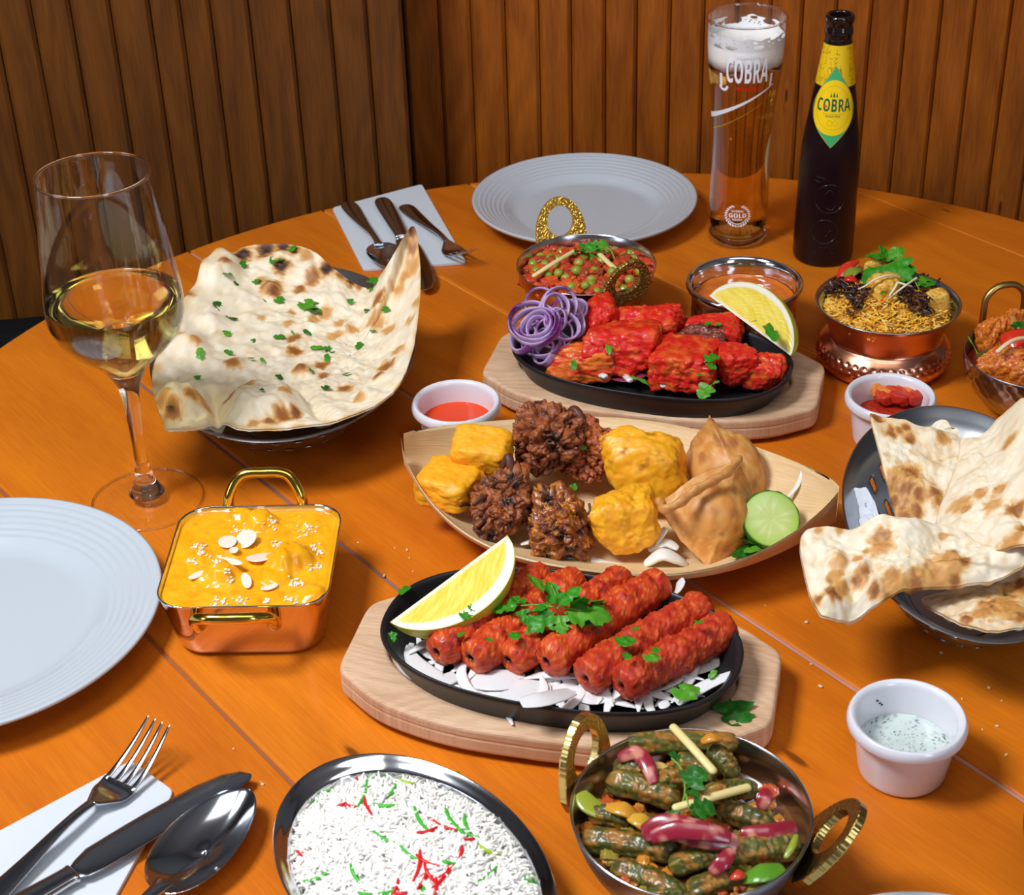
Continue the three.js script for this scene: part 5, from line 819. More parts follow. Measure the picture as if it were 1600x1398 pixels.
// ------------------------------------------------------------------ seekh kebab plate
const FLOOR_S = 0.0205;
{
  const names = ['leftmost seekh kebab, beside the lemon wedge', 'second seekh kebab from the lemon wedge, its middle under parsley', 'third seekh kebab from the lemon wedge, its near half short of the others', 'fourth seekh kebab from the lemon wedge, lying highest', 'fifth seekh kebab from the lemon wedge, nearly touching the last', 'rightmost seekh kebab, at the right end of the plate'];
  [[[682, 1019], [851, 896], .0116], [[734, 1027], [905, 906], .0118], [[793, 1030], [979, 904], .0108], [[853, 1033], [1034, 911], .0122], [[916, 1062], [1099, 943], .0116], [[972, 1074], [1136, 974], .0118]].forEach(([f, b, R], i) => {
    const hc = FLOOR_S + 0.0155 + (i === 3 ? 0.003 : 0), A = P(...f, hc), B = P(...b, hc + 0.002), L = A.distanceTo(B), S = i * 11 + 3;
    const prof = [[0.0003, 0.016], [0.0016, 0.013], [0.0019, 0.004], [0.0023, 0.0008], [0.0034, -0.0003], [0.0055, -0.0007], [R * 0.78, 0.0003], [R * 0.92, 0.0016], [R, 0.0045]]; for (let k = 1; k < 60; k++) prof.push([R * (1 - 0.06 * k / 60), lerp(0.0045, L - 0.006, k / 60)]); prof.push([R * 0.92, L - 0.004], [R * 0.8, L - 0.0012], [R * 0.55, L + 0.0006], [R * 0.25, L + 0.001], [0.0002, L + 0.001]);
    const g = lathe(prof, { seg: 56 }), dsp = (x, y, z) => 0.0013 * fbm(x * 130 + S, y * 130, z * 130, 3) + 0.0007 * noise(x * 420, y * 420 + S, z * 420) + 0.0011 * noise(y * 55 + S, 1, 4) + 0.0008 * smooth(0.55, 0.7, noise(x * 260, y * 260, z * 260 + S));
    warp(g, (x, y, z) => { const q = Math.hypot(x, z); if (q < 0.0028) return [x, y, z]; const k = (q + dsp(x, y, z) * smooth(0.003, 0.006, q)) / q, bend = 0.0016 * Math.sin(y / L * Math.PI + i); return [x * k + bend, y, z * k]; });
    paint(g, (x, y, z) => { const f1 = fbm(x * 90 + S, y * 90, z * 90, 3), f2 = noise(x * 330 + S, y * 330, z * 330); let c = mix([0.50, 0.026, 0.010], [0.66, 0.075, 0.012], clamp(0.5 + f1)); c = mix(c, [0.78, 0.20, 0.03], smooth(0.35, 0.75, f2 + 0.4 * f1)); c = mix(c, [0.22, 0.018, 0.01], smooth(0.25, 0.7, -f1 + 0.35 * f2)); if (Math.hypot(x, z) < 0.0026) c = [0.10, 0.012, 0.006]; return i > 3 ? mix(c, [0.40, 0.022, 0.012], 0.35) : c; });
    const m = solo('seekh_kebab', 'red minced ' + names[i], 'kebab', g, food(0.5, { specularIntensity: 0.6, clearcoat: 0.22, clearcoatRoughness: 0.1 }), A, 0, 'six seekh kebabs on the front black plate');
    m.quaternion.setFromUnitVectors(V(0, 1, 0), B.clone().sub(A).normalize());
  });
  const onionMat = mat({ rgb: [0.90, 0.89, 0.88], roughness: 0.28, clearcoat: 0.4, clearcoatRoughness: 0.2, transmission: 0.18, thickness: 0 });
  { const r = rng(91), list = [], c = Math.cos(SIZ_L.turn), s = Math.sin(SIZ_L.turn);
    for (let k = 0; k < 90; k++) { const q = Math.sqrt(0.15 + 0.85 * r()) * 0.86, a = r() * TAU, lx = Math.cos(a) * q * 0.094, lz = Math.sin(a) * q * 0.05, d = r() * TAU, L = 0.014 + 0.016 * r(), bow = (r() - 0.5) * 0.026, y = TOP + FLOOR_S + 0.0015 + r() * 0.006;
      const p = [-1, -0.35, 0.35, 1].map((t) => { const x = lx + Math.cos(d) * L * t - Math.sin(d) * bow * (1 - t * t), z = lz + Math.sin(d) * L * t + Math.cos(d) * bow * (1 - t * t); return V(SIZ_L.at.x + x * c + z * s, y + 0.001 * t, SIZ_L.at.z - x * s + z * c); });
      list.push(tube(p, (t) => 0.0036 * (0.2 + 0.8 * Math.sin(Math.PI * t)), { seg: 14, rad: 8, sy: 0.28, up: V(0.25 * (r() - 0.5), 1, 0.25 * (r() - 0.5)).normalize() })); }
    const o = solo('shredded_onion', 'bed of shredded white onion under the seekh kebabs', 'onion', joined(list), mat({ rgb: [0.88, 0.87, 0.85], roughness: 0.3, clearcoat: 0.3 })); o.userData.kind = 'stuff'; }
  const G = 'sliced white onion under the seekh kebabs', on = (where, pts, w, t = 0.0016, o = {}) => sliver('onion_slice', 'white onion slice ' + where, 'onion', pts, w, t, onionMat, G, { taper: true, ...o }), h = FLOOR_S;
  on('below the front end of the leftmost kebab, topmost of the layer', [[625, 1010, h + .004], [650, 1040, h + .006], [690, 1062, h + .007], [712, 1055, h + .006]], 0.015);
  on('curving at the left edge of the kebab layer', [[640, 1005, h + .003], [632, 1035, h + .004], [655, 1058, h + .004], [685, 1068, h + .003]], 0.010);
  on('between the fronts of the second and third kebabs', [[735, 1062, h + .004], [780, 1062, h + .007], [820, 1058, h + .006]], 0.020, 0.0018);
  on('spread below the third and fourth kebabs', [[760, 1082, h + .003], [810, 1078, h + .007], [860, 1078, h + .006]], 0.021, 0.0018);
  on('tipping over the front rim below the fourth kebab', [[815, 1098, h + .0245], [848, 1092, h + .024], [893, 1080, h + .014]], 0.014, 0.002);
  on('small, in front of the fifth kebab', [[890, 1080, h + .004], [925, 1092, h + .005], [950, 1090, h + .004]], 0.010);
  on('standing between the fronts of the last two kebabs', [[955, 1092, h + .004], [965, 1078, h + .010], [975, 1065, h + .012]], 0.009);
  on('long and thin along the right front rim', [[1058, 1098, h + .006], [1100, 1072, h + .010], [1146, 1052, h + .016]], 0.009, 0.002);
  on('short, right of the long thin one', [[1030, 1103, h + .006], [1045, 1098, h + .007]], 0.007);
  on('upright behind the fourth kebab at the far rim', [[1047, 938, h + .010], [1057, 922, h + .020], [1068, 906, h + .027]], 0.009, 0.0022);
  on('under the middle of the rightmost kebab', [[1075, 1050, h + .003], [1110, 1035, h + .005], [1130, 1020, h + .006]], 0.012);
  on('laid flat between plate and second kebab', [[700, 1070, h + .003], [730, 1075, h + .004], [770, 1090, h + .004]], 0.012);
  { const a = P(609, 972, 0.046), b = P(793, 836, 0.070), e = P(735, 985, 0.046), c = a.clone().lerp(b, 0.5); lemonWedge('yellow lemon wedge leaning on the leftmost seekh kebab', a, b, e.clone().sub(c).add(V(0, -0.012, 0)), 0.0335, 0.75, 0.10); }
  // parsley
  sprig('parsley_sprig', 'green parsley sprig lying across the middle of the seekh kebabs', 'parsley', 'parsley', [
    [[872, 948], [860, 905], .060, .072, 0.3, 0], [[872, 948], [905, 912], .060, .070, -0.2, 1], [[880, 955], [955, 955], .058, .060, 0.2, 2], [[880, 955], [935, 985], .056, .050, 0.5, 0], [[868, 955], [825, 982], .058, .054, -0.5, 1], [[872, 958], [880, 988], .058, .054, 0.1, 2], [[860, 950], [820, 950], .060, .056, 0.3, 0], [[875, 945], [945, 930], .062, .058, -0.6, 1], [[850, 925], [835, 890], .058, .060, 0.6, 2], [[812, 945], [768, 950], .052, .050, 0.1, 1], [[818, 945], [800, 925], .052, .055, 0.4, 0], [[815, 950], [822, 972], .052, .049, 0.2, 0]],
    [[[872, 950, .059], [845, 945, .057], [815, 946, .052]], [[872, 948, .059], [900, 952, .058], [925, 958, .054]], [[872, 950, .059], [868, 930, .064], [862, 915, .068]]], false);
  const C = 'small green coriander bits on the seekh kebabs';
  [[[722, 968], [737, 952], .052], [[735, 955], [745, 942], .053], [[798, 1000], [812, 985], .052], [[820, 990], [828, 985], .05], [[760, 996], [768, 1000], .05], [[965, 1010], [990, 990], .056], [[985, 985], [1000, 978], .056], [[975, 1030], [985, 1018], .055], [[1008, 1035], [1030, 1018], .054], [[1020, 1020], [1030, 1010], .055], [[1085, 975], [1100, 968], .055], [[835, 985], [850, 975], .05], [[715, 995], [728, 985], .049]].sort((p, q) => p[0][0] - q[0][0]).forEach(([a, b, hh], i) => herb(`small green coriander bit on the seekh kebabs, ${nth(i + 1)} from the left`, a, b, hh, 'coriander', i % 4, C, 0.001, 1, false, (i % 3 - 1) * 0.3));
  herb('coriander leaf on the left rim below the lemon wedge', [612, 985], [613, 1003], 0.040, 'coriander', 0, null, -0.004);
  herb('coriander leaf on the left rim above the lemon wedge', [640, 915], [624, 925], 0.043, 'shred', 1, null, 0.004);
  herb('coriander leaf lying at the right front rim of the kebab plate', [1060, 1098], [1085, 1062], 0.036, 'coriander', 2, null, 0.004);
  herb('pale coriander bit on the onion at the right end of the kebab plate', [1108, 1060], [1118, 1045], 0.034, 'shred', 2, null, 0.004, 1.6);
  herb('coriander leaf fallen on the wooden board right of the kebab plate', [1140, 1090], [1158, 1130], 0.024, 'coriander', 1, null, 0.001, 1.1, true);
}

// ------------------------------------------------------------------ red chicken tikka plate
{
  const G = 'red chicken tikka pieces on the back black plate', base = FLOOR_S + 0.001;
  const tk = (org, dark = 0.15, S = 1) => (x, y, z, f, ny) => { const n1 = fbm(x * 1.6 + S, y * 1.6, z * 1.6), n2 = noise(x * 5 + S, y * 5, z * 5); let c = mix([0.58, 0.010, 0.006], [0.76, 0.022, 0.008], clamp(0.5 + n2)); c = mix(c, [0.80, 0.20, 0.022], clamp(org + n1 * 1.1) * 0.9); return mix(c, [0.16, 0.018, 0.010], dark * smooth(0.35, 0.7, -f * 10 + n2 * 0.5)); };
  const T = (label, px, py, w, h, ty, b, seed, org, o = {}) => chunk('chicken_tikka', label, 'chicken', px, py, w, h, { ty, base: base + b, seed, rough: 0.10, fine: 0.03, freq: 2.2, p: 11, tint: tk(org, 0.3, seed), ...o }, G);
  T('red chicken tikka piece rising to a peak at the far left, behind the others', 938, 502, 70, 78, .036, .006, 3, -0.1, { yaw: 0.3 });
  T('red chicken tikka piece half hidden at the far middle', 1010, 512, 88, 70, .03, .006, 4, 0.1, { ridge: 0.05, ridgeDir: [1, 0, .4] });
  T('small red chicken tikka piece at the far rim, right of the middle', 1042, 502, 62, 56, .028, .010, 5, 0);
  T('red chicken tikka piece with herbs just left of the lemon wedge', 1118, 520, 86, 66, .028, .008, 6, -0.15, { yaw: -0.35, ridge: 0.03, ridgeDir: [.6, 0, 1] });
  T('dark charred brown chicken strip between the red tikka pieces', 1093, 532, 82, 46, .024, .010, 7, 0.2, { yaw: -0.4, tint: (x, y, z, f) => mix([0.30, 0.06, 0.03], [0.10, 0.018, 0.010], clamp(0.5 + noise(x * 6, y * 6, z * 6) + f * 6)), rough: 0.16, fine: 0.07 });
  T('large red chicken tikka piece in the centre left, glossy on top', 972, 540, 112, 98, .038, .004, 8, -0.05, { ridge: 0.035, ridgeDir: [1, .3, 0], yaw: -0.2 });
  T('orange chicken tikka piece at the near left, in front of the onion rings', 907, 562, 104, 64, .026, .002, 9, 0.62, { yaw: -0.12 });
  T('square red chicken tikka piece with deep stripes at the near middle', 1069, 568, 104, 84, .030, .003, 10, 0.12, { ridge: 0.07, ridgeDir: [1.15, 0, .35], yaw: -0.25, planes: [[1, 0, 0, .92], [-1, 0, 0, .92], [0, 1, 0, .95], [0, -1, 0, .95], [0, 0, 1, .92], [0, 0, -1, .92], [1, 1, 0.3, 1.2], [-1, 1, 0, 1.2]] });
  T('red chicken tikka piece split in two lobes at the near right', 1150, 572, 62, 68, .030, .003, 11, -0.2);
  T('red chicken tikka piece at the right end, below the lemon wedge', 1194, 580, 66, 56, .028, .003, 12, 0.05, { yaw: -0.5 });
  lemonWedge('pale lemon wedge standing at the right end of the red chicken tikka', P(1108, 462, 0.060), P(1236, 556, 0.046), V(0.55, 0.55, -0.62), 0.030, 0.9);
  // red onion rings
  const ringMat = food(0.3, { clearcoat: 0.35, clearcoatRoughness: 0.2 }), GR = 'purple onion rings heaped at the left end of the tikka plate';
  const rings = [[836, 506, .0195, .064, .5, .3], [836, 507, .0155, .066, .52, .28], [838, 508, .0115, .066, .5, .35], [840, 512, .0085, .062, .6, .3], [872, 480, .0150, .070, .9, -.4], [868, 482, .0110, .072, .8, -.3], [850, 478, .0140, .070, 1.1, .2], [886, 500, .0150, .060, .7, -.7], [880, 508, .0120, .062, .8, -.6], [896, 484, .0100, .060, .3, -.2], [898, 486, .0066, .060, .35, -.1], [820, 530, .0120, .052, .2, .5], [858, 538, .0120, .048, .9, .1], [846, 532, .0150, .050, .6, .5], [866, 520, .0130, .056, 1.0, -.1], [852, 552, .0090, .042, .4, .6], [868, 500, .0085, .066, .9, .2]];
  const order = rings.map((r, i) => i).sort((a, b) => rings[a][0] - rings[b][0] || a - b), ringLabel = (i) => `${rings[i][2] > 0.0145 ? 'large' : rings[i][2] > 0.0095 ? 'middle-sized' : 'small'} purple onion ring, ${nth(order.indexOf(i) + 1)} from the left in the heap on the tikka plate`;
  rings.forEach(([x, y, R, h, tilt, yaw], i) => {
    const r = rng(70 + i), pts = Array.from({ length: 14 }, (_, k) => { const a = k / 14 * TAU, q = R * (1 + 0.1 * Math.sin(a * 2 + i) + 0.05 * (r() - 0.5)); return V(Math.cos(a) * q, 0.0012 * Math.sin(a * 2 + i * 1.7), Math.sin(a) * q); });
    const g = tube(pts, 0.0027, { seg: 64, rad: 10, closed: true, sx: 0.45, sy: 1.4, up: V(0, 1, 0) }); const rr = R;
    paint(g, (px, py, pz) => { const q = Math.hypot(px, pz); return mix([0.60, 0.42, 0.68], [0.20, 0.03, 0.22], smooth(-0.0002, 0.0010, q - rr * 1.0 + 0.0005 * noise(px * 300, py * 300, pz * 300) - 0.0006) * 0.9 + 0.25 * smooth(0.0022, 0.0036, Math.abs(py))); });
    const o = solo('onion_ring', ringLabel(i), 'onion', g, ringMat, P(x, y, h), 0, GR); o.rotation.set(tilt, 0, yaw, 'ZXY');
  });
  const hb = (label, a, b, h, k = 'coriander', v = 0, rise = 0.003, wide = 1) => herb(label, a, b, h, k, v, null, rise, wide);
  hb('coriander leaf on top of the striped red tikka piece', [1100, 565], [1124, 552], .054, 'coriander', 0); hb('small coriander leaf beside the one on the striped tikka piece', [1104, 566], [1118, 574], .053, 'shred', 1);
  sprig('coriander_sprig', 'light green coriander sprig hanging over the near rim of the tikka plate', 'herb', 'coriander', [[[1112, 600], [1092, 618], .044, .040, 0, 2, 1.2], [[1112, 600], [1123, 594], .044, .048, 0, 2], [[1110, 602], [1108, 612], .044, .041, .3, 2]], []);
  hb('coriander stem piece on the large centre tikka piece', [951, 525], [952, 545], .056, 'shred', 2, 0, 0.7); hb('small coriander leaf on the orange tikka piece', [896, 562], [897, 578], .045, 'shred', 1, -.004, 1.3); hb('dark herb bit on top of the orange tikka piece', [880, 537], [890, 537], .046, 'shred', 0, 0);
  hb('coriander bit on the tikka piece left of the lemon', [1100, 508], [1112, 502], .058, 'coriander', 1); hb('second coriander bit on the tikka piece left of the lemon', [1114, 508], [1127, 504], .057, 'coriander', 2); hb('coriander bit on the face of the pale lemon wedge', [1174, 502], [1182, 500], .066, 'shred', 1); hb('second coriander bit on the pale lemon wedge', [1195, 506], [1213, 522], .064, 'shred', 0); hb('coriander bit right of the charred strip', [1158, 538], [1166, 537], .05, 'coriander', 2); hb('coriander bit low on the striped tikka piece', [1088, 584], [1097, 585], .05, 'shred', 1);
  const wm = mat({ rgb: [0.80, 0.76, 0.74], roughness: 0.3, clearcoat: 0.3 }), GO = 'chopped white onion under the red tikka';
  [[[936, 585], [945, 588]], [[978, 588], [984, 594]], [[1036, 602], [1040, 594]]].forEach(([a, b], i) => sliver('onion_piece', ['leftmost', 'middle', 'rightmost'][i] + ' small white onion piece showing under the red tikka at the near rim', 'onion', [[...a, .030], [...b, .033]], 0.0055, 0.004, wm, GO));
  sliver('onion_slice', 'dark red onion strip under the large centre tikka piece', 'onion', [[955, 590, .026], [985, 592, .028], [1012, 582, .03]], 0.009, 0.002, mat({ rgb: [0.28, 0.03, 0.08], roughness: 0.3 }), null, { taper: true });
  herb('yellow green herb strip under the large centre tikka piece', [972, 585], [1015, 592], .032, 'shred', 2, null, 0, 0.6);
}

// ------------------------------------------------------------------ samosas and fritters on the leaf plate
{
  const lb = (px, py) => { const p = P(px, py, 0.012); return onLeaf(p.x, p.z) + 0.0006; };
  const batter = (S, brown = 0.1) => (x, y, z, f) => { const n = fbm(x * 2.5 + S, y * 2.5, z * 2.5), m = noise(x * 17, y * 11 + S, z * 11); let c = mix([0.86, 0.345, 0.008], [0.92, 0.45, 0.016], clamp(0.5 + n)); c = mix(c, [0.45, 0.14, 0.012], smooth(0.7, 0.95, m) * 0.15); return mix(c, [0.24, 0.06, 0.012], brown * smooth(0.25, 0.7, fbm(x * 1.6 + S, y * 1.6, z * 1.6 + 5, 4))); };
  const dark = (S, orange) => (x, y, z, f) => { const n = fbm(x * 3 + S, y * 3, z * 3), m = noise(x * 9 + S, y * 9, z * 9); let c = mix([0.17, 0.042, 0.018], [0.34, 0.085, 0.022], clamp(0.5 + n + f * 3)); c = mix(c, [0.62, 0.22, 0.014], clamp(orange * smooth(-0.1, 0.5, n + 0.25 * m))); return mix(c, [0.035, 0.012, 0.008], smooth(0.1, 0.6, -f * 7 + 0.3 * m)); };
  const matte = food(0.5), oily = food(0.36, { clearcoat: 0.3, clearcoatRoughness: 0.3 });
  const F = (n, label, cat, px, py, w, h, ty, lift, o) => chunk(n, label, cat, px, py, w, h, { ty, base: lb(px, py + h * 0.3) + lift, mat: matte, ...o });
  const cube = [[1, 0, 0, .9], [-1, 0, 0, .9], [0, 1, 0, .9], [0, -1, 0, .9], [0, 0, 1, .9], [0, 0, -1, .9], [1, 1, 0, 1.22], [-1, 1, .2, 1.22], [0.2, 1, 1, 1.25], [1, 0, 1, 1.2], [-1, 0, 1, 1.2]];
  F('paneer_fritter', 'yellow square fritter leftmost on the leaf plate', 'fritter', 700, 757, 104, 88, .026, .004, { planes: cube, p: 8, yaw: -0.55, seed: 2, rough: .08, fine: .002, freq: 1.4, tint: batter(2) });
  F('paneer_fritter', 'yellow square fritter behind the leftmost one, against the leaf plate back', 'fritter', 752, 706, 104, 84, .030, .006, { planes: cube, p: 8, yaw: -0.2, pitch: 0.25, seed: 3, rough: .08, fine: .002, freq: 1.4, tint: batter(3) });
  const craggy = { rough: 0.17, fine: 0.014, freq: 1.5, detail: 44, p: 8, dent: (x, y, z) => -0.20 * Math.pow(1 - Math.abs(noise(x * 1.7 + 3, y * 1.7, z * 1.7)), 5) - 0.05 * Math.pow(1 - Math.abs(noise(x * 4.2 + 3, y * 4.2, z * 4.2)), 4) };
  const strands = (o, S, n, R, len, tint) => { const r = rng(S), list = []; for (let k = 0; k < n; k++) { const a = r() * TAU, e = r() * 1.5 - 0.3, d = V(Math.cos(a) * Math.cos(e), Math.sin(e), Math.sin(a) * Math.cos(e)), t = new THREE.Vector3().crossVectors(d, V(r() - 0.5, r() - 0.5, r() - 0.5)).normalize().addScaledVector(d, 0.25), p = d.clone().multiply(V(...R)); const L = len * (0.6 + r()); list.push(paint(tube([p.clone().multiplyScalar(0.75), p.clone().addScaledVector(t, L * 0.5), p.clone().multiplyScalar(0.98).addScaledVector(t, L)], 0.0009 + 0.0010 * r(), { seg: 10, rad: 7, sy: 0.7 }), () => tint)); } const m = mesh('onion_strand', joined(list), matte, o); return m; };
  const b1 = F('onion_bhaji', 'dark brown craggy onion bhaji at the back of the leaf plate, tallest dark one', 'fritter', 853, 690, 112, 128, .046, .004, { ...craggy, seed: 11, tint: dark(11, 0.15) }); strands(b1, 1, 12, [.022, .020, .020], .012, [0.09, 0.025, 0.014]);
  const b2 = F('onion_bhaji', 'dark brown onion bhaji with spiky top at the front left of the leaf plate', 'fritter', 783, 788, 100, 128, .044, .003, { ...craggy, seed: 12, tint: dark(12, 0.2) }); strands(b2, 2, 10, [.020, .021, .019], .012, [0.08, 0.022, 0.012]);
  sliver('onion_strand', 'dark crisp fried strand sticking up from the bhaji at the front left', 'fritter', [[775, 752, .04], [786, 728, .052], [794, 712, .060], [800, 735, .052], [812, 742, .046]], .006, .0045, mat({ rgb: [0.09, 0.025, 0.014], roughness: 0.5 }));
  sliver('onion_strand', 'dark looped fried strand at the right shoulder of the tallest bhaji', 'fritter', [[886, 648, .052], [896, 638, .058], [906, 648, .056], [908, 672, .048], [912, 690, .042]], .006, .0045, mat({ rgb: [0.11, 0.03, 0.016], roughness: 0.5 }));
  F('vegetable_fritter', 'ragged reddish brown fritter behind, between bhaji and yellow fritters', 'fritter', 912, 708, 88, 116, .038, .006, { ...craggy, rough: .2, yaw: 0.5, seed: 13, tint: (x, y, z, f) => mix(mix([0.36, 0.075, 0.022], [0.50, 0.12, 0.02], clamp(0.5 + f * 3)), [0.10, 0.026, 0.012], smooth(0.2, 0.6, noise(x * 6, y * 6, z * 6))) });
  const b4 = F('vegetable_fritter', 'orange brown fritter with dark crisp edges at the front centre left', 'fritter', 873, 820, 106, 124, .040, .002, { ...craggy, rough: .2, yaw: -0.4, seed: 14, mat: oily, tint: dark(14, 0.95) }); strands(b4, 4, 9, [.021, .018, .023], .008, [0.10, 0.028, 0.012]);
  F('potato_fritter', 'large lumpy yellow battered fritter at the back centre of the leaf plate', 'fritter', 1003, 733, 142, 120, .052, .003, { rough: .15, fine: .003, freq: 1.0, seed: 21, p: 5, detail: 34, mat: food(0.42), tint: batter(21, 0.7) });
  F('potato_fritter', 'lumpy yellow battered fritter at the front centre of the leaf plate', 'fritter', 973, 818, 106, 126, .046, .001, { rough: .15, fine: .003, freq: 1.15, seed: 22, p: 5, detail: 34, mat: food(0.42), tint: batter(22, 0.35) });
  // samosas: pillowy pyramids with a pinched tip
  const crust = (S) => (x, y, z, f) => { const n = fbm(x * 2.4 + S, y * 2.4, z * 2.4), m = noise(x * 14 + S, y * 14, z * 14); let c = mix([0.72, 0.37, 0.10], [0.60, 0.23, 0.04], clamp(0.5 + n * 1.2)); c = mix(c, [0.72, 0.46, 0.22], smooth(0.45, 0.75, m) * 0.5); return mix(c, [0.36, 0.11, 0.03], smooth(0.35, 0.8, noise(x * 1.8 + S, y * 1.8 + 7, z * 1.8)) * 0.7); };
  function samosa(label, pts, S, seam, plump = 0.42) {                          // four corners [px, py, height]
    const c = pts.map((p) => P(...p)), m = c.reduce((a, p) => a.add(p), V(0, 0, 0)).multiplyScalar(0.25), q = c.map((p) => p.clone().sub(m)), N = 40, pos = [], idx = [];
    const R = q.reduce((a, p) => a + p.length(), 0) / 4 * 0.80;
    for (const [i, j, k] of [[0, 1, 2], [0, 3, 1], [0, 2, 3], [1, 3, 2]]) { const st = pos.length / 3, at = (a, b) => st + a * (N + 1) - a * (a - 1) / 2 + b, flip = new THREE.Vector3().crossVectors(q[j].clone().sub(q[i]), q[k].clone().sub(q[i])).dot(q[i]) < 0;
      for (let a = 0; a <= N; a++) for (let b = 0; b <= N - a; b++) { const wi = a / N, wj = b / N, wk = 1 - wi - wj, mx = Math.max(wi, wj, wk), p = V(0, 0, 0).addScaledVector(q[i], wi).addScaledVector(q[j], wj).addScaledVector(q[k], wk), d = p.clone().normalize(), w = plump * 1.5 * (1 - Math.pow(mx, 2.2)); p.lerp(d.clone().multiplyScalar(R), w); p.addScaledVector(d, 0.0011 * fbm(p.x * 75 + S, p.y * 75, p.z * 75) + 0.0003 * noise(p.x * 420, p.y * 420 + S, p.z * 420)); p.y = Math.max(p.y, Math.min(...c.map((v) => v.y)) - m.y - 0.0005); pos.push(p.x, p.y, p.z);
        if (a && b <= N - a) { const t = [at(a - 1, b), at(a, b), at(a - 1, b + 1)]; if (flip) t.reverse(); idx.push(...t); if (b < N - a) { const u = [at(a, b), at(a, b + 1), at(a - 1, b + 1)]; if (flip) u.reverse(); idx.push(...u); } } } }
    let g = geoFrom(pos, idx); g.deleteAttribute('normal'); g = mergeVertices(g, 1e-5); g.computeVertexNormals();
    paint(g, (x, y, z) => crust(S)(x / 0.03, y / 0.03, z / 0.03, 0));
    const o = thing('samosa', label, 'samosa', m); mesh('pastry', g, food(0.46), o);
    if (seam) { const s = tube(seam.map((p) => P(...p).sub(m)), (t) => 0.0036 + 0.0006 * Math.sin(t * 40), { seg: 36, rad: 10, sy: 0.8 }); warp(s, (x, y, z) => { const k = 0.0005 * noise(x * 300, y * 300, z * 300); return [x + k, y + k, z + k]; }); mesh('crimped_edge', paint(s, (x, y, z) => mix([0.66, 0.33, 0.10], [0.56, 0.22, 0.05], clamp(0.5 + noise(x * 150, y * 150, z * 150)))), food(0.46), o); }
    return o;
  }
  samosa('golden samosa standing at the back right of the leaf plate', [[1108, 648, .072], [1056, 735, .014], [1204, 740, .026], [1180, 822, .008]], 5, null, 0.5);
  samosa('golden samosa with a crimped seam at the front right of the leaf plate', [[1154, 712, .066], [1020, 788, .040], [1107, 890, .010], [1190, 830, .014]], 9, [[1155, 718, .066], [1140, 735, .0655], [1112, 752, .063], [1088, 765, .060], [1062, 785, .056], [1040, 796, .052], [1032, 784, .049]]);
  // cucumber, shredded cabbage
  { const R = 0.0196, h = 0.0085, o = thing('cucumber_slice', 'round cucumber slice leaning at the right end of the leaf plate', 'cucumber', P(1203, 812, 0.031)); const X = V(0.1, 0.80, 0.75).normalize(); o.quaternion.setFromUnitVectors(V(0, 1, 0), X);
    const disc = lathe([[0.0002, h / 2], [R * 0.5, h / 2 + 0.0002], [R * 0.9, h / 2], [R * 0.965, h / 2 - 0.0004]], { seg: 64 }); paint(disc, (x, y, z) => { const q = Math.hypot(x, z) / R, a = Math.atan2(z, x), seed = smooth(0.3, 0.7, Math.sin(a * 9 + 2 * Math.sin(a * 3))) * smooth(0.2, 0.32, q) * (1 - smooth(0.46, 0.56, q)); return mix(mix(mix([0.52, 0.66, 0.22], [0.66, 0.75, 0.36], seed), [0.36, 0.56, 0.10], smooth(0.62, 0.9, q)), [0.10, 0.30, 0.02], smooth(0.92, 0.97, q)); });
    mesh('flesh', disc, food(0.25, { clearcoat: 0.4 }), o); mesh('peel', lathe([[R * 0.962, h / 2 - 0.0003], [R, h / 2 - 0.0012], [R, -h / 2 + 0.0012], [R * 0.95, -h / 2], [0.0002, -h / 2]].reverse(), { seg: 64, bulge: (a) => 0.0003 * Math.sin(a * 14) }), mat({ rgb: [0.035, 0.13, 0.012], roughness: 0.35 }), o); }
  const cab = mat({ rgb: [0.80, 0.78, 0.70], roughness: 0.35, clearcoat: 0.3 }), GC = 'shredded white cabbage on the leaf plate', cb = (where, pts, w = .007, t = .0024) => sliver('cabbage_shred', 'white cabbage shred ' + where, 'cabbage', pts, w, t, cab, GC, { taper: true });
  cb('curled between yellow fritter and front samosa, thickest', [[1010, 880, .012], [1035, 866, .019], [1055, 872, .016], [1070, 880, .011]], .012, .006); cb('between front yellow fritter and front samosa, upper', [[1015, 858, .016], [1040, 848, .020], [1058, 856, .018]], .009, .004); cb('thin, standing between fritter and samosa', [[1018, 862, .012], [1030, 838, .024], [1040, 826, .028]], .008); cb('lying below the front yellow fritter', [[925, 874, .012], [950, 882, .010], [972, 884, .010]], .008); cb('lying below the orange brown fritter', [[860, 866, .013], [880, 872, .012], [905, 872, .012]], .005); cb('next to the spiky bhaji foot', [[815, 850, .016], [830, 845, .018], [834, 838, .020]], .004);
  cb('thin and upright on the far right rim', [[1228, 780, .030], [1245, 760, .036], [1252, 742, .041], [1256, 728, .045]], .0034, .0018); cb('flat below the front samosa corner', [[1062, 886, .010], [1080, 890, .010], [1098, 892, .011]], .006);
  herb('dark green leaf under the cucumber slice', [1150, 855], [1185, 868], .016, 'coriander', 1, null, .002, 1.4, true); herb('light green leaf strip below the cucumber slice', [1162, 862], [1188, 852], .019, 'shred', 2, null, .003, 1.5); herb('dark leaf between front samosa and cucumber', [1160, 835], [1180, 842], .02, 'coriander', 0, null, .004, 1.2, true);
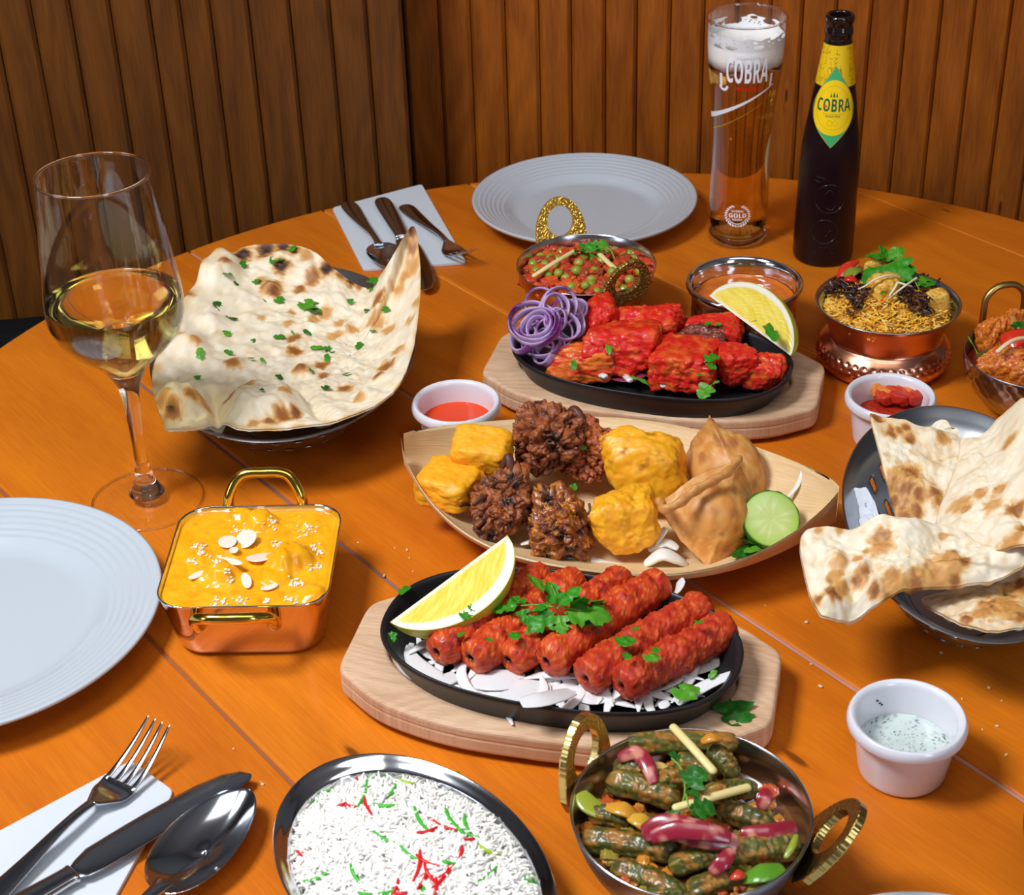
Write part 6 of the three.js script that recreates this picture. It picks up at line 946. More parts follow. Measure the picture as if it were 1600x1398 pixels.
  [['on the tallest bhaji, left side', [806, 698], [815, 704], .038], ['above the tallest bhaji on the bare leaf plate', [828, 664], [836, 668], .034], ['on the ragged reddish fritter', [905, 694], [914, 700], .05], ['on the orange brown fritter', [890, 757], [900, 763], .045], ['on top of the large yellow fritter', [1003, 684], [1020, 685], .056], ['at the right shoulder of the large yellow fritter', [1046, 698], [1054, 702], .052]].forEach(([w, a, b, h], i) => herb('small coriander piece ' + w, a, b, h, 'coriander', i % 3, null, 0, 1.2));
}

// ------------------------------------------------------------------ white rice with coloured strands
{
  const C = V(-0.0591, 0, 0.4463), ang = 55 * Math.PI / 180, c = Math.cos(ang), s = Math.sin(ang), A = 0.0795, B = 0.0555;
  const moundH = (x, z) => { const dx = x - C.x, dz = z - C.z, u = (dx * c + dz * s) / A, w = (-dx * s + dz * c) / B, q = u * u + w * w; return q > 1 ? -1 : 0.0165 + 0.016 * Math.pow(1 - q, 0.55) + 0.0022 * fbm(x * 60, z * 60, 2); };
  const out = Array.from({ length: 90 }, (_, i) => { const t = i / 90 * TAU, k = 0.985 * (1 + 0.02 * noise(Math.cos(t) * 3, Math.sin(t) * 3, 1)), u = Math.cos(t) * A * k, w = Math.sin(t) * B * k; return [C.x + u * c - w * s, C.z + u * s + w * c]; });
  const rice = mat({ rgb: [0.90, 0.88, 0.83], roughness: 0.42 }), r = rng(77), list = [];
  const bed = solo('rice_bed', 'mound of white rice underneath the loose grains in the oval dish', 'rice', pool(out, TOP, (x, z, t) => Math.max(moundH(x, z), 0.012) - 0.001 - (t > 0.97 ? 0.006 : 0), 40), rice); bed.userData.kind = 'stuff';
  for (let k = 0; k < 4600; k++) { const t = r() * TAU, q = Math.sqrt(r()) * 1.01, u = Math.cos(t) * A * q, w = Math.sin(t) * B * q, x = C.x + u * c - w * s, z = C.z + u * s + w * c, h = Math.max(moundH(x, z), 0.0145); list.push(placed(x, TOP + h + (r() - 0.3) * 0.0016, z, (r() - 0.5) * 0.4, r() * TAU, (r() - 0.5) * 0.5 * (1 + q), 0.0037 + r() * 0.0019, 0.00092, 0.00098)); }
  grains('rice_grains', 'loose long white rice grains heaped in the oval steel dish', 'rice', grainGeo, rice, list, list.map(() => { const k = 0.95 + 0.1 * r(); return new THREE.Color().setRGB(k, k * 0.99, k * 0.97); }));
  // red and green strands, measured as [px, py, half length px, angle degrees]
  const red = [[563, 1203, 14, 25], [550, 1218, 10, 10], [546, 1258, 10, 15], [536, 1256, 6, -10], [574, 1258, 14, 70], [692, 1288, 22, 28], [668, 1297, 16, -12], [719, 1333, 12, -70], [652, 1352, 24, -75], [668, 1345, 20, 30], [672, 1365, 18, 60], [660, 1375, 16, -60], [690, 1370, 22, -50], [697, 1362, 14, -35], [617, 1388, 16, -65], [625, 1395, 10, 0], [472, 1333, 11, 30], [735, 1310, 10, -10], [680, 1385, 14, -80]];
  const grn = [[577, 1210, 16, 30], [567, 1240, 22, -68], [605, 1212, 12, 70], [613, 1234, 14, -60], [635, 1221, 12, 20], [602, 1257, 18, 6], [658, 1280, 22, 62], [703, 1275, 18, 65], [716, 1290, 22, 48], [730, 1288, 18, 75], [735, 1302, 14, 30], [706, 1215, 14, -35], [759, 1267, 12, 60], [763, 1327, 20, 28], [701, 1347, 9, 15], [600, 1308, 18, 30], [638, 1332, 16, 42], [556, 1366, 18, 62], [493, 1370, 22, -18], [520, 1228, 12, -70], [762, 1366, 18, -35], [606, 1393, 14, -10], [828, 1370, 10, 50], [840, 1392, 12, 60], [825, 1375, 8, 30], [660, 1392, 12, -70], [570, 1396, 10, 10], [500, 1245, 10, -60]];
  const strand = (p, rgb, group) => { const [px, py, L, deg] = p, a = deg * Math.PI / 180, at = (d, o = 0) => { const x = px + Math.cos(a) * d - Math.sin(a) * o, y = py + Math.sin(a) * d + Math.cos(a) * o; let h = 0.03; for (let k = 0; k < 6; k++) { const q = P(x, y, h); h = Math.max(moundH(q.x, q.z), 0.016) + 0.0017; } return P(x, y, h); }; solo(rgb[0] > 0.4 ? 'red_strand' : 'green_strand', (rgb[0] > 0.4 ? 'bright red' : 'bright green') + ` coloured strand on the white rice, ${nth(p.rank)} of its colour from the left`, 'garnish', tube([at(-L), at(-L * 0.3, L * 0.14), at(L * 0.35, L * 0.1), at(L, -L * 0.1)], (t) => 0.00115 * (0.6 + 0.4 * Math.sin(Math.PI * t)), { seg: 12, rad: 7 }), mat({ rgb, roughness: 0.4 }), null, 0, group); };
  for (const l of [red, grn]) [...l].sort((a, b) => a[0] - b[0]).forEach((p, i) => { p.rank = i + 1; });
  red.forEach((p) => strand(p, [0.70, 0.008, 0.012], 'red strands scattered on the white rice')); grn.forEach((p, i) => strand(p, i % 9 === 4 ? [0.35, 0.55, 0.02] : [0.05, 0.46, 0.02], 'green strands scattered on the white rice'));
}

// ------------------------------------------------------------------ sauces in the white pots
{
  const inPot = (at, h, r, fn, tint, n, label, cat, m) => solo(n, label, cat, pool(circle(r), 0, fn, 30, tint), m, at.clone().setY(TOP + h));
  inPot(POTS.left, 0.0235, 0.0262, (x, z, t) => 0.0006 * smooth(0.9, 1, t), () => [0.74, 0.055, 0.008], 'chilli_sauce', 'smooth red chilli sauce in the pot beside the garlic naan', 'sauce', food(0.22, { specularIntensity: 0.7 }));
  inPot(POTS.front, 0.0190, 0.0256, (x, z, t) => 0.0004 * noise(x * 120, z * 120, 1) + 0.0008 * smooth(0.88, 1, t), (x, y, z) => { const n = noise(x * 420, z * 420, 3), m = noise(x * 900, z * 900, 8), w = noise(x * 160, z * 160, 4); let c = [0.60, 0.68, 0.64]; c = mix(c, [0.38, 0.46, 0.44], smooth(0.35, 0.7, n * 0.7 + w * 0.4)); return mix(c, [0.06, 0.08, 0.05], smooth(0.62, 0.75, m)); }, 'yoghurt_dip', 'pale green speckled yoghurt dip in the pot at the lower right', 'sauce', food(0.22, { clearcoat: 0.3 }));
  inPot(POTS.right, 0.0215, 0.0260, (x, z) => 0.0012 * fbm(x * 120, z * 120, 2) - 0.05 * Math.max(0, -0.012 - x) , () => [0.45, 0.03, 0.012], 'pickle_sauce', 'red juice under the chopped pickle in the small pot', 'sauce', food(0.2));
  const r = rng(19), spots = [[1380, 600], [1395, 596], [1410, 600], [1420, 610], [1370, 608], [1385, 612], [1400, 612], [1365, 602], [1392, 604], [1412, 618], [1405, 622], [1425, 618], [1378, 618], [1432, 622], [1390, 622], [1417, 604]];
  spots.map((p) => p).sort((a, b) => a[0] - b[0]).forEach(([x, y], i) => { const o = chunk('pickle_piece', `${['red tomato', 'orange carrot', 'glossy red pepper'][i % 3]} piece in the chopped pickle, ${nth(i + 1)} from the left`, 'pickle', x, y, 30 + r() * 12, 19 + r() * 8, { ty: .009, base: .0235 + r() * .003, seed: 40 + i, detail: 10, yaw: r() * 3, rough: .1, tint: () => [[0.55, 0.03, 0.012], [0.72, 0.22, 0.03], [0.62, 0.05, 0.015]][i % 3] }, 'chopped pickle pieces'); });
  const sp = rng(8); for (const [a, h] of [[-2.0, .031], [-1.93, .0285], [-1.88, .027]]) { const d = solo('herb_speck', `dark herb speck stuck inside the pot of yoghurt dip, ${h > .03 ? 'topmost' : h > .028 ? 'middle' : 'lowest'} of three`, 'herb', lump({ size: [.0008, .0005, .0004], seed: 5, detail: 4, tint: () => [0.03, 0.05, 0.03] }), food(0.6), V(POTS.front.x + Math.cos(a) * 0.0265, TOP + h, POTS.front.z + Math.sin(a) * 0.0265)); }
}

// ------------------------------------------------------------------ yellow curry in the square pan
{
  const o = (() => { const q = roundedSquare(PAN.w - 0.0035, PAN.d - 0.0035, 0.0185, 12), out = []; q.forEach((p, i) => { const b = q[(i + 1) % q.length], n = Math.max(1, Math.round(Math.hypot(b[0] - p[0], b[1] - p[1]) / 0.0022)); for (let k = 0; k < n; k++) out.push([lerp(p[0], b[0], k / n), lerp(p[1], b[1], k / n)]); }); return out; })(), c = Math.cos(PAN.turn), s = Math.sin(PAN.turn), L = (px, py) => { const p = P(px, py, PAN.h).sub(PAN.at); return [p.x * c - p.z * s, p.x * s + p.z * c]; };
  const lumps = [[405, 812, .0125, .0075], [455, 872, .017, .0105], [430, 895, .013, .004], [345, 893, .014, .008], [365, 850, .012, .003], [490, 925, .012, .004], [305, 860, .012, .002], [375, 800, .010, .004]].map(([x, y, r, h]) => [...L(x, y), r, h]);
  const H = (x, z, t) => { let y = -0.0012 * smooth(0.95, 1, t); for (const [a, b, r, h] of lumps) { const q = Math.hypot(x - a, z - b) / r * (1 + 0.2 * noise(x * 90, z * 90, a * 50)); y += h * (1 - smooth(0.35, 1.05, q)); } return y + 0.0009 * fbm(x * 90, z * 90, 4) * (1 - smooth(0.9, 1, t)); };
  const y0 = PAN.h - 0.0022; solo('yellow_curry', 'creamy yellow curry with soft lumps filling the square copper pan', 'curry', pool(o, 0, H, 90, (x, y, z) => mix(mix([0.92, 0.375, 0.004], [0.95, 0.45, 0.01], clamp(0.5 + fbm(x * 50, z * 50, 7))), [0.62, 0.20, 0.006], smooth(0.5, 0.8, noise(x * 70, z * 70, 2)) * 0.4)), food(0.24, { clearcoat: 0.35, clearcoatRoughness: 0.18 }), PAN.at.clone().setY(TOP + y0), PAN.turn);
  const world = (px, py, up) => { const [lx, lz] = L(px, py); return V(PAN.at.x + lx * c + lz * s, TOP + y0 + H(lx, lz, 0.5) + up, PAN.at.z - lx * s + lz * c); };
  const almond = mat({ rgb: [0.84, 0.70, 0.56], roughness: 0.4 });
  [['round almond flake, upper left of the cluster', 356, 851, 12, 10, 0.3, 0.1], ['round almond flake, top of the cluster', 385, 845, 14, 12, -0.5, 0.35], ['large oval almond flake, right of the cluster', 406, 870, 18, 12, 0.2, -0.25], ['narrow almond flake standing low in the cluster', 385, 906, 17, 5.5, -1.2, 0.5], ['thin slanted almond flake left of the low one', 364, 886, 16, 4, -0.45, 0.3], ['thin almond flake at the far left', 307, 899, 12, 4, 0.7, 0.2], ['thin almond flake near the front edge', 421, 916, 12, 4, 0.4, 0.1], ['tiny almond flake under the two round ones', 366, 862, 6, 5, 0.2, 0.1]].forEach(([w, x, y, a, b, yaw, tilt]) => { const k = metresPerPixel(P(x, y, .045)), g = ball(10); warp(g, (p, q, r) => [p * a * k * 1.2, q * 0.0007 + 0.0006 * p * p, r * b * k * 1.5]); const m = solo('almond_flake', w + ' on the yellow curry', 'almond', g, almond, world(x, y, 0.0018), 0, 'almond flakes on the yellow curry'); m.rotation.set(tilt, yaw, 0, 'YXZ'); });
  const r = rng(55), list = []; [[375, 825, 16], [425, 818, 14], [480, 825, 20], [488, 852, 16], [310, 852, 12], [320, 862, 14], [490, 882, 14], [455, 908, 16], [345, 935, 18], [375, 935, 12], [452, 935, 14], [470, 908, 8], [340, 890, 10], [360, 905, 12], [430, 845, 14], [300, 875, 10], [500, 860, 8], [415, 935, 8], [345, 868, 9]].forEach(([x, y, R]) => { for (let k = 0; k < R * 0.9; k++) { const g = lump({ size: [0.0006 + r() * 0.0007, 0.0005, 0.0005 + r() * 0.0006], seed: k, detail: 2, rough: 0.3, tint: () => [0.86, 0.76, 0.60] }); const p = world(x + (r() + r() - 1) * R, y + (r() + r() - 1) * R * 0.6, 0.0004); g.rotateY(r() * 6); g.translate(p.x, p.y, p.z); list.push(g); } });
  const cc = solo('coconut_crumbs', 'pale coconut crumbs sprinkled over the yellow curry', 'garnish', joined(list), food(0.7)); cc.userData.kind = 'stuff';
}

// ------------------------------------------------------------------ orange curry in the hammered bowl
{
  const at = V(0.1930, TOP + 0.0405, -0.1540);
  solo('orange_curry', 'smooth orange curry in the hammered copper bowl', 'curry', pool(circle(0.0408), 0, (x, z, t) => 0.0008 * fbm(x * 60, z * 60, 3) + 0.001 * smooth(0.9, 1, t), 40, (x, y, z) => mix([0.60, 0.115, 0.008], [0.70, 0.18, 0.014], clamp(0.5 + fbm(x * 45, z * 45, 1)))), food(0.16, { clearcoat: 0.5, clearcoatRoughness: 0.08 }), at);
  sprig('coriander_sprig', 'coriander sprig floating on the smooth orange curry', 'herb', 'coriander', [[[1168, 470], [1152, 478], .0425, .044, 0, 0, 1.2], [[1172, 468], [1192, 466], .0425, .043, 0, 1, 1.1], [[1166, 462], [1178, 452], .0425, .044, 0, 2, 1.1], [[1166, 468], [1168, 482], .0425, .043, .2, 2]], [[[1140, 450, .0425], [1155, 457, .043], [1170, 467, .0428]], [[1160, 460, .043], [1150, 446, .043]]]);
}

// ------------------------------------------------------------------ mince with peas in the copper sided bowl
const gingerMat = mat({ rgb: [0.82, 0.66, 0.27], roughness: 0.4 });
const ginger = (label, pts, w = 0.0042, group) => sliver('ginger_stick', label, 'ginger', pts, w, w * 0.8, gingerMat, group);
{
  const C = V(0.0669, TOP, -0.1965), r = rng(301), R = 0.0535, top = (x, z) => 0.0445 + 0.010 * (1 - Math.pow(Math.hypot(x - C.x, z - C.z) / R, 2)) + 0.0015 * noise(x * 90, z * 90, 2);
  const list = [], base = pool(circle(R, 72, C.x, C.z), TOP, (x, z) => top(x, z) - 0.003, 24, () => [0.36, 0.045, 0.010]); list.push(base);
  for (let k = 0; k < 210; k++) { const a = r() * TAU, q = Math.sqrt(r()) * R * 0.96, x = C.x + Math.cos(a) * q, z = C.z + Math.sin(a) * q, s = 0.0026 + r() * 0.0034, t = r(), c0 = t < 0.2 ? [0.30, 0.05, 0.018] : t < 0.75 ? [0.56, 0.045, 0.012] : [0.66, 0.10, 0.014]; const g = lump({ size: [s, s * 0.75, s * (0.7 + r() * 0.5)], seed: k, detail: 6, rough: 0.35, freq: 1.8, fine: 0.05, tint: (x2, y2, z2, f) => mix(c0, [0.75, 0.16, 0.02], clamp(f * 2.5)) }); g.rotateY(r() * 6); g.translate(x, TOP + top(x, z) - 0.0012 + r() * 0.0022, z); list.push(g); }
  const m = solo('spiced_mince', 'red spiced mince filling the copper sided karahi bowl', 'curry', joined(list), food(0.5, { specularIntensity: 0.6, clearcoat: 0.4, clearcoatRoughness: 0.08 })); m.userData.kind = 'stuff';
  const peaPx = [[833, 410], [838, 422], [845, 398], [856, 432], [868, 421], [873, 433], [872, 412], [885, 440], [893, 449], [901, 432], [915, 449], [914, 410], [924, 442], [929, 431], [923, 446], [940, 418], [930, 412], [933, 454], [895, 405], [975, 402], [983, 395], [990, 400], [1003, 413], [1010, 418], [957, 432], [963, 445], [975, 449], [860, 406], [878, 398], [948, 400], [960, 392], [852, 415], [905, 420], [1000, 424], [984, 438]].sort((a, b) => a[0] - b[0]);
  const pea = star((x, y, z) => 1 + 0.025 * noise(x * 3, y * 3, z * 3), 9);
  const first = solo('green_pea', '', 'pea', pea, mat({ rgb: [0.28, 0.33, 0.025], roughness: 0.25, clearcoat: 0.5, clearcoatRoughness: 0.15 }));
  const dull = mat({ rgb: [0.36, 0.36, 0.05], roughness: 0.3, clearcoat: 0.4 });
  peaPx.forEach(([x, y], i) => { const o = i ? copyOf(first) : first; let p = P(x, y, 0.05); p.setY(TOP + top(p.x, p.z) + 0.0012); o.position.copy(p); const s = 0.0040 + r() * 0.0007; o.scale.set(s, s * 0.94, s); o.rotation.y = r() * 6; if (i % 4 === 2) o.material = dull; o.userData.label = `${i % 4 === 2 ? 'yellowish' : 'olive'} green pea in the spiced mince, ${nth(i + 1)} from the left`; o.userData.group = 'green peas in the spiced mince'; });
  ginger('pale ginger stick slanting at the left of the mince bowl', [[834, 431, .055], [862, 413, .060], [896, 393, .061]]);
  ginger('pale ginger stick slanting at the right of the mince bowl', [[934, 394, .061], [948, 408, .059], [964, 422, .056]], .0046);
  sprig('coriander_sprig', 'green coriander sprig crowning the mince and peas', 'herb', 'coriander', [[[918, 392], [897, 388], .064, .062, .2, 0], [[922, 395], [924, 376], .064, .071, 0, 1, 1.2], [[926, 388], [950, 376], .065, .070, .3, 2, 1.1], [[928, 392], [944, 388], .064, .064, -.3, 0], [[915, 390], [906, 378], .064, .068, 0, 1], [[920, 396], [930, 402], .063, .06, .3, 2], [[902, 392], [886, 398], .062, .059, .1, 0]], [[[940, 384, .066], [955, 392, .066], [960, 404, .062]], [[918, 394, .063], [900, 392, .062], [884, 396, .060]]]);
}

// ------------------------------------------------------------------ biryani in the dimpled copper pot
{
  const C = V(0.2995, TOP, -0.1075), R = 0.0500, r = rng(404), top = (x, z) => 0.0490 + 0.016 * (1 - Math.pow(Math.hypot(x - C.x, z - C.z) / R, 2)) + 0.0025 * noise(x * 70, z * 70, 4);
  solo('biryani_bed', 'yellow biryani rice mound beneath the grains in the copper pot', 'rice', pool(circle(R * 0.985, 72, C.x, C.z), TOP, (x, z) => Math.max(0.040, top(x, z) - 0.002), 24), mat({ rgb: [0.62, 0.28, 0.02], roughness: 0.5 })).userData.kind = 'stuff';
  const list = [], tints = []; for (let k = 0; k < 1500; k++) { const a = r() * TAU, q = Math.sqrt(r()) * R * 0.97, x = C.x + Math.cos(a) * q, z = C.z + Math.sin(a) * q; list.push(placed(x, TOP + top(x, z) + (r() - 0.4) * 0.002, z, (r() - 0.5) * 1.0, r() * TAU, (r() - 0.5) * 1.4, 0.0036 + r() * 0.0016, 0.0009, 0.0009)); const t = r(); tints.push(new THREE.Color().setRGB(...(t < 0.45 ? [0.84, 0.42, 0.02] : t < 0.8 ? [0.88, 0.60, 0.12] : [0.60, 0.22, 0.02]))); }
  grains('biryani_grains', 'loose yellow and orange biryani rice grains in the copper pot', 'rice', grainGeo, mat({ rgb: [1, 1, 1], roughness: 0.36, clearcoat: 0.2 }), list, tints);
  const yel = (S) => (x, y, z, f) => mix(mix([0.74, 0.37, 0.03], [0.82, 0.50, 0.09], clamp(0.5 + fbm(x * 2 + S, y * 2, z * 2))), [0.60, 0.16, 0.015], smooth(0.4, 0.7, noise(x * 4, y * 4 + S, z * 4))), oily = food(0.26, { clearcoat: 0.4, clearcoatRoughness: 0.15 });
  chunk('potato_piece', 'large yellow potato piece in the middle of the biryani', 'potato', 1384, 450, 62, 60, { ty: .026, base: .052, seed: 5, rough: .10, fine: .01, freq: 1.7, p: 6, tint: yel(5), mat: oily }); chunk('potato_piece', 'smaller yellow potato piece at the right of the biryani', 'potato', 1464, 470, 44, 42, { ty: .022, base: .050, seed: 6, rough: .08, fine: .01, freq: 1.7, p: 6, tint: yel(6), mat: oily }); chunk('potato_piece', 'orange potato piece half under the mint at the back of the biryani', 'potato', 1372, 417, 46, 30, { ty: .016, base: .062, seed: 8, rough: .10, fine: .01, freq: 1.7, p: 6, tint: yel(8), mat: oily });
  // fried onion: dark tangled strands
  const onionAt = [[1353, 425, 20], [1318, 448, 12], [1345, 478, 12], [1325, 466, 14], [1418, 468, 16], [1425, 490, 10], [1450, 443, 18], [1470, 445, 12], [1432, 455, 14], [1438, 486, 10], [1476, 432, 8], [1310, 438, 8], [1304, 458, 10], [1334, 490, 9], [1410, 478, 10], [1446, 490, 8], [1360, 440, 8]];
  const tang = []; onionAt.forEach(([x, y, R2]) => { for (let k = 0; k < R2 * 1.1; k++) { const p = P(x + (r() + r() - 1) * R2, y + (r() + r() - 1) * R2, 0.056); p.y = Math.min(TOP + 0.069, TOP + top(p.x, p.z) + 0.002 + r() * 0.006); const d = () => V((r() - 0.5) * 0.012, (r() - 0.4) * 0.006, (r() - 0.5) * 0.012); tang.push(paint(tube([p.clone().add(d()), p, p.clone().add(d()), p.clone().add(d())], 0.0007 + r() * 0.0009, { seg: 9, rad: 6, sy: 0.6 }), ((c) => () => c)(r() < 0.6 ? [0.035, 0.010, 0.008] : [0.12, 0.035, 0.012]))); } });
  solo('fried_onion', 'dark brown crisp fried onion tangled over the biryani', 'onion', joined(tang), food(0.32, { clearcoat: 0.3 })).userData.kind = 'stuff';
  const pep = (label, pts, rgb, w = .010) => sliver('pepper_strip', label, 'pepper', pts, w, .004, mat({ rgb, roughness: 0.2, clearcoat: 0.6, clearcoatRoughness: 0.1 }), null, { taper: true });
  pep('red pepper strip standing at the back left of the biryani', [[1312, 434, .058], [1322, 418, .064], [1338, 408, .066]], [0.62, 0.03, 0.01]); pep('green pepper strip at the back left of the biryani', [[1318, 440, .058], [1332, 424, .065], [1346, 420, .064]], [0.20, 0.28, 0.03], .012); pep('glossy red pepper piece at the left of the biryani', [[1318, 438, .060], [1330, 434, .064], [1340, 440, .060]], [0.66, 0.02, 0.012], .012); pep('dark green pepper strip low at the left front of the biryani', [[1300, 450, .050], [1306, 464, .050], [1322, 476, .050]], [0.12, 0.17, 0.02], .009); pep('small red pepper piece on the front of the biryani', [[1374, 470, .062], [1380, 471, .062], [1383, 469, .061]], [0.66, 0.02, 0.012], .006); pep('small red chilli piece at the front of the biryani', [[1352, 481, .056], [1362, 483, .056], [1366, 481, .055]], [0.62, 0.02, 0.012], .005); pep('small red chilli piece beside the large potato', [[1353, 466, .06], [1356, 463, .062], [1360, 460, .062]], [0.62, 0.02, 0.012], .004);
  herb('small green herb bit on the large yellow potato', [1376, 460], [1383, 452], .074, 'shred', 0, null, .002, 1.4);
  const shoot = mat({ rgb: [0.80, 0.72, 0.50], roughness: 0.4 }), th = (l, p) => sliver('ginger_thread', l, 'ginger', p, .0017, .0015, shoot, 'pale ginger threads on the biryani');
  th('long pale ginger thread arching left over the biryani', [[1330, 455, .063], [1350, 448, .072], [1370, 435, .080], [1390, 430, .081], [1404, 433, .077]]); th('pale ginger thread running down to the front of the biryani', [[1388, 464, .068], [1398, 450, .074], [1402, 442, .077]]); th('bent pale ginger thread right of the middle of the biryani', [[1402, 441, .077], [1413, 444, .077], [1424, 447, .074]]); th('pale ginger thread rising to the right of the biryani', [[1394, 462, .068], [1412, 448, .076], [1432, 434, .078]]);
  sprig('mint_sprig', 'bright green mint sprig standing on the biryani', 'mint', 'mint', [[[1386, 405], [1348, 392], .078, .082, 0.2, 0, 1.3], [[1388, 404], [1376, 382], .080, .090, 0, 1, 1.2], [[1388, 405], [1412, 384], .080, .089, 0.3, 2, 1.35], [[1386, 408], [1376, 402], .079, .080, 0.3, 0, 1.4], [[1386, 408], [1400, 396], .079, .083, -0.2, 1, 1.2], [[1378, 414], [1352, 442], .074, .070, 0.1, 0, 1.0]], [[[1388, 404, .080], [1384, 414, .072], [1384, 424, .064]]]);
  sprig('dill_leaf', 'large green feathery leaf leaning right on the biryani', 'herb', 'parsley', [[[1396, 404], [1418, 436], .081, .076, 0.4, 1, 1.0], [[1404, 404], [1428, 430], .080, .075, 0.6, 0, 0.8], [[1396, 408], [1408, 442], .079, .074, 0.2, 2, 0.8]], []);
  sprig('coriander_sprig', 'coriander leaf at the right of the mint on the biryani', 'herb', 'parsley', [[[1434, 446], [1464, 430], .070, .071, 0, 0, 1.1], [[1434, 444], [1450, 428], .070, .073, 0.2, 2]], [[[1424, 430, .074], [1430, 440, .071], [1436, 452, .068]]]);
}

// ------------------------------------------------------------------ saucy chicken in the steel bowl at the right
{
  const C = P(1626, 552, 0.05).setY(TOP), saucy = food(0.5, { specularIntensity: 0.6, clearcoat: 0.5, clearcoatRoughness: 0.07 }), ck = (S) => (x, y, z, f) => { const n = fbm(x * 3 + S, y * 3, z * 3); return mix(mix([0.56, 0.09, 0.010], [0.74, 0.24, 0.02], clamp(0.5 + n * 1.3 + f * 2)), [0.36, 0.03, 0.008], smooth(0.3, 0.6, -n)); };
  solo('red_sauce', 'dark red sauce in the hammered steel bowl', 'sauce', pool(circle(0.0530, 64, C.x, C.z), TOP, () => 0.0370, 12, () => [0.28, 0.02, 0.008]), saucy);
  const K = (l, x, y, w, h, ty, b, S, o = {}) => chunk('chicken_piece', l, 'chicken', x, y, w, h, { ty, base: b, seed: S, rough: .16, fine: .016, freq: 1.5, detail: 34, tint: ck(S), mat: saucy, ...o }, 'saucy chicken pieces in the steel bowl');
  K('orange saucy chicken piece at the back left of the steel bowl', 1553, 527, 50, 66, .034, .030, 31, { yaw: 0.4 }); K('orange saucy chicken piece at the front of the steel bowl', 1562, 573, 68, 60, .030, .030, 32, { yaw: -0.3 }); K('orange saucy chicken piece at the front right of the steel bowl, by the frame edge', 1598, 590, 48, 44, .026, .031, 33); K('dark saucy chicken piece at the very back of the steel bowl', 1585, 512, 34, 46, .03, .030, 34); K('saucy chicken piece low in the middle of the steel bowl', 1580, 552, 56, 44, .024, .030, 35);
  sliver('pepper_strip', 'large glossy red pepper piece on the saucy chicken', 'pepper', [[1572, 546, .055], [1586, 540, .059], [1612, 536, .060]], .026, .004, mat({ rgb: [0.66, 0.03, 0.010], roughness: 0.18, clearcoat: 0.7, clearcoatRoughness: 0.08 }), null, { up: V(-0.3, 0.75, 0.6).normalize() }); sliver('pepper_strip', 'dark green pepper piece low at the left of the steel bowl', 'pepper', [[1534, 560, .044], [1542, 553, .046], [1550, 550, .046]], .012, .004, mat({ rgb: [0.08, 0.08, 0.015], roughness: 0.25, clearcoat: 0.5 }));
  sliver('ginger_thread', 'pale ginger thread across the saucy chicken', 'ginger', [[1559, 549, .062], [1575, 536, .067], [1592, 529, .068], [1612, 528, .066]], .0036, .003, mat({ rgb: [0.76, 0.58, 0.34], roughness: 0.4 })); sliver('ginger_thread', 'orange stained thread standing at the back of the steel bowl', 'ginger', [[1582, 498, .060], [1588, 512, .062], [1593, 522, .062]], .006, .0045, mat({ rgb: [0.66, 0.30, 0.06], roughness: 0.35 }));
  herb('dark green coriander leaf on the saucy chicken by the frame edge', [1582, 502], [1606, 518], .066, 'coriander', 0, null, -.002, 1.1, true); sliver('herb_sprig', 'thin green herb stem over the left rim of the steel bowl', 'herb', [[1513, 526, .053], [1517, 533, .0545], [1524, 545, .048], [1530, 560, .042]], .0011, .001, stemMat);
}

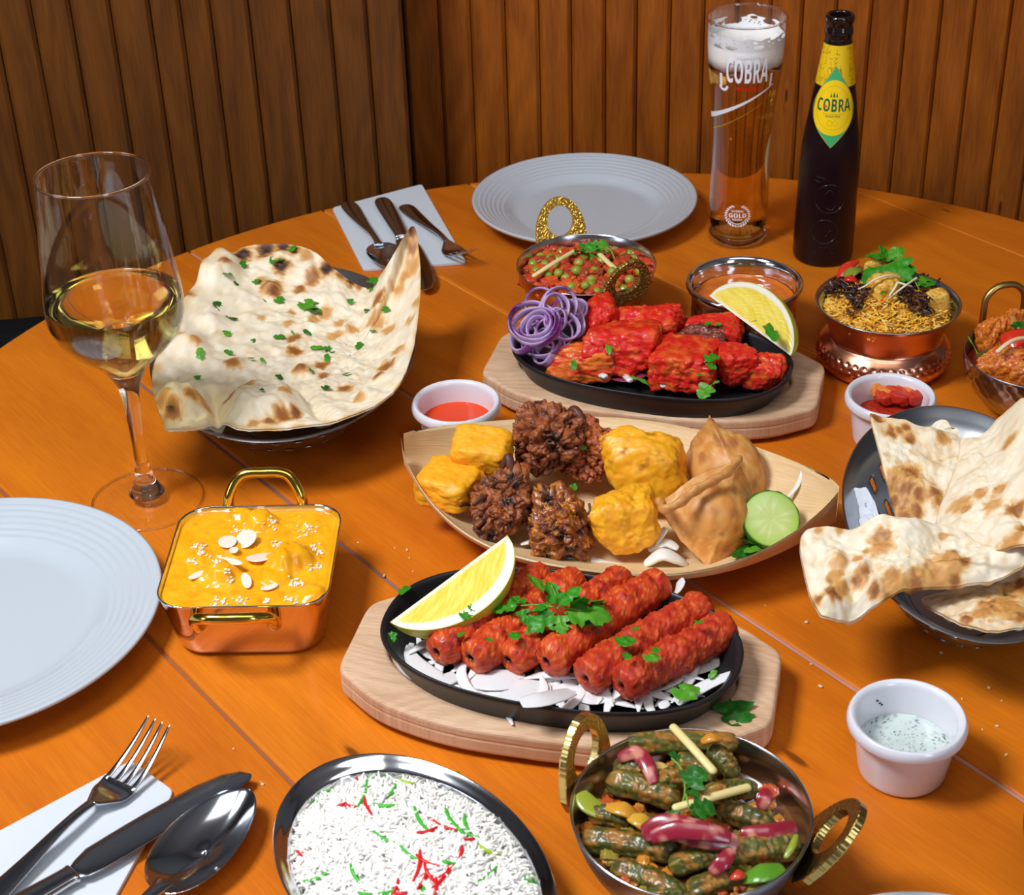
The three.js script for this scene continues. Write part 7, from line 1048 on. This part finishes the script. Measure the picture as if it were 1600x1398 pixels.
// ------------------------------------------------------------------ okra
{
  const C = V(0.0849, TOP, 0.4427), R = 0.0575, r = rng(505), top = (x, z) => 0.0400 + 0.006 * (1 - Math.pow(Math.hypot(x - C.x, z - C.z) / R, 2));
  const list = [pool(circle(0.0565, 72, C.x, C.z), TOP, (x, z) => top(x, z) - 0.003, 20, () => [0.16, 0.055, 0.010])];
  for (let k = 0; k < 150; k++) { const a = r() * TAU, q = Math.sqrt(r()) * 0.052, s = 0.0018 + r() * 0.0030, x = C.x + Math.cos(a) * q, z = C.z + Math.sin(a) * q, c0 = [[0.42, 0.12, 0.014], [0.58, 0.22, 0.02], [0.50, 0.08, 0.014], [0.30, 0.22, 0.03]][k % 4], g = lump({ size: [s, s * 0.6, s * 0.8], seed: k, detail: 5, rough: .35, freq: 1.8, tint: () => c0 }); g.rotateY(r() * 6); g.translate(x, TOP + top(x, z) - 0.001 + r() * 0.003, z); list.push(g); }
  const ms = solo('onion_masala', 'orange brown onion masala between the okra pieces', 'curry', joined(list), food(0.26, { clearcoat: 0.5, clearcoatRoughness: 0.15 })); ms.userData.kind = 'stuff';
  const okraMat = food(0.5, { specularIntensity: 0.6, clearcoat: 0.3, clearcoatRoughness: 0.1 });
  const okra = (where, a, b, h0, h1, d = .0135, S = 1, dark = 0.5) => {
    const A = P(...a, h0), B = P(...b, h1), g = tube([A, A.clone().lerp(B, 0.33).add(V(0, 0.001, 0)), A.clone().lerp(B, 0.66).add(V(0, 0.001, 0)), B], (t) => d * 0.43 * (1 - 0.16 * t), { seg: 40, rad: 40, shape: (t, q) => 1 + 0.07 * Math.cos(q * 6) + 0.03 * noise(t * 8, Math.cos(q) * 2 + S, Math.sin(q) * 2) });
    warp(g, (x, y, z) => { const k = 0.0005 * noise(x * 300, y * 300, z * 300); return [x + k, y + k, z + k]; });
    paint(g, (x, y, z, nx, ny, nz) => { const n = fbm(x * 80 + S, y * 80, z * 80), m = noise(x * 240, y * 240 + S, z * 240); let c = mix([0.105, 0.105, 0.016], [0.045, 0.050, 0.010], clamp(dark + n)); c = mix(c, [0.40, 0.16, 0.02], smooth(-0.15, 0.4, n + 0.35 * m) * 0.85); return mix(c, [0.30, 0.28, 0.05], smooth(0.5, 0.8, m) * 0.5); });
    solo('okra_piece', 'cut green okra piece ' + where, 'okra', g, okraMat, null, 0, 'okra pieces in the steel karahi bowl');
  };
  okra('lying along the back rim of the bowl', [995, 1164], [1138, 1160], .050, .052, .0150, 1, 0.3); okra('standing at the back right of the bowl', [1120, 1178], [1142, 1204], .054, .050, .0135, 2); okra('at the left, below the red onion strip', [968, 1222], [1048, 1248], .052, .052, .0165, 3, 0.3); okra('at the back left behind the red onion strip', [975, 1200], [1010, 1205], .052, .054, .0140, 4); okra('in the middle behind the coriander leaf', [1040, 1222], [1075, 1208], .056, .058, .0150, 5); okra('long, dark, across the front left', [928, 1312], [1042, 1330], .044, .048, .0160, 6, 0.8); okra('at the lower left along the front rim', [975, 1360], [1052, 1392], .040, .042, .0160, 7, 0.8); okra('in the middle of the front, pointing right', [1062, 1350], [1118, 1340], .048, .050, .0140, 8, 0.6); okra('thick, at the front right', [1150, 1334], [1232, 1322], .046, .046, .0200, 9, 0.4); okra('lying at the right inside the bowl, dark', [1140, 1270], [1195, 1288], .050, .050, .0150, 10, 0.8); okra('at the lower front, right of the middle', [1090, 1390], [1150, 1370], .042, .044, .0150, 11, 0.6); okra('behind the lower ginger stick', [1118, 1240], [1170, 1232], .052, .050, .0140, 12); okra('small, at the left rim under the green pepper', [935, 1272], [975, 1282], .048, .048, .0125, 13, 0.6); okra('low in the middle under the red onion', [1010, 1290], [1060, 1300], .046, .046, .0140, 14, 0.7); okra('at the bottom frame edge', [1030, 1400], [1080, 1402], .040, .040, .0150, 15, 0.7); okra('lying low at the back of the bowl', [1070, 1190], [1105, 1215], .050, .050, .0130, 16);
  const red = food(0.24, { clearcoat: 0.5, clearcoatRoughness: 0.12 }), rt = (x, y, z) => mix([0.30, 0.016, 0.035], [0.60, 0.22, 0.16], smooth(0.15, 0.65, noise(x * 90, y * 90, z * 90)));
  const ro = (w, p, wd = .012, t = .0035) => sliver('red_onion_piece', 'glossy red onion piece ' + w, 'onion', p, wd, t, red, 'red onion pieces on the okra', { taper: true, tint: rt, up: V(0, 0.8, 0.6) });
  ro('curved, at the back left of the okra bowl', [[968, 1184, .060], [992, 1176, .064], [1010, 1192, .064], [1022, 1222, .060]], .0085); ro('largest, in the middle front of the okra', [[1006, 1302, .058], [1040, 1290, .063], [1090, 1302, .063], [1150, 1318, .058]], .014, .0035); ro('below the largest, folded over it', [[1018, 1308, .062], [1060, 1296, .067], [1110, 1300, .067], [1140, 1308, .064]], .010, .003); ro('orange stained, at the far right of the okra bowl', [[1160, 1302, .054], [1200, 1302, .055], [1242, 1292, .052]], .010, .004); ro('torn, upright at the right rim', [[1188, 1262, .056], [1194, 1250, .060], [1200, 1234, .062]], .008, .0025); ro('small, in front of the thick okra', [[1112, 1362, .052], [1128, 1348, .056], [1145, 1328, .058]], .008, .003);
  const pp = (w, p, rgb, wd = .010) => sliver('pepper_strip', w, 'pepper', p, wd, .0035, mat({ rgb, roughness: 0.22, clearcoat: 0.5, clearcoatRoughness: 0.12 }), null, { taper: true });
  pp('yellow green pepper strip at the left rim of the okra bowl', [[908, 1240, .054], [920, 1256, .052], [948, 1272, .050]], [0.30, 0.34, 0.03], .012); pp('bright green pepper piece at the lower right of the okra bowl', [[1162, 1372, .046], [1190, 1364, .050], [1222, 1356, .048]], [0.10, 0.28, 0.02], .012); pp('orange yellow onion piece below the left okra', [[950, 1260, .054], [975, 1264, .056], [996, 1276, .052]], [0.66, 0.30, 0.03], .010); pp('orange yellow onion piece left of the coriander', [[985, 1276, .054], [1002, 1282, .055], [1015, 1296, .052]], [0.66, 0.36, 0.04], .010); pp('orange pepper piece on the back okra piece', [[1098, 1158, .064], [1112, 1152, .066], [1126, 1154, .064]], [0.62, 0.24, 0.02], .007); pp('thin green pepper thread at the right rim of the okra bowl', [[1228, 1338, .052], [1238, 1322, .054], [1244, 1306, .055]], [0.28, 0.34, 0.03], .004); pp('pale ginger coloured strip behind the red onion', [[1012, 1200, .056], [1030, 1197, .057], [1044, 1202, .056]], [0.74, 0.52, 0.14], .006); pp('small red pepper bit at the lower right of the okra', [[1140, 1370, .048], [1152, 1366, .050], [1162, 1366, .049]], [0.58, 0.05, 0.02], .007);
  ginger('long pale ginger stick standing at the back of the okra', [[1052, 1136, .066], [1080, 1166, .068], [1114, 1204, .066]], .0048); ginger('long pale ginger stick lying across the middle of the okra', [[1056, 1262, .066], [1110, 1246, .066], [1168, 1230, .062]], .0048);
  sprig('coriander_sprig', 'green coriander sprig in the middle of the okra', 'herb', 'coriander', [[[1072, 1232], [1098, 1196], .070, .078, 0.2, 0, 1.25], [[1072, 1234], [1092, 1240], .070, .072, -.2, 2, 1.1], [[1062, 1190], [1048, 1172], .070, .074, .2, 1], [[1075, 1262], [1108, 1270], .068, .064, .1, 1, 1.2], [[1080, 1266], [1120, 1258], .068, .068, .3, 0, 1.1], [[1064, 1268], [1036, 1276], .067, .064, 0, 1, 1.1], [[1066, 1270], [1060, 1282], .067, .063, .3, 0]], [[[1050, 1185, .072], [1064, 1200, .071], [1070, 1240, .068], [1060, 1268, .066]], [[1072, 1240, .069], [1076, 1262, .067]]], true);
}

// ------------------------------------------------------------------ crumbs on the table
{
  const r = rng(66), list = []; [[560, 848], [617, 857], [636, 860], [645, 893], [600, 900], [1196, 946], [1260, 973], [1267, 1038], [1282, 1073], [1470, 1020], [1565, 1095], [1545, 1075], [1503, 1092], [408, 1222], [365, 1170], [1572, 1180], [640, 872], [1535, 1140], [410, 1226], [1558, 1135]].forEach(([x, y]) => { const s = 0.0006 + r() * 0.0009, g = lump({ size: [s, s * 0.5, s * 0.7], seed: list.length, detail: 2, rough: .3, tint: () => [0.72, 0.56, 0.36] }), p = P(x, y, 0); g.rotateY(r() * 6); g.translate(p.x, p.y + s * 0.4, p.z); list.push(g); });
  solo('bread_crumbs', 'tiny pale crumbs scattered on the bare table planks', 'crumbs', joined(list), food(0.8)).userData.kind = 'stuff';
}

renderer.render(scene, camera);
